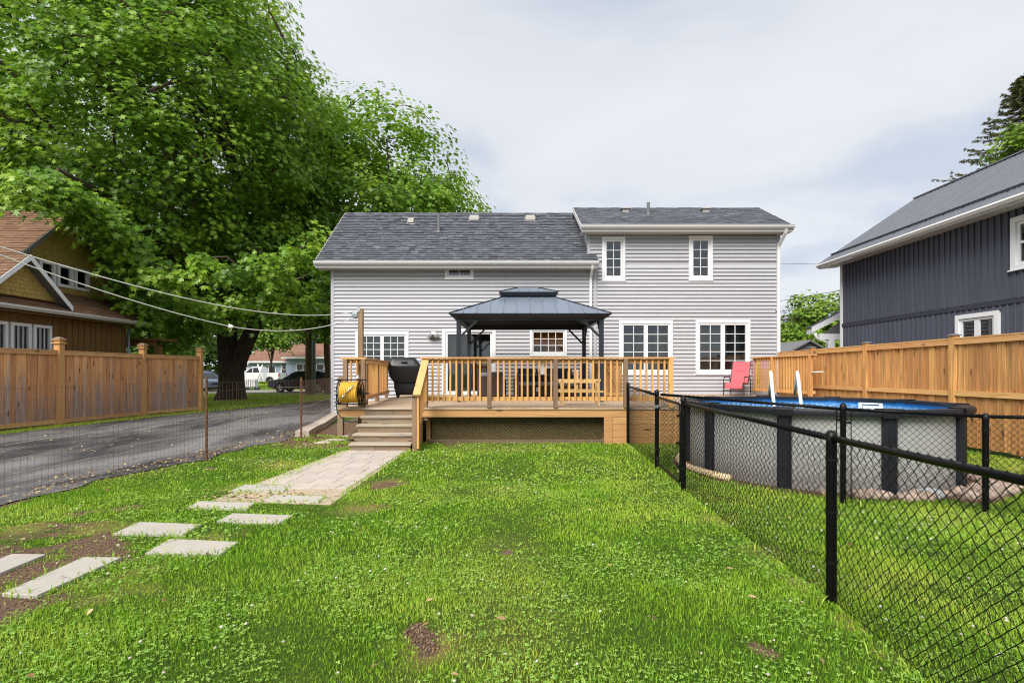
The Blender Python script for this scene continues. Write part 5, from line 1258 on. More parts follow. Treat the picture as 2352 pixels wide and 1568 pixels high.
# small grey garage far behind
ga_ = thing('grey_garage', 'small grey roofed garage beyond the trees between the two houses', 'garage', (19.6, 36, 0))
m = MB(); m.box(18.0, 22.0, 35, 39, 0, 2.5); m.prism([(18.0, 2.5), (20.0, 3.6), (22.0, 2.5)], 'Y', 35, 39); m.build('wall', 'room_grey', ga_)
m = MB()
for s_ in (-1, 1): m.hexa([(20+s_*2.3, 34.7, 2.36), (20, 34.7, 3.62), (20, 39.3, 3.62), (20+s_*2.3, 39.3, 2.36)], [(20+s_*2.3, 34.7, 2.46), (20, 34.7, 3.72), (20, 39.3, 3.72), (20+s_*2.3, 39.3, 2.46)])
m.build('roof', 'vent_grey', ga_)
m = MB(); m.box(18.6, 21.4, 34.95, 34.995, 0.05, 2.2); m.build('garage_door', 'white_trim', ga_)

# ------------------------------------------------------------------ brown and yellow neighbour house on the left
LX = -14.5
lh = thing('brown_house', 'brown and mustard shingled cottage with russet roof behind the weathered fence', 'house', (-18, 17, 0))
lw = [(14.96, 15.60, 1.75, 2.97), (15.67, 16.30, 1.75, 2.97), (14.05, 14.88, 1.75, 2.97)]
m = MB(); holes_wall(8, 19.5, 0, 3.35, [(a+.05, b-.05, c+.05, d-.05) for a, b, c, d in lw], lambda a, b, c, d: m.box(LX-.2, LX-.03, a, b, c, d)); m.box(-26, LX-.2, 19.3, 19.5, 0, 3.35); m.box(-26, LX-.2, 8, 8.2, 0, 3.35)
m.build('wall', 'brown_board', lh)
y = 8.0
while y < 19.45:
    w_ = .24; segs = [(.05, 3.30)]
    for a, b, c, d in lw:
        if a-.02 < y+w_/2 < b+.02: segs = [(.05, c), (d, 3.30)]
    for s0, s1 in segs:
        m = MB(); m.box(LX-.028, LX-.012, y+.003, min(19.5, y+w_)-.003, s0, s1)
        if y > 16.4: m.box(LX-.0115, LX+.012, y-.025, y+.025, s0, s1)
        m.build('siding_board', 'brown_board', lh)
    y += w_
def side_window(parent, x, a, b, c, d, trim=.09, lights=3):
    wd = link('window', None, None, parent); m = MB()
    for p in ((a, b, d-trim, d), (a, b, c, c+trim), (a, a+trim, c+trim, d-trim), (b-trim, b, c+trim, d-trim)): m.box(x-.10, x+.04, *p)
    m.build('window_frame', 'white_trim', wd)
    m = MB(); g0, g1 = a+trim, b-trim
    for i in range(1, lights): yy_ = g0+(g1-g0)*i/lights; m.box(x-.02, x+.01, yy_-.008, yy_+.008, c+trim, d-trim)
    m.build('muntin', 'white_trim', wd)
    for i in range(lights): m = MB(); m.box(x-.035, x-.028, g0+(g1-g0)*i/lights+.008, g0+(g1-g0)*(i+1)/lights-.008, c+trim, d-trim); m.build('pane', 'pane_glass', wd)
    m = MB(); m.box(x-.3, x-.28, a+.03, b-.03, c+.03, d-.03); m.build('room_back', 'room_dark', wd)
for q in lw: side_window(lh, LX, *q)
UXp = -15.5
skr = link('skirt_roof', None, None, lh)
m = MB(); m.hexa([(LX+.5, 7.6, 3.33), (LX+.5, 20.0, 3.33), (UXp-.1, 20.0, 4.20), (UXp-.1, 7.6, 4.20)], [(LX+.5, 7.6, 3.42), (LX+.5, 20.0, 3.42), (UXp-.1, 20.0, 4.29), (UXp-.1, 7.6, 4.29)]); m.build('roof_deck', 'vent_grey', skr)
v_ = Vector((UXp-.1-(LX+.5), 0, .87)); shingles(skr, 'shingle', 'shingle_brown', (LX+.5, 12.0, 3.424), (0, 1, 0), v_.normalized(), 8.0, v_.length, .14, .2, .4, 90, 31)
m = MB(); m.prism([(LX+.50, 3.42), (LX+.60, 3.42), (LX+.61, 3.37), (LX+.56, 3.30), (LX+.50, 3.29)], 'Y', 7.6, 20.02); m.build('gutter', 'soffit', skr)
m = MB(); m.box(LX-.02, LX+.49, 7.6, 20, 3.24, 3.262); m.build('soffit', 'brown_board', skr)
# upper gable wall, shingled
gw = link('gable_wall', None, None, lh)
ap_d, ap_z = 17.98, 7.02; m = MB(); m.prism([(13.0, 3.6), (ap_d+2.9, 3.6), (ap_d+2.9, 4.2), (ap_d, ap_z), (13.0, 4.2 if False else ap_z-.97*(ap_d-13.0))], 'X', UXp-.2, UXp-.02); m.build('sheathing', 'shingle_yellow', gw)
uw = [(16.95, 17.55, 4.45, 5.22), (17.62, 18.25, 4.45, 5.22), (18.32, 18.95, 4.45, 5.22)]
def clipg(x0, x1, h):
    z = 4.2+h; lim0 = 13.0; a, b = 13+x0, 13+x1
    lo = max(13.05, ap_d-(ap_z-z)/.97); hi = ap_d+(ap_z-z)/.97
    a, b = max(a, lo), min(b, hi)
    if 4.40 < z < 5.25:
        if a < 16.9 and b > 16.9: b = 16.9
        elif 16.9 <= a and a < 19.0:
            if b > 19.0: a = 19.0
            else: return 0, 0
    return a-13, b-13
shingles(gw, 'wall_shingle', 'shingle_yellow', (UXp-.018, 13.0, 4.2), (0, 1, 0), (0, 0, 1), 8.0, 2.9, .125, .10, .2, 70, 41, th=.01, clip=clipg)
for q in uw: side_window(lh, UXp+.02, *q, trim=.10, lights=1)
mr = link('roof', None, None, lh)   # ridge runs away to the left, near slope faces the yard
def gable_roof(parent, xg, dap, zap, slope, half, xl, mat, n1, seed, th=.1):
    for s_ in (-1, 1):
        e0 = Vector((xg, dap+s_*half, zap-slope*half)); ap = Vector((xg, dap, zap)); el = Vector((xl, e0.y, e0.z)); al = Vector((xl, dap, zap)); dn = Vector((0, 0, -th))
        m = MB(); m.hexa([e0+dn, ap+dn, al+dn, el+dn], [e0, ap, al, el]); m.build('roof_deck', 'vent_grey', parent)
        L = (ap-e0).length; v = (ap-e0).normalized()
        if s_ < 0: shingles(parent, 'shingle', mat, el+Vector((0, 0, .003)), (1, 0, 0), v, xg-xl, L, .15, .22, .45, n1, seed)
        else: shingles(parent, 'shingle', mat, e0+Vector((0, 0, .003)), (-1, 0, 0), v, xg-xl, L, .15, .22, .45, 0, seed)
        m = MB(); q = Vector((.02, 0, 0)); m.hexa([e0+dn*1.6, e0+dn*1.6+q, ap+dn*1.6+q, ap+dn*1.6], [e0+Vector((0, 0, .01)), e0+q+Vector((0, 0, .01)), ap+q+Vector((0, 0, .01)), ap+Vector((0, 0, .01))]); m.build('bargeboard', 'vent_grey' if n1 != 41 else 'white_trim', parent)
gable_roof(mr, UXp+.35, ap_d, 7.12, .97, 3.4, -27, 'shingle_brown', 60, 51)
sg = link('small_gable', None, None, lh)
gable_roof(sg, LX+.45, 15.12, 4.94, .92, 1.45, -16.5, 'shingle_brown', 41, 61)
m = MB(); m.prism([(13.85, 3.72), (16.4, 3.72), (15.12, 4.83)], 'X', LX+.02, LX+.14); m.build('sheathing', 'shingle_yellow', sg)
def clips(x0, x1, h):
    hw = max(0, (1.05-h)/.9); return max(x0, 1.3-hw), min(x1, 1.3+hw)
shingles(sg, 'wall_shingle', 'shingle_yellow', (LX+.142, 13.82, 3.74), (0, 1, 0), (0, 0, 1), 2.6, 1.05, .12, .12, .2, 60, 71, th=.01, clip=clips)
m = MB(); m.box(LX-3, LX+.45, 20.3, 20.5, 2.55, 2.75); m.box(LX+.46, LX+.68, 20.3, 20.5, 0, 2.55); m.box(LX-3, LX+.75, 20.2, 21.3, 2.751, 2.85); m.build('porch', 'brown_board', lh)
m = MB(); m.tube([(LX+.06, 19.52, 3.2), (LX+.06, 19.52, .2)], .045, 8); m.build('downspout', 'galv', lh, smooth=True)
# stacked firewood just behind the fence top
fw = thing('firewood_stack', 'pile of split logs under a board showing above the weathered fence', 'firewood', (-13.6, 16.4, 0))
rf_ = random.Random(8); m = MB(); m.box(-13.95, -13.25, 14.9, 18.3, 0, 1.98); m.build('stack', 'pole_wood', fw)
for k in range(26):
    y = 15.0+k*.125; r = rf_.uniform(.05, .085); m = MB(); m.lathe([(.001, -.35), (r, -.35), (r*1.05, .0), (r, .35), (.001, .35)], (-13.6, y, 1.98+r*.8), 'X', 8); m.build('log', 'pine_pale' if rf_.random() < .4 else 'pole_wood', fw)

# ------------------------------------------------------------------ across the street: blue bungalow, vehicles, poles
BD = 72.; bh = thing('blue_bungalow', 'pale blue bungalow with russet roof and navy door across the street', 'house', (PX(690, BD), BD, .7))
def bxz(x, y): return PX(x, BD), PZ(y, BD)
zb0 = .68; xa, xm, xb = PX(566, BD), PX(657, BD), PX(860, BD); ze1, ze2 = PZ(832, BD), PZ(822, BD)
for k in range(15):
    z = zb0+k*.2
    if z+.2 < ze1+.05: m = MB(); m.box(xa, xm, BD+.6-.02, BD+.62, z, z+.19); m.build('siding_board', 'blue_siding', bh)
    m = MB(); m.box(xm, xb, BD-.02, BD, z, z+.19); m.build('siding_board', 'blue_siding', bh)
m = MB(); m.box(xa, xm, BD+.62, BD+7, .2, ze1); m.box(xm, xb, BD+.001, BD+7, .2, ze2); m.build('wall', 'blue_siding', bh)
rf = link('roof', None, None, bh)
def slope_roof(x0, x1, ye, ze, yr, zr, seed):
    v = Vector((0, yr-ye, zr-ze)); m = MB(); m.hexa([(x0, ye, ze-.12), (x1, ye, ze-.12), (x1, yr, zr-.12), (x0, yr, zr-.12)], [(x0, ye, ze), (x1, ye, ze), (x1, yr, zr), (x0, yr, zr)]); m.hexa([(x0, yr, zr-.12), (x1, yr, zr-.12), (x1, 2*yr-ye, ze-.12), (x0, 2*yr-ye, ze-.12)], [(x0, yr, zr), (x1, yr, zr), (x1, 2*yr-ye, ze), (x0, 2*yr-ye, ze)]); m.build('roof_deck', 'shingle_red', rf)
    shingles(rf, 'shingle', 'shingle_red', (x0, ye, ze+.002), (1, 0, 0), v.normalized(), x1-x0, v.length, .3, .6, 1.1, 0, seed, th=.02)
    m = MB(); m.box(x0, x1, ye-.1, ye-.01, ze-.2, ze+.02); m.build('gutter', 'white_trim', rf)
slope_roof(xa-.4, xm+.6, BD, ze1+.15, BD+4, ze1+2.0, 3); slope_roof(xm-.4, xb+.4, BD-.6, ze2+.1, BD+4, PZ(789, BD+4), 4)
def bwin(x0, x1, y0, y1, d, frames=2):
    a, z1 = PX(x0, d), PZ(y0, d); b, z0 = PX(x1, d), PZ(y1, d); wd = link('window', None, None, bh); m = MB(); t_ = .12
    for p in ((a, b, z1-t_, z1), (a, b, z0, z0+t_), (a, a+t_, z0, z1), (b-t_, b, z0, z1)): m.box(p[0], p[1], d-.08, d-.03, p[2], p[3])
    for i in range(1, frames): xx = a+(b-a)*i/frames; m.box(xx-.05, xx+.05, d-.075, d-.03, z0+t_, z1-t_)
    m.build('window_frame', 'white_trim', wd)
    for i in range(frames): m = MB(); m.box(a+(b-a)*i/frames+.06, a+(b-a)*(i+1)/frames-.06, d-.05, d-.04, z0+t_, z1-t_); m.build('pane', 'car_glass', wd)
bwin(600, 634, 838, 859, BD+.6); bwin(680, 713, 834, 858, BD); bwin(726, 746, 835, 856, BD, 1)
dr_ = link('front_door', None, None, bh); a, b = PX(648, BD+.6), PX(661, BD+.6)
m = MB(); m.box(a-.15, a, BD+.5, BD+.58, .75, PZ(836, BD)); m.box(b, b+.15, BD+.5, BD+.58, .75, PZ(836, BD)); m.build('door_frame', 'white_trim', dr_)
m = MB(); m.box(a, b, BD+.52, BD+.57, .75, PZ(837, BD)); m.build('door_leaf', 'navy_door', dr_)
m = MB(); m.tube([((a+b)/2+.28*math.cos(k*.4488), BD+.48, 2.2+.28*math.sin(k*.4488)) for k in range(15)], .08, 6); m.build('wreath', 'river_stone', dr_, smooth=True)
m = MB(); m.box(PX(640, BD), PX(664, BD), BD-.6, BD+.6, .5, .74); m.build('front_step', 'concrete_step', bh)

def wheel(parent, x, y, r, w_=.24, local=True, spokes=5):
    wh = link('wheel', None, None, parent)
    m = MB(); m.lathe([(r*.62, -w_/2), (r*.95, -w_/2), (r, -w_*.3), (r, w_*.3), (r*.95, w_/2), (r*.62, w_/2)], (x, y, r), 'Y', 22); m.build('tyre', 'tyre', wh, smooth=True, sharp=40)
    m = MB(); s_ = -1 if y < 0 else 1
    m.lathe([(r*.62, s_*w_*.46), (r*.56, s_*w_*.40), (r*.53, s_*w_*.2)], (x, y, r), 'Y', 22); m.lathe([(.001, s_*w_*.42), (r*.14, s_*w_*.42), (r*.14, s_*w_*.2)], (x, y, r), 'Y', 12)
    for k in range(spokes):
        a = 2*math.pi*k/spokes+.3; m.bar((x+r*.1*math.cos(a), y+s_*w_*.38, r+r*.1*math.sin(a)), (x+r*.57*math.cos(a), y+s_*w_*.36, r+r*.57*math.sin(a)), r*.17, .03, up=(0, 1, 0))
    m.build('rim', 'alloy', wh)
    m = MB(); m.lathe([(.001, s_*w_*.12), (r*.6, s_*w_*.12)], (x, y, r), 'Y', 16); m.build('brake_disc', 'tyre', wh)
def arch(x0, xw, r, n=10):
    return [(xw+r*math.cos(math.pi-math.pi*k/n), max(.24, r*math.sin(math.pi*k/n)+.33)) for k in range(n+1)]
def car_body(parent, prof, W, mat, wheels, r, tuck=.07, z_mid=.75):
    """side profile (x forward, z) lofted across the width so the flanks tuck in and the corners round off"""
    under = [(prof[0][0], prof[0][1])]
    poly = list(prof)
    bottom = []
    xs_ = sorted(wheels)
    for xw in xs_: bottom += [(xw-r*1.15, .26)]+[(xw+r*1.13*math.cos(math.pi-math.pi*k/8), r*.95+r*1.13*math.sin(math.pi*k/8)) for k in range(9)]+[(xw+r*1.15, .26)]
    full = poly+[p for p in reversed(bottom)] if poly[0][0] < poly[-1][0] else poly+bottom
    secs = []
    cx_ = sum(p[0] for p in poly)/len(poly)
    for f_, s_, dz in ((-1, .965, 0), (-.93, .99, 0), (-.6, 1., 0), (0, 1.004, .0), (.6, 1., 0), (.93, .99, 0), (1, .965, 0)):
        sec = []
        for x, z in full:
            k = max(0, (z-z_mid)/.5); yy_ = f_*W/2*(1-tuck*min(1, k)) ; sec.append((cx_+(x-cx_)*s_, yy_, z-(.035 if abs(f_) == 1 and z > z_mid else 0)))
        secs.append(sec)
    m = MB(); m.loft(secs); return m.build('body', mat, parent, smooth=True, sharp=32)
def cabin(parent, prof, W, tuck, mat, glass, winds, zb):
    """greenhouse: base and roof polygons, with glass set proud of the sides"""
    m = MB(); secs = []; zt = max(p[1] for p in prof)
    for f_ in (-1, -.9, 0, .9, 1):
        secs.append([(x, f_*W/2*(1-tuck*(z-zb)/(zt-zb)), z-(.03 if abs(f_) == 1 and z > zb+.1 else 0)+(.02 if f_ == 0 and z > zt-.1 else 0)) for x, z in prof])
    m.loft(secs); m.build('cabin', mat, parent, smooth=True, sharp=30)
    for poly in winds:
        for s_ in (-1, 1):
            m = MB(); q = [(x, s_*(W/2*(1-tuck*(z-zb)/(zt-zb))+.006), z) for x, z in poly]; n = len(q); m.add(q, [tuple(range(n))]); m.build('side_window', glass, parent)
def suv(name, label, loc, rz, mat, scale=1.):
    c = thing(name, label, 'car', loc, rz, local=True)
    wl_ = (-1.45, 1.42); r = .37
    car_body(c, [(2.36, .40), (2.40, .62), (2.34, .82), (2.20, .93), (1.30, 1.03), (1.05, 1.06), (-1.9, 1.12), (-2.28, 1.10), (-2.36, .85), (-2.34, .45)], 1.92, mat, wl_, r)
    prof = [(1.22, 1.02), (.55, 1.50), (.30, 1.60), (-.6, 1.69), (-1.5, 1.64), (-1.92, 1.52), (-2.26, 1.09)]
    cabin(c, prof, 1.80, .2, mat, 'car_glass', [[(1.0, 1.09), (.48, 1.47), (.22, 1.53), (.12, 1.08)], [(.05, 1.08), (.14, 1.54), (-.55, 1.60), (-.85, 1.58), (-.88, 1.11)], [(-.96, 1.11), (-.94, 1.58), (-1.45, 1.54), (-1.85, 1.16)]], 1.02)
    for a, b, nm in (((1.19, 1.06), (.58, 1.485), 'windscreen'), ((-2.235, 1.14), (-1.96, 1.49), 'rear_window')):
        m = MB(); o_ = .02 if nm == 'windscreen' else -.02; m.add([(a[0]+o_, -.78, a[1]), (a[0]+o_, .78, a[1]), (b[0]+o_, .66, b[1]), (b[0]+o_, -.66, b[1])], [(0, 1, 2, 3)]); m.build(nm, 'car_glass', c)
    for s_ in (-1, 1):
        m = MB(); m.tube([(.6, s_*.70, 1.63), (.3, s_*.71, 1.70), (-1.3, s_*.71, 1.73), (-1.6, s_*.69, 1.66)], .018, 6); m.build('roof_rail', 'chrome', c, smooth=True)
        m = MB(); m.box(-1.35, 1.25, s_*.955-.012, s_*.955+.012, .40, .44); m.build('sill_trim', 'chrome', c)
        m = MB(); m.hexa([(2.10, s_*.93-.03, .70), (2.375, s_*.70-.03, .66), (2.38, s_*.70+.03, .66), (2.12, s_*.94+.012, .70)], [(2.05, s_*.92-.03, .86), (2.31, s_*.70-.03, .82), (2.32, s_*.70+.03, .82), (2.06, s_*.93+.01, .86)]); m.build('headlight', 'pool_pale', c)
        m = MB(); m.box(-2.36, -1.98, s_*.86-.085, s_*.86+.085, .86, 1.06); m.build('tail_light', 'tail_red', c)
        m = MB(); m.box(.92, 1.06, s_*.96-.05, s_*.96+.10*s_*.5+.03, 1.05, 1.17); m.build('wing_mirror', mat, c)
        for xx in (.35, -.75): m = MB(); m.box(xx-.1, xx+.1, s_*.957-.014, s_*.957+.014, .92, .95); m.build('door_handle', 'chrome', c)
        for x in wl_: wheel(c, x, s_*.84, r)
    m = MB(); m.box(2.36, 2.415, -.55, .55, .56, .70); m.build('grille', 'tyre', c)
    m = MB(); m.box(-2.385, -2.36, -.26, .26, .72, .84); m.build('number_plate', 'pool_pale', c)
    return c
SD = 40.0
suv('parked_car', 'dark charcoal estate SUV parked side on in the street beyond the driveway', (PX(626, SD)+2.4, SD, .02), math.pi, 'car_black')
suv('parked_car', 'black SUV parked in front of trees at the far end of the weathered fence', (PX(474, 52), 52, .16), math.radians(-35), 'car_dark')
suv('parked_car', 'pale blue car nose just visible past the end of the weathered fence', (PX(450, 41), 41.6, .02), math.radians(-28), 'car_blue')
tk = thing('pickup_truck', 'white pickup truck parked in front of the blue bungalow behind the big trunk', 'truck', (PX(592, 57), 57.2, .30), math.pi, local=True)
car_body(tk, [(2.65, .50), (2.70, .80), (2.62, 1.02), (2.4, 1.10), (1.2, 1.16), (-.55, 1.18), (-.60, 1.20), (-2.7, 1.20), (-2.72, .6)], 1.98, 'car_white', (-1.75, 1.75), .40, tuck=.03)
cabin(tk, [(1.25, 1.14), (.55, 1.78), (.3, 1.86), (-.45, 1.86), (-.60, 1.78), (-.68, 1.16)], 1.82, .14, 'car_white', 'car_glass', [[(1.0, 1.22), (.50, 1.70), (.28, 1.76), (.25, 1.2)], [(.18, 1.2), (.2, 1.76), (-.42, 1.76), (-.55, 1.22)]], 1.14)
m = MB(); m.add([(1.24, -.8, 1.2), (1.24, .8, 1.2), (.60, .7, 1.75), (.60, -.7, 1.75)], [(0, 1, 2, 3)]); m.build('windscreen', 'car_glass', tk)
for x in (-1.75, 1.75):
    for s_ in (-1, 1): wheel(tk, x, s_*.86, .40)
m = MB(); m.box(-2.76, -2.70, -.95, .95, .5, .66); m.build('bumper', 'chrome', tk)
for s_ in (-1, 1): m = MB(); m.box(-2.74, -2.62, s_*.94-.05, s_*.94+.05, .85, 1.1); m.build('tail_light', 'tail_red', tk)
wp = thing('white_poles', 'crossed white poles leaning against the pickup truck', 'poles', (PX(596, 55.5), 55.5, .25))
for a, b in (((590, 864), (603, 837)), ((602, 864), (592, 836)), ((597, 866), (597, 850))): m = MB(); m.tube([(PX(a[0], 55.5), 55.5, PZ(a[1]+12, 55.5)), (PX(b[0], 55.8), 55.8, PZ(b[1], 55.8))], .06, 6); m.build('pole', 'pool_white', wp, smooth=True)
cr = thing('white_crate', 'white slatted crate on a low cart by the kerb beside the big trunk', 'crate', (PX(577, 45), 45, .02), 0, local=True)
for k in range(5):
    m = MB(); m.box(-.42+k*.19, -.42+k*.19+.11, -.3, -.27, .30, .95); m.build('slat', 'pool_white', cr)
for z in (.32, .6, .88): m = MB(); m.box(-.44, .46, -.268, -.24, z, z+.08); m.build('rail', 'pool_white', cr)
m = MB(); m.box(-.44, .46, -.235, .3, .28, .9); m.build('box', 'pool_pale', cr)
m = MB(); m.box(-.6, .7, -.3, .3, .18, .24); m.build('cart_bed', 'galv', cr)
for sx in (-.45, .5): m = MB(); m.lathe([(.001, -.34), (.11, -.34), (.11, .34), (.001, .34)], (sx, 0, .11), 'Y', 14); m.build('axle_wheels', 'tyre', cr)
def upole(x, d, r, h, mat, label, lean=0., name='utility_pole', xm=False):
    X = PX(x, d); t_ = thing(name, label, 'pole', (X, d, 0)); m = MB(); m.tube([(X, d, -.1), (X+lean*.5, d, h*.5), (X+lean, d, h)], [r, r*.9, r*.75], 14); m.build('shaft', mat, t_, smooth=True)
    if xm:
        m = MB(); m.box(X+lean-1.1, X+lean+1.1, d-.06, d+.06, h-.6, h-.45); m.build('crossarm', mat, t_)
        for k in (-.95, 0.3, .95): m = MB(); m.lathe([(.03, 0), (.06, .05), (.03, .1), (.055, .15), (.01, .2)], (X+lean+k, d, h-.45), n=10); m.build('insulator', 'galv', t_, smooth=True)
upole(710, 35, .26, 9.5, 'pole_wood', 'thick wooden utility pole beside the driveway end', xm=True)
upole(720.5, 34.6, .13, 9.3, 'galv', 'slim galvanised metal pole strapped beside the thick wooden pole', name='metal_pole')
upole(756, 35.2, .22, 9.0, 'pole_wood', 'leaning wooden utility pole close to the grey house corner', lean=-.45)
# service wires between the houses
pw = thing('service_wire', 'dark service wires crossing the gap between the grey house and slate house', 'cable', (PX(1860, 30), 30, 5))
for (x0, y0), (x1, y1), d in (((1780, 692), (1940, 664), 30.), ((1780, 735), (1940, 722), 30.), ((1770, 604), (1900, 606), 45.)):
    a, b = Vector((PX(x0, d), d, PZ(y0, d))), Vector((PX(x1, d), d, PZ(y1, d))); b = a+(b-a)*2.2; a = a-(b-a)*.3; m = MB(); m.tube([a.lerp(b, k/10)-Vector((0, 0, .3*.5*(k/10)*(1-k/10))) for k in range(11)], .014, 5); m.build('wire', 'black_metal', pw)
# ------------------------------------------------------------------ trees
MAPLE_V = np.array([(0, 0, 0), (.5, .1, -.03), (.25, .35, .03), (.48, .72, -.04), (.13, .62, .03), (0, 1., -.06), (-.13, .62, .03), (-.48, .72, -.04), (-.25, .35, .03), (-.5, .1, -.03)]); MAPLE_F = np.array([(0, i, i+1) for i in range(1, 9)])
SIMPLE_V = np.array([(0, 0, 0), (.45, .35, .05), (.25, .75, 0), (0, 1., -.05), (-.25, .75, 0), (-.45, .35, .05)]); SIMPLE_F = np.array([(0, 1, 2), (0, 2, 3), (0, 3, 4), (0, 4, 5)])
def leaves(P, N, tipd, size, tint, tv, tf, rng):
    """place a leaf template at points P with normals N"""
    N = N/np.linalg.norm(N, axis=1, keepdims=True); Y = tipd-N*np.sum(tipd*N, 1, keepdims=True); Y /= np.linalg.norm(Y, axis=1, keepdims=True)+1e-9; Xv = np.cross(Y, N)
    V = P[:, None, :]+size[:, None, None]*(tv[None, :, 0, None]*Xv[:, None, :]+tv[None, :, 1, None]*Y[:, None, :]+tv[None, :, 2, None]*N[:, None, :])
    F = (np.arange(len(P))[:, None, None]*len(tv)+tf[None]).reshape(-1, 3); return V.reshape(-1, 3), F, np.repeat(tint, len(tv))
def crown_points(rng, n, c, r, lo=.5, gap=.42, gs=.28, seed=1, flat=None):
    out = []
    c, r = np.array(c), np.array(r)
    while len(out) < n:
        d = rng.normal(size=(n*3, 3)); d /= np.linalg.norm(d, axis=1, keepdims=True)
        lob = .84+.30*vnoise(d*1.9+11, 1., seed)
        f = lob*(lo+(1-lo)*rng.random(n*3)**.55); p = c+d*f[:, None]*r
        keep = vnoise(p, gs, seed+5) > gap*rng.random(n*3)**.35
        if flat is not None: keep &= p[:, 2] > flat
        out += list(zip(p[keep], (p[keep]-c)/r))
    out = out[:n]; return np.array([o[0] for o in out]), np.array([o[1] for o in out])
def foliage(rng, C, D, per, rc, size, tv, tf, tintc=.2, droop=.55, nx=0):
    """each clump: a drooping umbrella of leaves facing up and outward"""
    n = len(C); R = rc*(.6+.8*rng.random(n)); R[n-nx:] *= .62; ct = np.clip(rng.normal(.5, tintc, n), .0, 1.)
    idx = np.repeat(np.arange(n), per); k = len(idx)
    a = rng.random(k)*2*np.pi; q = rng.random(k)**.55; rr = q*R[idx]
    out = D[idx].copy(); out[:, 2] *= .5; out += 1e-3; out /= np.linalg.norm(out, axis=1, keepdims=True)
    off = np.stack([np.cos(a)*rr, np.sin(a)*rr, -droop*q*q*R[idx]+rng.normal(0, .16, k)*R[idx]], 1)
    lay = rng.random(k) < .35; off[lay, 2] -= .55*R[idx][lay]
    off += out*(rng.random(k)[:, None]*.35*R[idx][:, None]); P = C[idx]+off
    N = np.stack([np.cos(a)*.55*q, np.sin(a)*.55*q, np.ones(k)*.8], 1)+out*.55+rng.normal(0, .34, (k, 3))
    tip = np.stack([np.cos(a), np.sin(a), -.55*np.ones(k)], 1)+rng.normal(0, .4, (k, 3))
    s_ = size*(.65+.6*rng.random(k)); tint = np.clip(ct[idx]+rng.normal(0, .17, k), 0, 1)
    return leaves(P, N, tip, s_, tint, tv, tf, rng)
def bend(p, q, n, amp, rng, up=.0):
    p, q = np.array(p, float), np.array(q, float); L = np.linalg.norm(q-p); o1 = rng.normal(0, amp*L, 3); ts = np.linspace(0, 1, n)
    return [Vector(p*(1-t_)+q*t_+o1*math.sin(math.pi*t_)*.5+np.array([0, 0, up*L*math.sin(math.pi*t_)])) for t_ in ts]
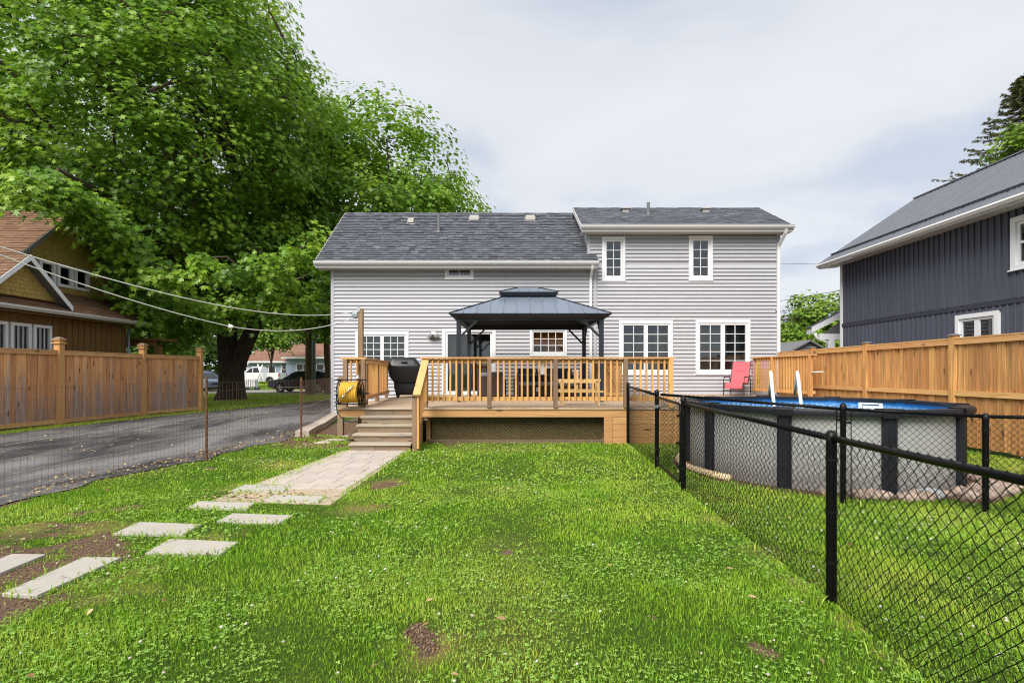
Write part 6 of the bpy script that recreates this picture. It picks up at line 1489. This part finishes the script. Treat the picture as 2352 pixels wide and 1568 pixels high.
def tree(name, label, base, forks, crown, rad, nclump, per, rc, size, mat, seed, trunk_r, limbs=10, lo=.5, tv=SIMPLE_V, tf=SIMPLE_F, gap=.42, gs=.28, group=None, barkmat='bark', flat=None, extra=None, droop=.55, cat='tree', prune=None):
    rng = np.random.default_rng(seed); root = thing(name, label, cat, (base[0], base[1], base[2]), group=group); o = np.array(root.location)
    tm = MB(); nodes = []
    b = Vector(base)
    def spline(f):
        if len(f) < 3: return f
        f = [np.array(q, float) for q in f]; out = []
        for i in range(len(f)-1):
            a, b_, c_, d_ = f[max(i-1, 0)], f[i], f[i+1], f[min(i+2, len(f)-1)]
            for t_ in (0, .25, .5, .75): out.append(.5*(2*b_+(c_-a)*t_+(2*a-5*b_+4*c_-d_)*t_*t_+(3*b_-a-3*c_+d_)*t_**3))
        out.append(f[-1]); return [tuple(q) for q in out]
    forks = [spline(f) for f in forks]
    for fk in forks:      # each fork: list of (x,y,z,r)
        pts = [Vector(q[:3]) for q in fk]; tm.tube(pts, [q[3] for q in fk], 14); nodes += [(p, r) for p, r in zip(pts, [q[3] for q in fk]) if p.z > base[2]+.30*(crown[2]-base[2])]
    tops = [(Vector(f[-1][:3]), f[-1][3], (Vector(f[-1][:3])-Vector(f[-2][:3])).normalized()) for f in forks if f[-1][2] > base[2]+1.5 and (f[-1][3] > .12 or len(forks) == 1)]
    c = np.array(crown); r = np.array(rad); starts = []
    for f in forks:
        if f[-1][3] < .12 and len(forks) > 1: continue
        for a_, b_ in zip(f, f[1:]):
            for t_ in (.5, 1.):
                p_ = Vector(a_[:3]).lerp(Vector(b_[:3]), t_)
                if p_.z > base[2]+.33*(crown[2]-base[2]): starts.append((p_, (a_[3]*(1-t_)+b_[3]*t_)*.8, (Vector(b_[:3])-Vector(a_[:3])).normalized()))
    starts = starts or tops
    for i in range(limbs):
        d = rng.normal(size=3); d[2] = abs(d[2])*.8+.05 if i % 4 else -.35*rng.random(); d /= np.linalg.norm(d); e_ = c+d*r*rng.uniform(.5, .72)
        t0, tr_, tg = starts[int(rng.integers(len(starts)))] if i % 5 else tops[int(rng.integers(len(tops)))]
        ev = Vector(e_); Ld = (ev-t0).length; cp_ = t0+tg*Ld*.28+Vector(rng.normal(0, .06, 3))*Ld; pl = [t0*(1-q_)**2+cp_*2*q_*(1-q_)+ev*q_*q_ for q_ in np.linspace(0, 1, 8)]; rs_ = [max(.035, tr_*.55*(1-k/7)**.8+.03) for k in range(8)]; tm.tube(pl, rs_, 7); nodes += list(zip(pl[2:], rs_[2:]))
    NP = np.array([tuple(p) for p, _ in nodes])
    C, D = crown_points(rng, nclump, crown, rad, lo, gap, gs, seed, flat)
    if extra is not None:
        E = np.array(extra, float); C = np.concatenate([C, E]); D = np.concatenate([D, (E-c)/r])
    if prune is not None: kp = prune(C); nxt = 0 if extra is None else int(kp[-len(extra):].sum()); C, D = C[kp], D[kp]
    else: nxt = 0 if extra is None else len(extra)
    # twigs grow outward: every clump hangs on the nearest wood that is already there
    P0, P1, RR = [], [], []; cap_ = len(NP)+3*len(C)+8; W = np.zeros((cap_, 3)); W[:len(NP)] = NP; nw = len(NP)
    d0 = np.array([np.min(np.linalg.norm(NP-p, axis=1)) for p in C]); k_ = max(.6, min(1.4, trunk_r/.5))
    for p in C[np.argsort(d0)]:
        j = int(np.argmin(np.linalg.norm(W[:nw]-p, axis=1)+.5*np.maximum(0, W[:nw, 2]-p[2]))); s_ = W[j]; L = np.linalg.norm(p-s_); m1 = s_+(p-s_)*.4+rng.normal(0, .07, 3)*L+np.array([0, 0, .05*L]); m2 = s_+(p-s_)*.75+rng.normal(0, .05, 3)*L
        r0 = min(.06, .018+.014*L)
        P0 += [s_, m1, m2]; P1 += [m1, m2, p]; RR += [r0, r0*.75, r0*.5]; W[nw] = m1; W[nw+1] = m2; W[nw+2] = p; nw += 3
    tw, tfc = segs_mesh(P0, P1, np.array(RR)*k_, 4)
    tro = tm.build('trunk', barkmat, root, smooth=True)
    link('twigs', np_mesh('twigs', tw-o, tfc), barkmat, root, kind='stuff')
    V, F, T = foliage(rng, C, D, per, rc, size, tv, tf, droop=droop, nx=nxt)
    link('crown', np_mesh('crown', V-o, F, T), mat, root, kind='stuff'); return root
TX, TY = PX(532, 28), 28.0
# the big maple: one bole that forks low into an upright and a leaning stem
bole = [[(TX-.05, TY, -.15, 1.05), (TX-.03, TY, .12, .82), (TX, TY, .5, .70), (TX, TY, 1.2, .64), (TX-.02, TY, 2.1, .66)],
        [(TX-.05, TY, 1.7, .60), (TX-.22, TY, 3.0, .52), (TX-.30, TY+.1, 4.6, .46), (TX-.6, TY+.2, 6.6, .40), (TX-1.3, TY-.1, 9.4, .32)],
        [(TX+.12, TY, 1.6, .50), (TX+.62, TY-.05, 2.7, .42), (TX+1.25, TY-.1, 4.0, .37), (TX+1.9, TY-.2, 5.6, .33), (TX+2.3, TY-.4, 8.2, .28)],
        [(TX-.3, TY, 4.4, .36), (TX-1.9, TY-.6, 7.0, .28), (TX-3.2, TY-.4, 9.2, .2)], [(TX-.3, TY, 4.9, .30), (TX+.2, TY-1.4, 7.6, .24), (TX-.6, TY-2.4, 10.2, .17)], [(TX-.3, TY, 4.3, .26), (TX-.6, TY-3.5, 6.0, .18), (TX+.1, TY-7.5, 6.9, .11), (TX+.9, TY-10.2, 6.4, .06)], [(TX-.3, TY-2, 5.3, .2), (TX-1.0, TY-6.0, 8.2, .13), (TX+.6, TY-11.4, 8.0, .06)], [(TX+1.0, TY-.1, 3.7, .25), (TX+3.4, TY-3.0, 5.8, .16), (TX+5.6, TY-6.0, 6.2, .08)], [(TX-.5, TY, 6.4, .34), (TX-.2, TY+1.5, 10.5, .26), (TX-1.0, TY+1, 14.5, .16)]]
rngx = np.random.default_rng(77); ext = []
def over_cottage(C):
    """the boughs stop above and beside the cottage: lowest leaf height along its eave side, none inside its walls"""
    zb = np.interp(C[:, 1], [13, 14.4, 15.0, 15.7, 16.3, 17.3, 17.9, 18.25, 19.07, 19.5, 20.5, 21.5], [6.6, 6.35, 5.95, 5.6, 5.4, 5.1, 4.6, 4.1, 3.4, 2.9, 2.6, 2.4])
    inside = (C[:, 0] < -14.0) & (C[:, 1] < 21) & (C[:, 2] < 7.9); left_ = (C[:, 0] < -13.2) & (C[:, 1] < 21.5)
    return ~inside | (left_ & (C[:, 0] > -14.9) & (C[:, 2]-1.1 > zb)) 
def xd(x): return 14.2*1190/(1176-x)          # clumps that hang in front of the cottage gable
for x, y, d in [(x, y, xd(x)) for x, y in ((75, 400), (95, 412), (118, 420), (140, 432), (165, 440), (190, 455), (212, 468), (235, 480), (255, 500), (275, 525), (290, 555), (302, 590), (312, 625), (320, 660), (328, 695), (334, 725), (60, 440))] + \
               [(330, 735, 21), (370, 725, 22), (420, 715, 22), (470, 700, 22), (510, 705, 23), (560, 690, 22), (620, 680, 22), (680, 685, 22), (720, 680, 23), (745, 640, 23), (300, 640, 20), (340, 600, 19), (400, 620, 19), (470, 600, 18.5), (540, 610, 18.5), (610, 590, 19), (680, 580, 20),
                (300, 670, 20), (360, 690, 21), (430, 680, 21), (530, 680, 21), (600, 650, 21), (670, 640, 21), (345, 770, 22), (395, 760, 23), (435, 750, 23), (700, 700, 26), (650, 695, 26), (735, 705, 27),
                (740, 560, 21), (745, 600, 22), (730, 520, 20), (690, 710, 27), (745, 712, 30)]:
    for k in range(3 if d < 19.9 else 2): ext.append((PX(x+rngx.normal(0, 12), d), d+rngx.normal(0, .4), PZ(y+rngx.normal(0, 10), d)))
tree('maple_tree', 'huge broad maple with dark forked trunk on the far lawn by the driveway', (TX, TY, 0), bole, (-17.9, 26.2, 13.2), (9.6, 9.0, 10.2), 1480, 86, 1.05, .215, 'leaf_maple', 3, .66, limbs=30, lo=.42, tv=MAPLE_V, tf=MAPLE_F, gap=.38, gs=.33, extra=ext, droop=.6, flat=5.0, prune=over_cottage)
B2x = -5.2
tree('maple_tree', 'rounded maple rising behind the roof of the grey house', (B2x, 33.5, 0), [[(B2x, 33.5, -.1, .5), (B2x-.3, 33.5, 2.5, .40), (B2x-1.2, 33.3, 5.5, .32), (B2x-2.2, 33.2, 8.5, .25)]], (-9.0, 33.0, 10.9), (7.1, 6.0, 7.8), 620, 80, 1.0, .26, 'leaf_maple', 8, .4, limbs=16, lo=.45, gap=.45)
# trees beyond the street and between the houses
bgs = [((-52, 80), 13, (9, 8, 10), 'leaf_green', 'tall leafy tree behind the black SUV'), ((-41, 92), 12, (9, 8, 10.5), 'leaf_green', 'leafy tree behind the left end of the blue bungalow'), ((-30, 95), 12.5, (9, 8, 11), 'leaf_lime', 'bright tree rising behind the bungalow roof'),
       ((-66, 70), 11, (9, 8, 9), 'leaf_green', 'dense tree at the far end of the weathered fence')]
for k, ((x, y), cz, r, mt, lb) in enumerate(bgs):
    tree('leafy_tree', lb, (x, y, .6), [[(x, y, .3, .45), (x, y, 4, .35), (x+.5, y, 8, .25)]], (x, y, cz), r, 170, 50, 1.9, .62, mt, 20+k, .4, limbs=8, lo=.45, gap=.35, group='trees across the street')
for k, (x, d, z, r, lb) in enumerate(((PX(420, 46), 46, 3.0, (4.5, 3, 3.2), 'dark shrubby tree filling the gap past the weathered fence'), (PX(330, 42), 42, 3.3, (4.0, 3, 3.0), 'leafy tree behind the cottage porch'), (PX(585, 62), 66, 3.8, (3.0, 2.5, 2.2), 'low bright tree in front of the bungalow'))):
    tree('leafy_tree', lb, (x, d, .1), [[(x, d, 0, .2), (x, d, 1.6, .15), (x+.2, d, 3.2, .1)]], (x, d, z if k < 2 else 7.2), r, 120, 46, .95, .34, 'leaf_green' if k < 2 else 'leaf_lime', 40+k, .2, limbs=6, lo=.3, gap=.3, group='trees across the street')
for k, (x, d, z, r, mt, lb, n) in enumerate(((PX(1895, 41), 41, 4.3, (3.4, 2.6, 3.9), 'leaf_lime', 'lime green tree showing between the grey and slate houses', 260), (PX(1815, 40), 40, 2.9, (2.2, 2.0, 2.7), 'leaf_lime', 'low lime green tree close to the grey house corner', 130),
                                            (PX(1842, 48), 48, 5.4, (2.3, 2.2, 2.3), 'leaf_plum', 'purple leaved tree behind the lime green one', 80), (PX(1760, 44), 44, 3.5, (2.5, 2.0, 2.6), 'leaf_lime', 'bright tree half hidden by the grey house corner', 60))):
    tree('leafy_tree', lb, (x, d, 0), [[(x, d, -.1, .18), (x, d, 1.6, .14), (x+.1, d, z, .08)]], (x, d, z), r, n, 60, .7, .26, mt, 60+k, .2, limbs=6, lo=.3, gap=.3)
x, d = PX(2352, 31)-.4, 30.
tree('leafy_tree', 'bright green tree top above the metal roof in front of the spruce', (x, d, 0), [[(x, d, -.1, .35), (x, d, 4, .3), (x-.2, d, 9, .2)]], (x+.7, d, 12.2), (2.9, 3.2, 4.8), 260, 60, .85, .27, 'leaf_lime', 71, .35, limbs=10, lo=.45, gap=.4)
# spruce
def spruce(name, label, base, h, rmax, seed, z_from=5.):
    rng = np.random.default_rng(seed); root = thing(name, label, 'tree', base); o = np.array(base)
    m = MB(); m.tube([(base[0], base[1], base[2]), (base[0], base[1], h*.5), (base[0], base[1], h)], [.35, .2, .02], 10); m.build('trunk', 'bark', root, smooth=True)
    V, F, T, off = [], [], [], 0; B0, B1, BR = [], [], []
    z = z_from; 
    while z < h-.15:
        f = 1-(z-1.)/(h-1.); L = rmax*f**.85*rng.uniform(.85, 1.08); nb = 7
        for k in range(nb):
            a = 2*np.pi*(k+rng.random()*.7)/nb; L2 = L*rng.uniform(.7, 1.1); pts = []
            for s_ in np.linspace(0, 1, 9): pts.append(np.array([base[0]+math.cos(a)*L2*s_, base[1]+math.sin(a)*L2*s_, z-.10*L2*math.sin(s_*2.4)+.12*L2*s_*s_]))
            for p, q, s_ in zip(pts, pts[1:], np.linspace(0, 1, 8)):
                B0.append(p); B1.append(q); BR.append(.035*(1-s_)+.012)
                nt = 8 if s_ > .15 else 3
                for j in range(nt):    # hanging and side twigs thick with needles
                    st = p+(q-p)*rng.random(); side = rng.choice([-1, 1]); tl = (.16+.34*(1-s_)*min(1, L2/3))*rng.uniform(.5, 1.2)
                    dirv = np.array([math.cos(a)*.6-math.sin(a)*side*.7, math.sin(a)*.6+math.cos(a)*side*.7, rng.uniform(-.75, .12)]); dirv /= np.linalg.norm(dirv)
                    n = 9
                    for i in range(n):
                        c = st+dirv*tl*i/n; nd = rng.normal(size=3); nd -= dirv*nd.dot(dirv); nd /= np.linalg.norm(nd); ln = .12; w_ = np.cross(nd, dirv)*.018
                        e_ = c+(nd*.8+dirv*.7)*ln; V += [c-w_, c+w_, e_]; F.append((off, off+1, off+2)); T += [rng.random()]*3; off += 3
        z += .62*(.5+.8*f)
    bv, bf = segs_mesh(B0, B1, BR, 4); link('branches', np_mesh('branches', bv-o, bf), 'bark', root, kind='stuff')
    link('crown', np_mesh('crown', np.array(V)-o, F, T), 'needle', root, kind='stuff')
spruce('spruce_tree', 'spruce with drooping branches rising behind the slate house roof', (PX(2352, 33)+.0, 33., 0), 20.6, 11.5, 5, z_from=9.5)

# ------------------------------------------------------------------ lawn
rng = np.random.default_rng(11)
def lawn_mask(P):
    ok = (P[:, 0] > edge_x(P[:, 1])+.02*rng.normal(size=len(P))) & (P[:, 0] < 8.75)
    ok &= ~((P[:, 1] > 11.2) & (P[:, 0] > -3.6)) & ~((P[:, 1] > 12.0)); ok &= ~((P[:, 1] > 9.86) & (P[:, 0] > -3.12) & (P[:, 0] < -1.86))
    for s_ in STONES: ok &= ~inpoly(P, s_)
    ok &= ~inpoly(P, PATH)
    ok &= np.hypot(P[:, 0]-PC[0], P[:, 1]-PC[1]) > PR+.06
    kb = np.array(KB)
    dk = np.min(np.hypot(P[:, None, 0]-kb[None, :, 0]-.1, P[:, None, 1]-kb[None, :, 1]), axis=1); ok &= dk > .22
    return ok
def scatter(n, y0, y1, wide, power=1.):
    """points over the part of the lawn the camera can see, plus a margin"""
    y = y0+(y1-y0)*rng.random(n)**power; hw = 1.06*y+wide; x = (rng.random(n)*2-1)*hw
    P = np.stack([x, y], 1); w_ = hw/hw.max(); return P[rng.random(n) < w_]
def blades(P, h, w_, tint, lean=.5):
    n = len(P); a = rng.random(n)*2*np.pi; u = np.stack([np.cos(a), np.sin(a), np.zeros(n)], 1); la = rng.random(n)*2*np.pi; ln = lean*rng.random(n)
    tip = np.stack([np.cos(la)*ln, np.sin(la)*ln, np.ones(n)], 1); B = np.stack([P[:, 0], P[:, 1], np.zeros(n)-.005], 1)
    mid = B+tip*np.array([.55, .55, .62])*h[:, None]; top = B+tip*h[:, None]*np.array([1.35, 1.35, .95])
    V = np.stack([B-u*w_[:, None], B+u*w_[:, None], mid+u*w_[:, None]*.8, mid-u*w_[:, None]*.8, top], 1).reshape(-1, 3)
    base = np.arange(n)[:, None]*5; F = np.concatenate([base+np.array([[0, 1, 2]]), base+np.array([[0, 2, 3]]), base+np.array([[3, 2, 4]])]); return V, F, np.repeat(tint, 5)
parts = []
for n, y0, y1, hh, ww in ((160000, 1.7, 4.2, .032, .0024), (160000, 4.2, 7.2, .031, .0038), (130000, 7.2, 12.2, .033, .0064)):
    P = scatter(n, y0, y1, .6); P = P[lawn_mask(P)]
    b = bare_at(P); dr = dry_at(P); thin = vnoise(P, 2.3, 21)
    keep = rng.random(len(P)) > np.clip(b*1.5-.35, 0, .97)+.2*np.clip(dr-.45, 0, 1)+.25*(thin < .3); P, dr, b = P[keep], dr[keep], b[keep]
    patch = vnoise(P, 1.1, 31)*.6+vnoise(P, 3.7, 32)*.4
    tint = np.clip(.46+.85*(patch-.5)+rng.normal(0, .21, len(P))+.35*np.clip(dr-.3, 0, 1)+.12*(P[:, 0] > 2.2), 0, 1)
    h = hh*(.5+.8*rng.random(len(P)))*(.45+.75*vnoise(P, 1.7, 41)+.5*vnoise(P, 6.5, 42))*(1-.45*np.clip(dr, 0, 1)); parts.append(blades(P, h, ww*(.7+.6*rng.random(len(P))), tint))
V = np.concatenate([p[0] for p in parts]); o_ = np.cumsum([0]+[len(p[0]) for p in parts[:-1]]); F = np.concatenate([p[1]+k for p, k in zip(parts, o_)]); T = np.concatenate([p[2] for p in parts])
gr = link('grass', np_mesh('grass', V, F, T), 'grass_blade'); tag(gr, 'short green lawn grass of the back yard with clover patches', 'grass', kind='stuff')
# clover: three leaflets each, in patches; white flower heads
cl_den = lambda P: np.clip((vnoise(P, 1.0, 51)*.55+vnoise(P, 3.0, 52)*.45-.42)*4.0, 0, 1)
LV = np.array([(0, 0, 0), (.42, .5, .06), (.30, .95, .02), (0, .86, -.02), (-.30, .95, .02), (-.42, .5, .06)]); LF = np.array([(0, 1, 2), (0, 2, 3), (0, 3, 4), (0, 4, 5)])
Vs, Fs, Ts, k0 = [], [], [], 0
for n, y0, y1, s0 in ((46000, 1.7, 4.2, .0088), (30000, 4.2, 7.0, .0125), (16000, 7.0, 11.5, .018)):
    P = scatter(n, y0, y1, .6); P = P[lawn_mask(P)]; b = bare_at(P); P = P[(rng.random(len(P)) < cl_den(P)*(1-b)+.03)]; m_ = len(P)
    hz_ = .016+.02*rng.random(m_); tl = rng.normal(0, .28, (m_, 3)); N = np.array([0, 0, 1.])+tl; a0 = rng.random(m_)*2*np.pi; tn = np.clip(rng.normal(.5, .22, m_), 0, 1); sz = s0*(.75+.6*rng.random(m_))
    for j in range(3):
        a = a0+j*2.094; v_, f_, t_ = leaves(np.column_stack([P, hz_]), N, np.stack([np.cos(a), np.sin(a), np.zeros(m_)], 1), sz, tn, LV, LF, rng); Vs.append(v_); Fs.append(f_+k0); Ts.append(t_); k0 += len(v_)
cv = link('clover', np_mesh('clover', np.concatenate(Vs), np.concatenate(Fs), np.concatenate(Ts)), 'clover_leaf'); tag(cv, 'clover leaves spread in patches through the lawn', 'clover', kind='stuff')
P = np.concatenate([scatter(2600, 2.0, 5.0, .5), scatter(3400, 5.0, 10.5, .5)]); P = P[lawn_mask(P)]; P = P[rng.random(len(P)) < (.035+.32*cl_den(P))*(.35+.9*((P[:, 0] > 2.1) & (P[:, 1] < 6.5))+.25*(P[:, 1] > 6))]
m_ = len(P); sz = .005+.0045*rng.random(m_)+.0009*P[:, 1]; OC = np.array([(1, 0, 0), (-1, 0, 0), (0, 1, 0), (0, -1, 0), (0, 0, 1), (0, 0, -1.)]); OF = np.array([(0, 2, 4), (2, 1, 4), (1, 3, 4), (3, 0, 4), (2, 0, 5), (1, 2, 5), (3, 1, 5), (0, 3, 5)])
V = (np.column_stack([P, .042+.025*rng.random(m_)])[:, None, :]+sz[:, None, None]*OC[None]*np.array([1.15, 1.15, .8])*(.7+.6*rng.random((m_, 6, 1)))).reshape(-1, 3); F = (np.arange(m_)[:, None, None]*6+OF[None]).reshape(-1, 3)
bl = link('clover_flowers', np_mesh('clover_flowers', V, F, np.repeat(rng.random(m_), 6), True), 'clover_bloom'); tag(bl, 'small white clover flower heads dotted over the lawn', 'flowers', kind='stuff')
# longer tufts: along fence feet, stones, path and the weedy bed
pts = []
for s_ in STONES[:7]:
    for (p, q) in zip(s_, s_[1:]+s_[:1]):
        L = math.dist(p, q)
        for t_ in rng.random(int(L*60)): pts.append((p[0]+(q[0]-p[0])*t_+rng.normal(0, .018), p[1]+(q[1]-p[1])*t_+rng.normal(0, .018)))
for p, q, dn in ((A1, A2, 90), (A2, A3, 90), (A3, A4, 120), (A4, A5, 140), (B1, B2, 70), (B2, B3, 70), ((-1.7, 11.15), (1.95, 11.2), 60), ((1.95, 10.8), (3.4, 10.8), 60), ((-1.86, 9.9), (-1.86, 11.0), 90), ((-3.25, 6.3), (-3.12, 9.9), 60), ((-2.05, 6.2), (-1.98, 9.9), 70), ((-4.9, 11.6), (-3.4, 10.9), 220), ((-4.6, 12.3), (-3.6, 11.6), 200), ((-4.7, 11.9), (-5.6, 15.0), 120)):
    L = math.dist(p, q)
    for t_ in rng.random(int(L*dn)): pts.append((p[0]+(q[0]-p[0])*t_+rng.normal(0, .05), p[1]+(q[1]-p[1])*t_+rng.normal(0, .05)))
P = np.array(pts); V, F, T = blades(P, .035+.05*rng.random(len(P)), .0032+.0004*P[:, 1], np.clip(rng.normal(.5, .22, len(P)), 0, 1), .8)
tu = link('grass_tufts', np_mesh('grass_tufts', V, F, T), 'grass_blade'); tag(tu, 'longer grass tufts along fence feet, slabs and the path', 'grass', kind='stuff')
# verge grass beyond: strip under the weathered fence, far lawn round the maple, across the street
pts = []
def fillpoly(poly, n):
    q = np.array(poly); lo_, hi_ = q.min(0), q.max(0); p = lo_+(hi_-lo_)*rng.random((n, 2)); return p[inpoly(p, poly)]
p1 = fillpoly([(-12.9, 10.5), (-12.45, 10.5), (-12.2, 14.6), (-12.0, 17.7), (-11.5, 20.0), (-12.1, 20.3), (-12.7, 17.7)], 14000)
p2 = fillpoly([(-11.45, 20.2), (-10.0, 29), (-9.6, 35.9), (-40, 35.9), (-34, 26), (-13, 20.2)], 60000)
p3 = fillpoly([(-60, 44.7), (-10, 44.7), (-10, 70), (-60, 70)], 30000)
P = np.concatenate([p1, p2, p3]); hh = np.concatenate([np.full(len(p1), .07), np.full(len(p2), .10), np.full(len(p3), .16)])*(.6+.7*rng.random(len(P))); ww = np.concatenate([np.full(len(p1), .010), np.full(len(p2), .022), np.full(len(p3), .05)])
V, F, T = blades(P, hh, ww, np.clip(rng.normal(.62, .2, len(P))+.4*(vnoise(P, .25, 5)-.5), 0, 1), .6); V[:, 2] += ground_z(V[:, 0], V[:, 1])
vg = link('verge_grass', np_mesh('verge_grass', V, F, T), 'grass_blade'); tag(vg, 'verge grass beyond the driveway and across the street', 'grass', kind='stuff')
# clods and crumbs on the bare soil
cs = np.concatenate([np.array(c)+rng.normal(0, 1, (int(260*r*4)+30, 2))*r*.6 for c, r in BARE[:12]]); cs = cs[lawn_mask(cs) & (bare_at(cs) > .55)]; m_ = len(cs)
V = (np.column_stack([cs, np.zeros(m_)])[:, None, :]+(.003+.007*rng.random(m_)**2)[:, None, None]*OC[None]*(.5+rng.random((m_, 6, 1)))).reshape(-1, 3); F = (np.arange(m_)[:, None, None]*6+OF[None]).reshape(-1, 3)
cd = link('soil_clods', np_mesh('soil_clods', V, F, np.repeat(rng.random(m_), 6)), 'clod'); tag(cd, 'crumbs of dry soil on the bare patches', 'soil', kind='stuff')
# leaf litter on driveway, sandy path end and lawn
q1 = np.column_stack([rng.uniform(-12, -5.6, 900), rng.uniform(4, 28, 900)]); ed = rng.random(700)*9+4; q2 = np.column_stack([edge_x(ed)-np.abs(rng.normal(0, .35, 700)), ed]); q3 = np.column_stack([rng.normal(-3.0, .35, 160), rng.normal(6.25, .16, 160)]); q4 = scatter(260, 2.2, 9, .2); q5 = np.column_stack([rng.uniform(-5.0, -3.5, 160), rng.uniform(10.3, 12.5, 160)])
P = np.concatenate([q1, q2, q3, q4, q5]); zz = np.concatenate([np.full(len(q1)+len(q2), .05), np.full(len(q3), .022), np.full(len(q4), .045), np.full(len(q5), .03)]); m_ = len(P)
V, F, T = leaves(np.column_stack([P, zz]), np.array([0, 0, 1.])+rng.normal(0, .25, (m_, 3)), rng.normal(size=(m_, 3)), .025+.035*rng.random(m_)+.002*P[:, 1]*.5, rng.random(m_), SIMPLE_V*np.array([.6, 1, 1]), SIMPLE_F, rng)
li = link('leaf_litter', np_mesh('leaf_litter', V, F, T), 'litter'); tag(li, 'dry leaf scraps scattered on the driveway and lawn', 'litter', kind='stuff')
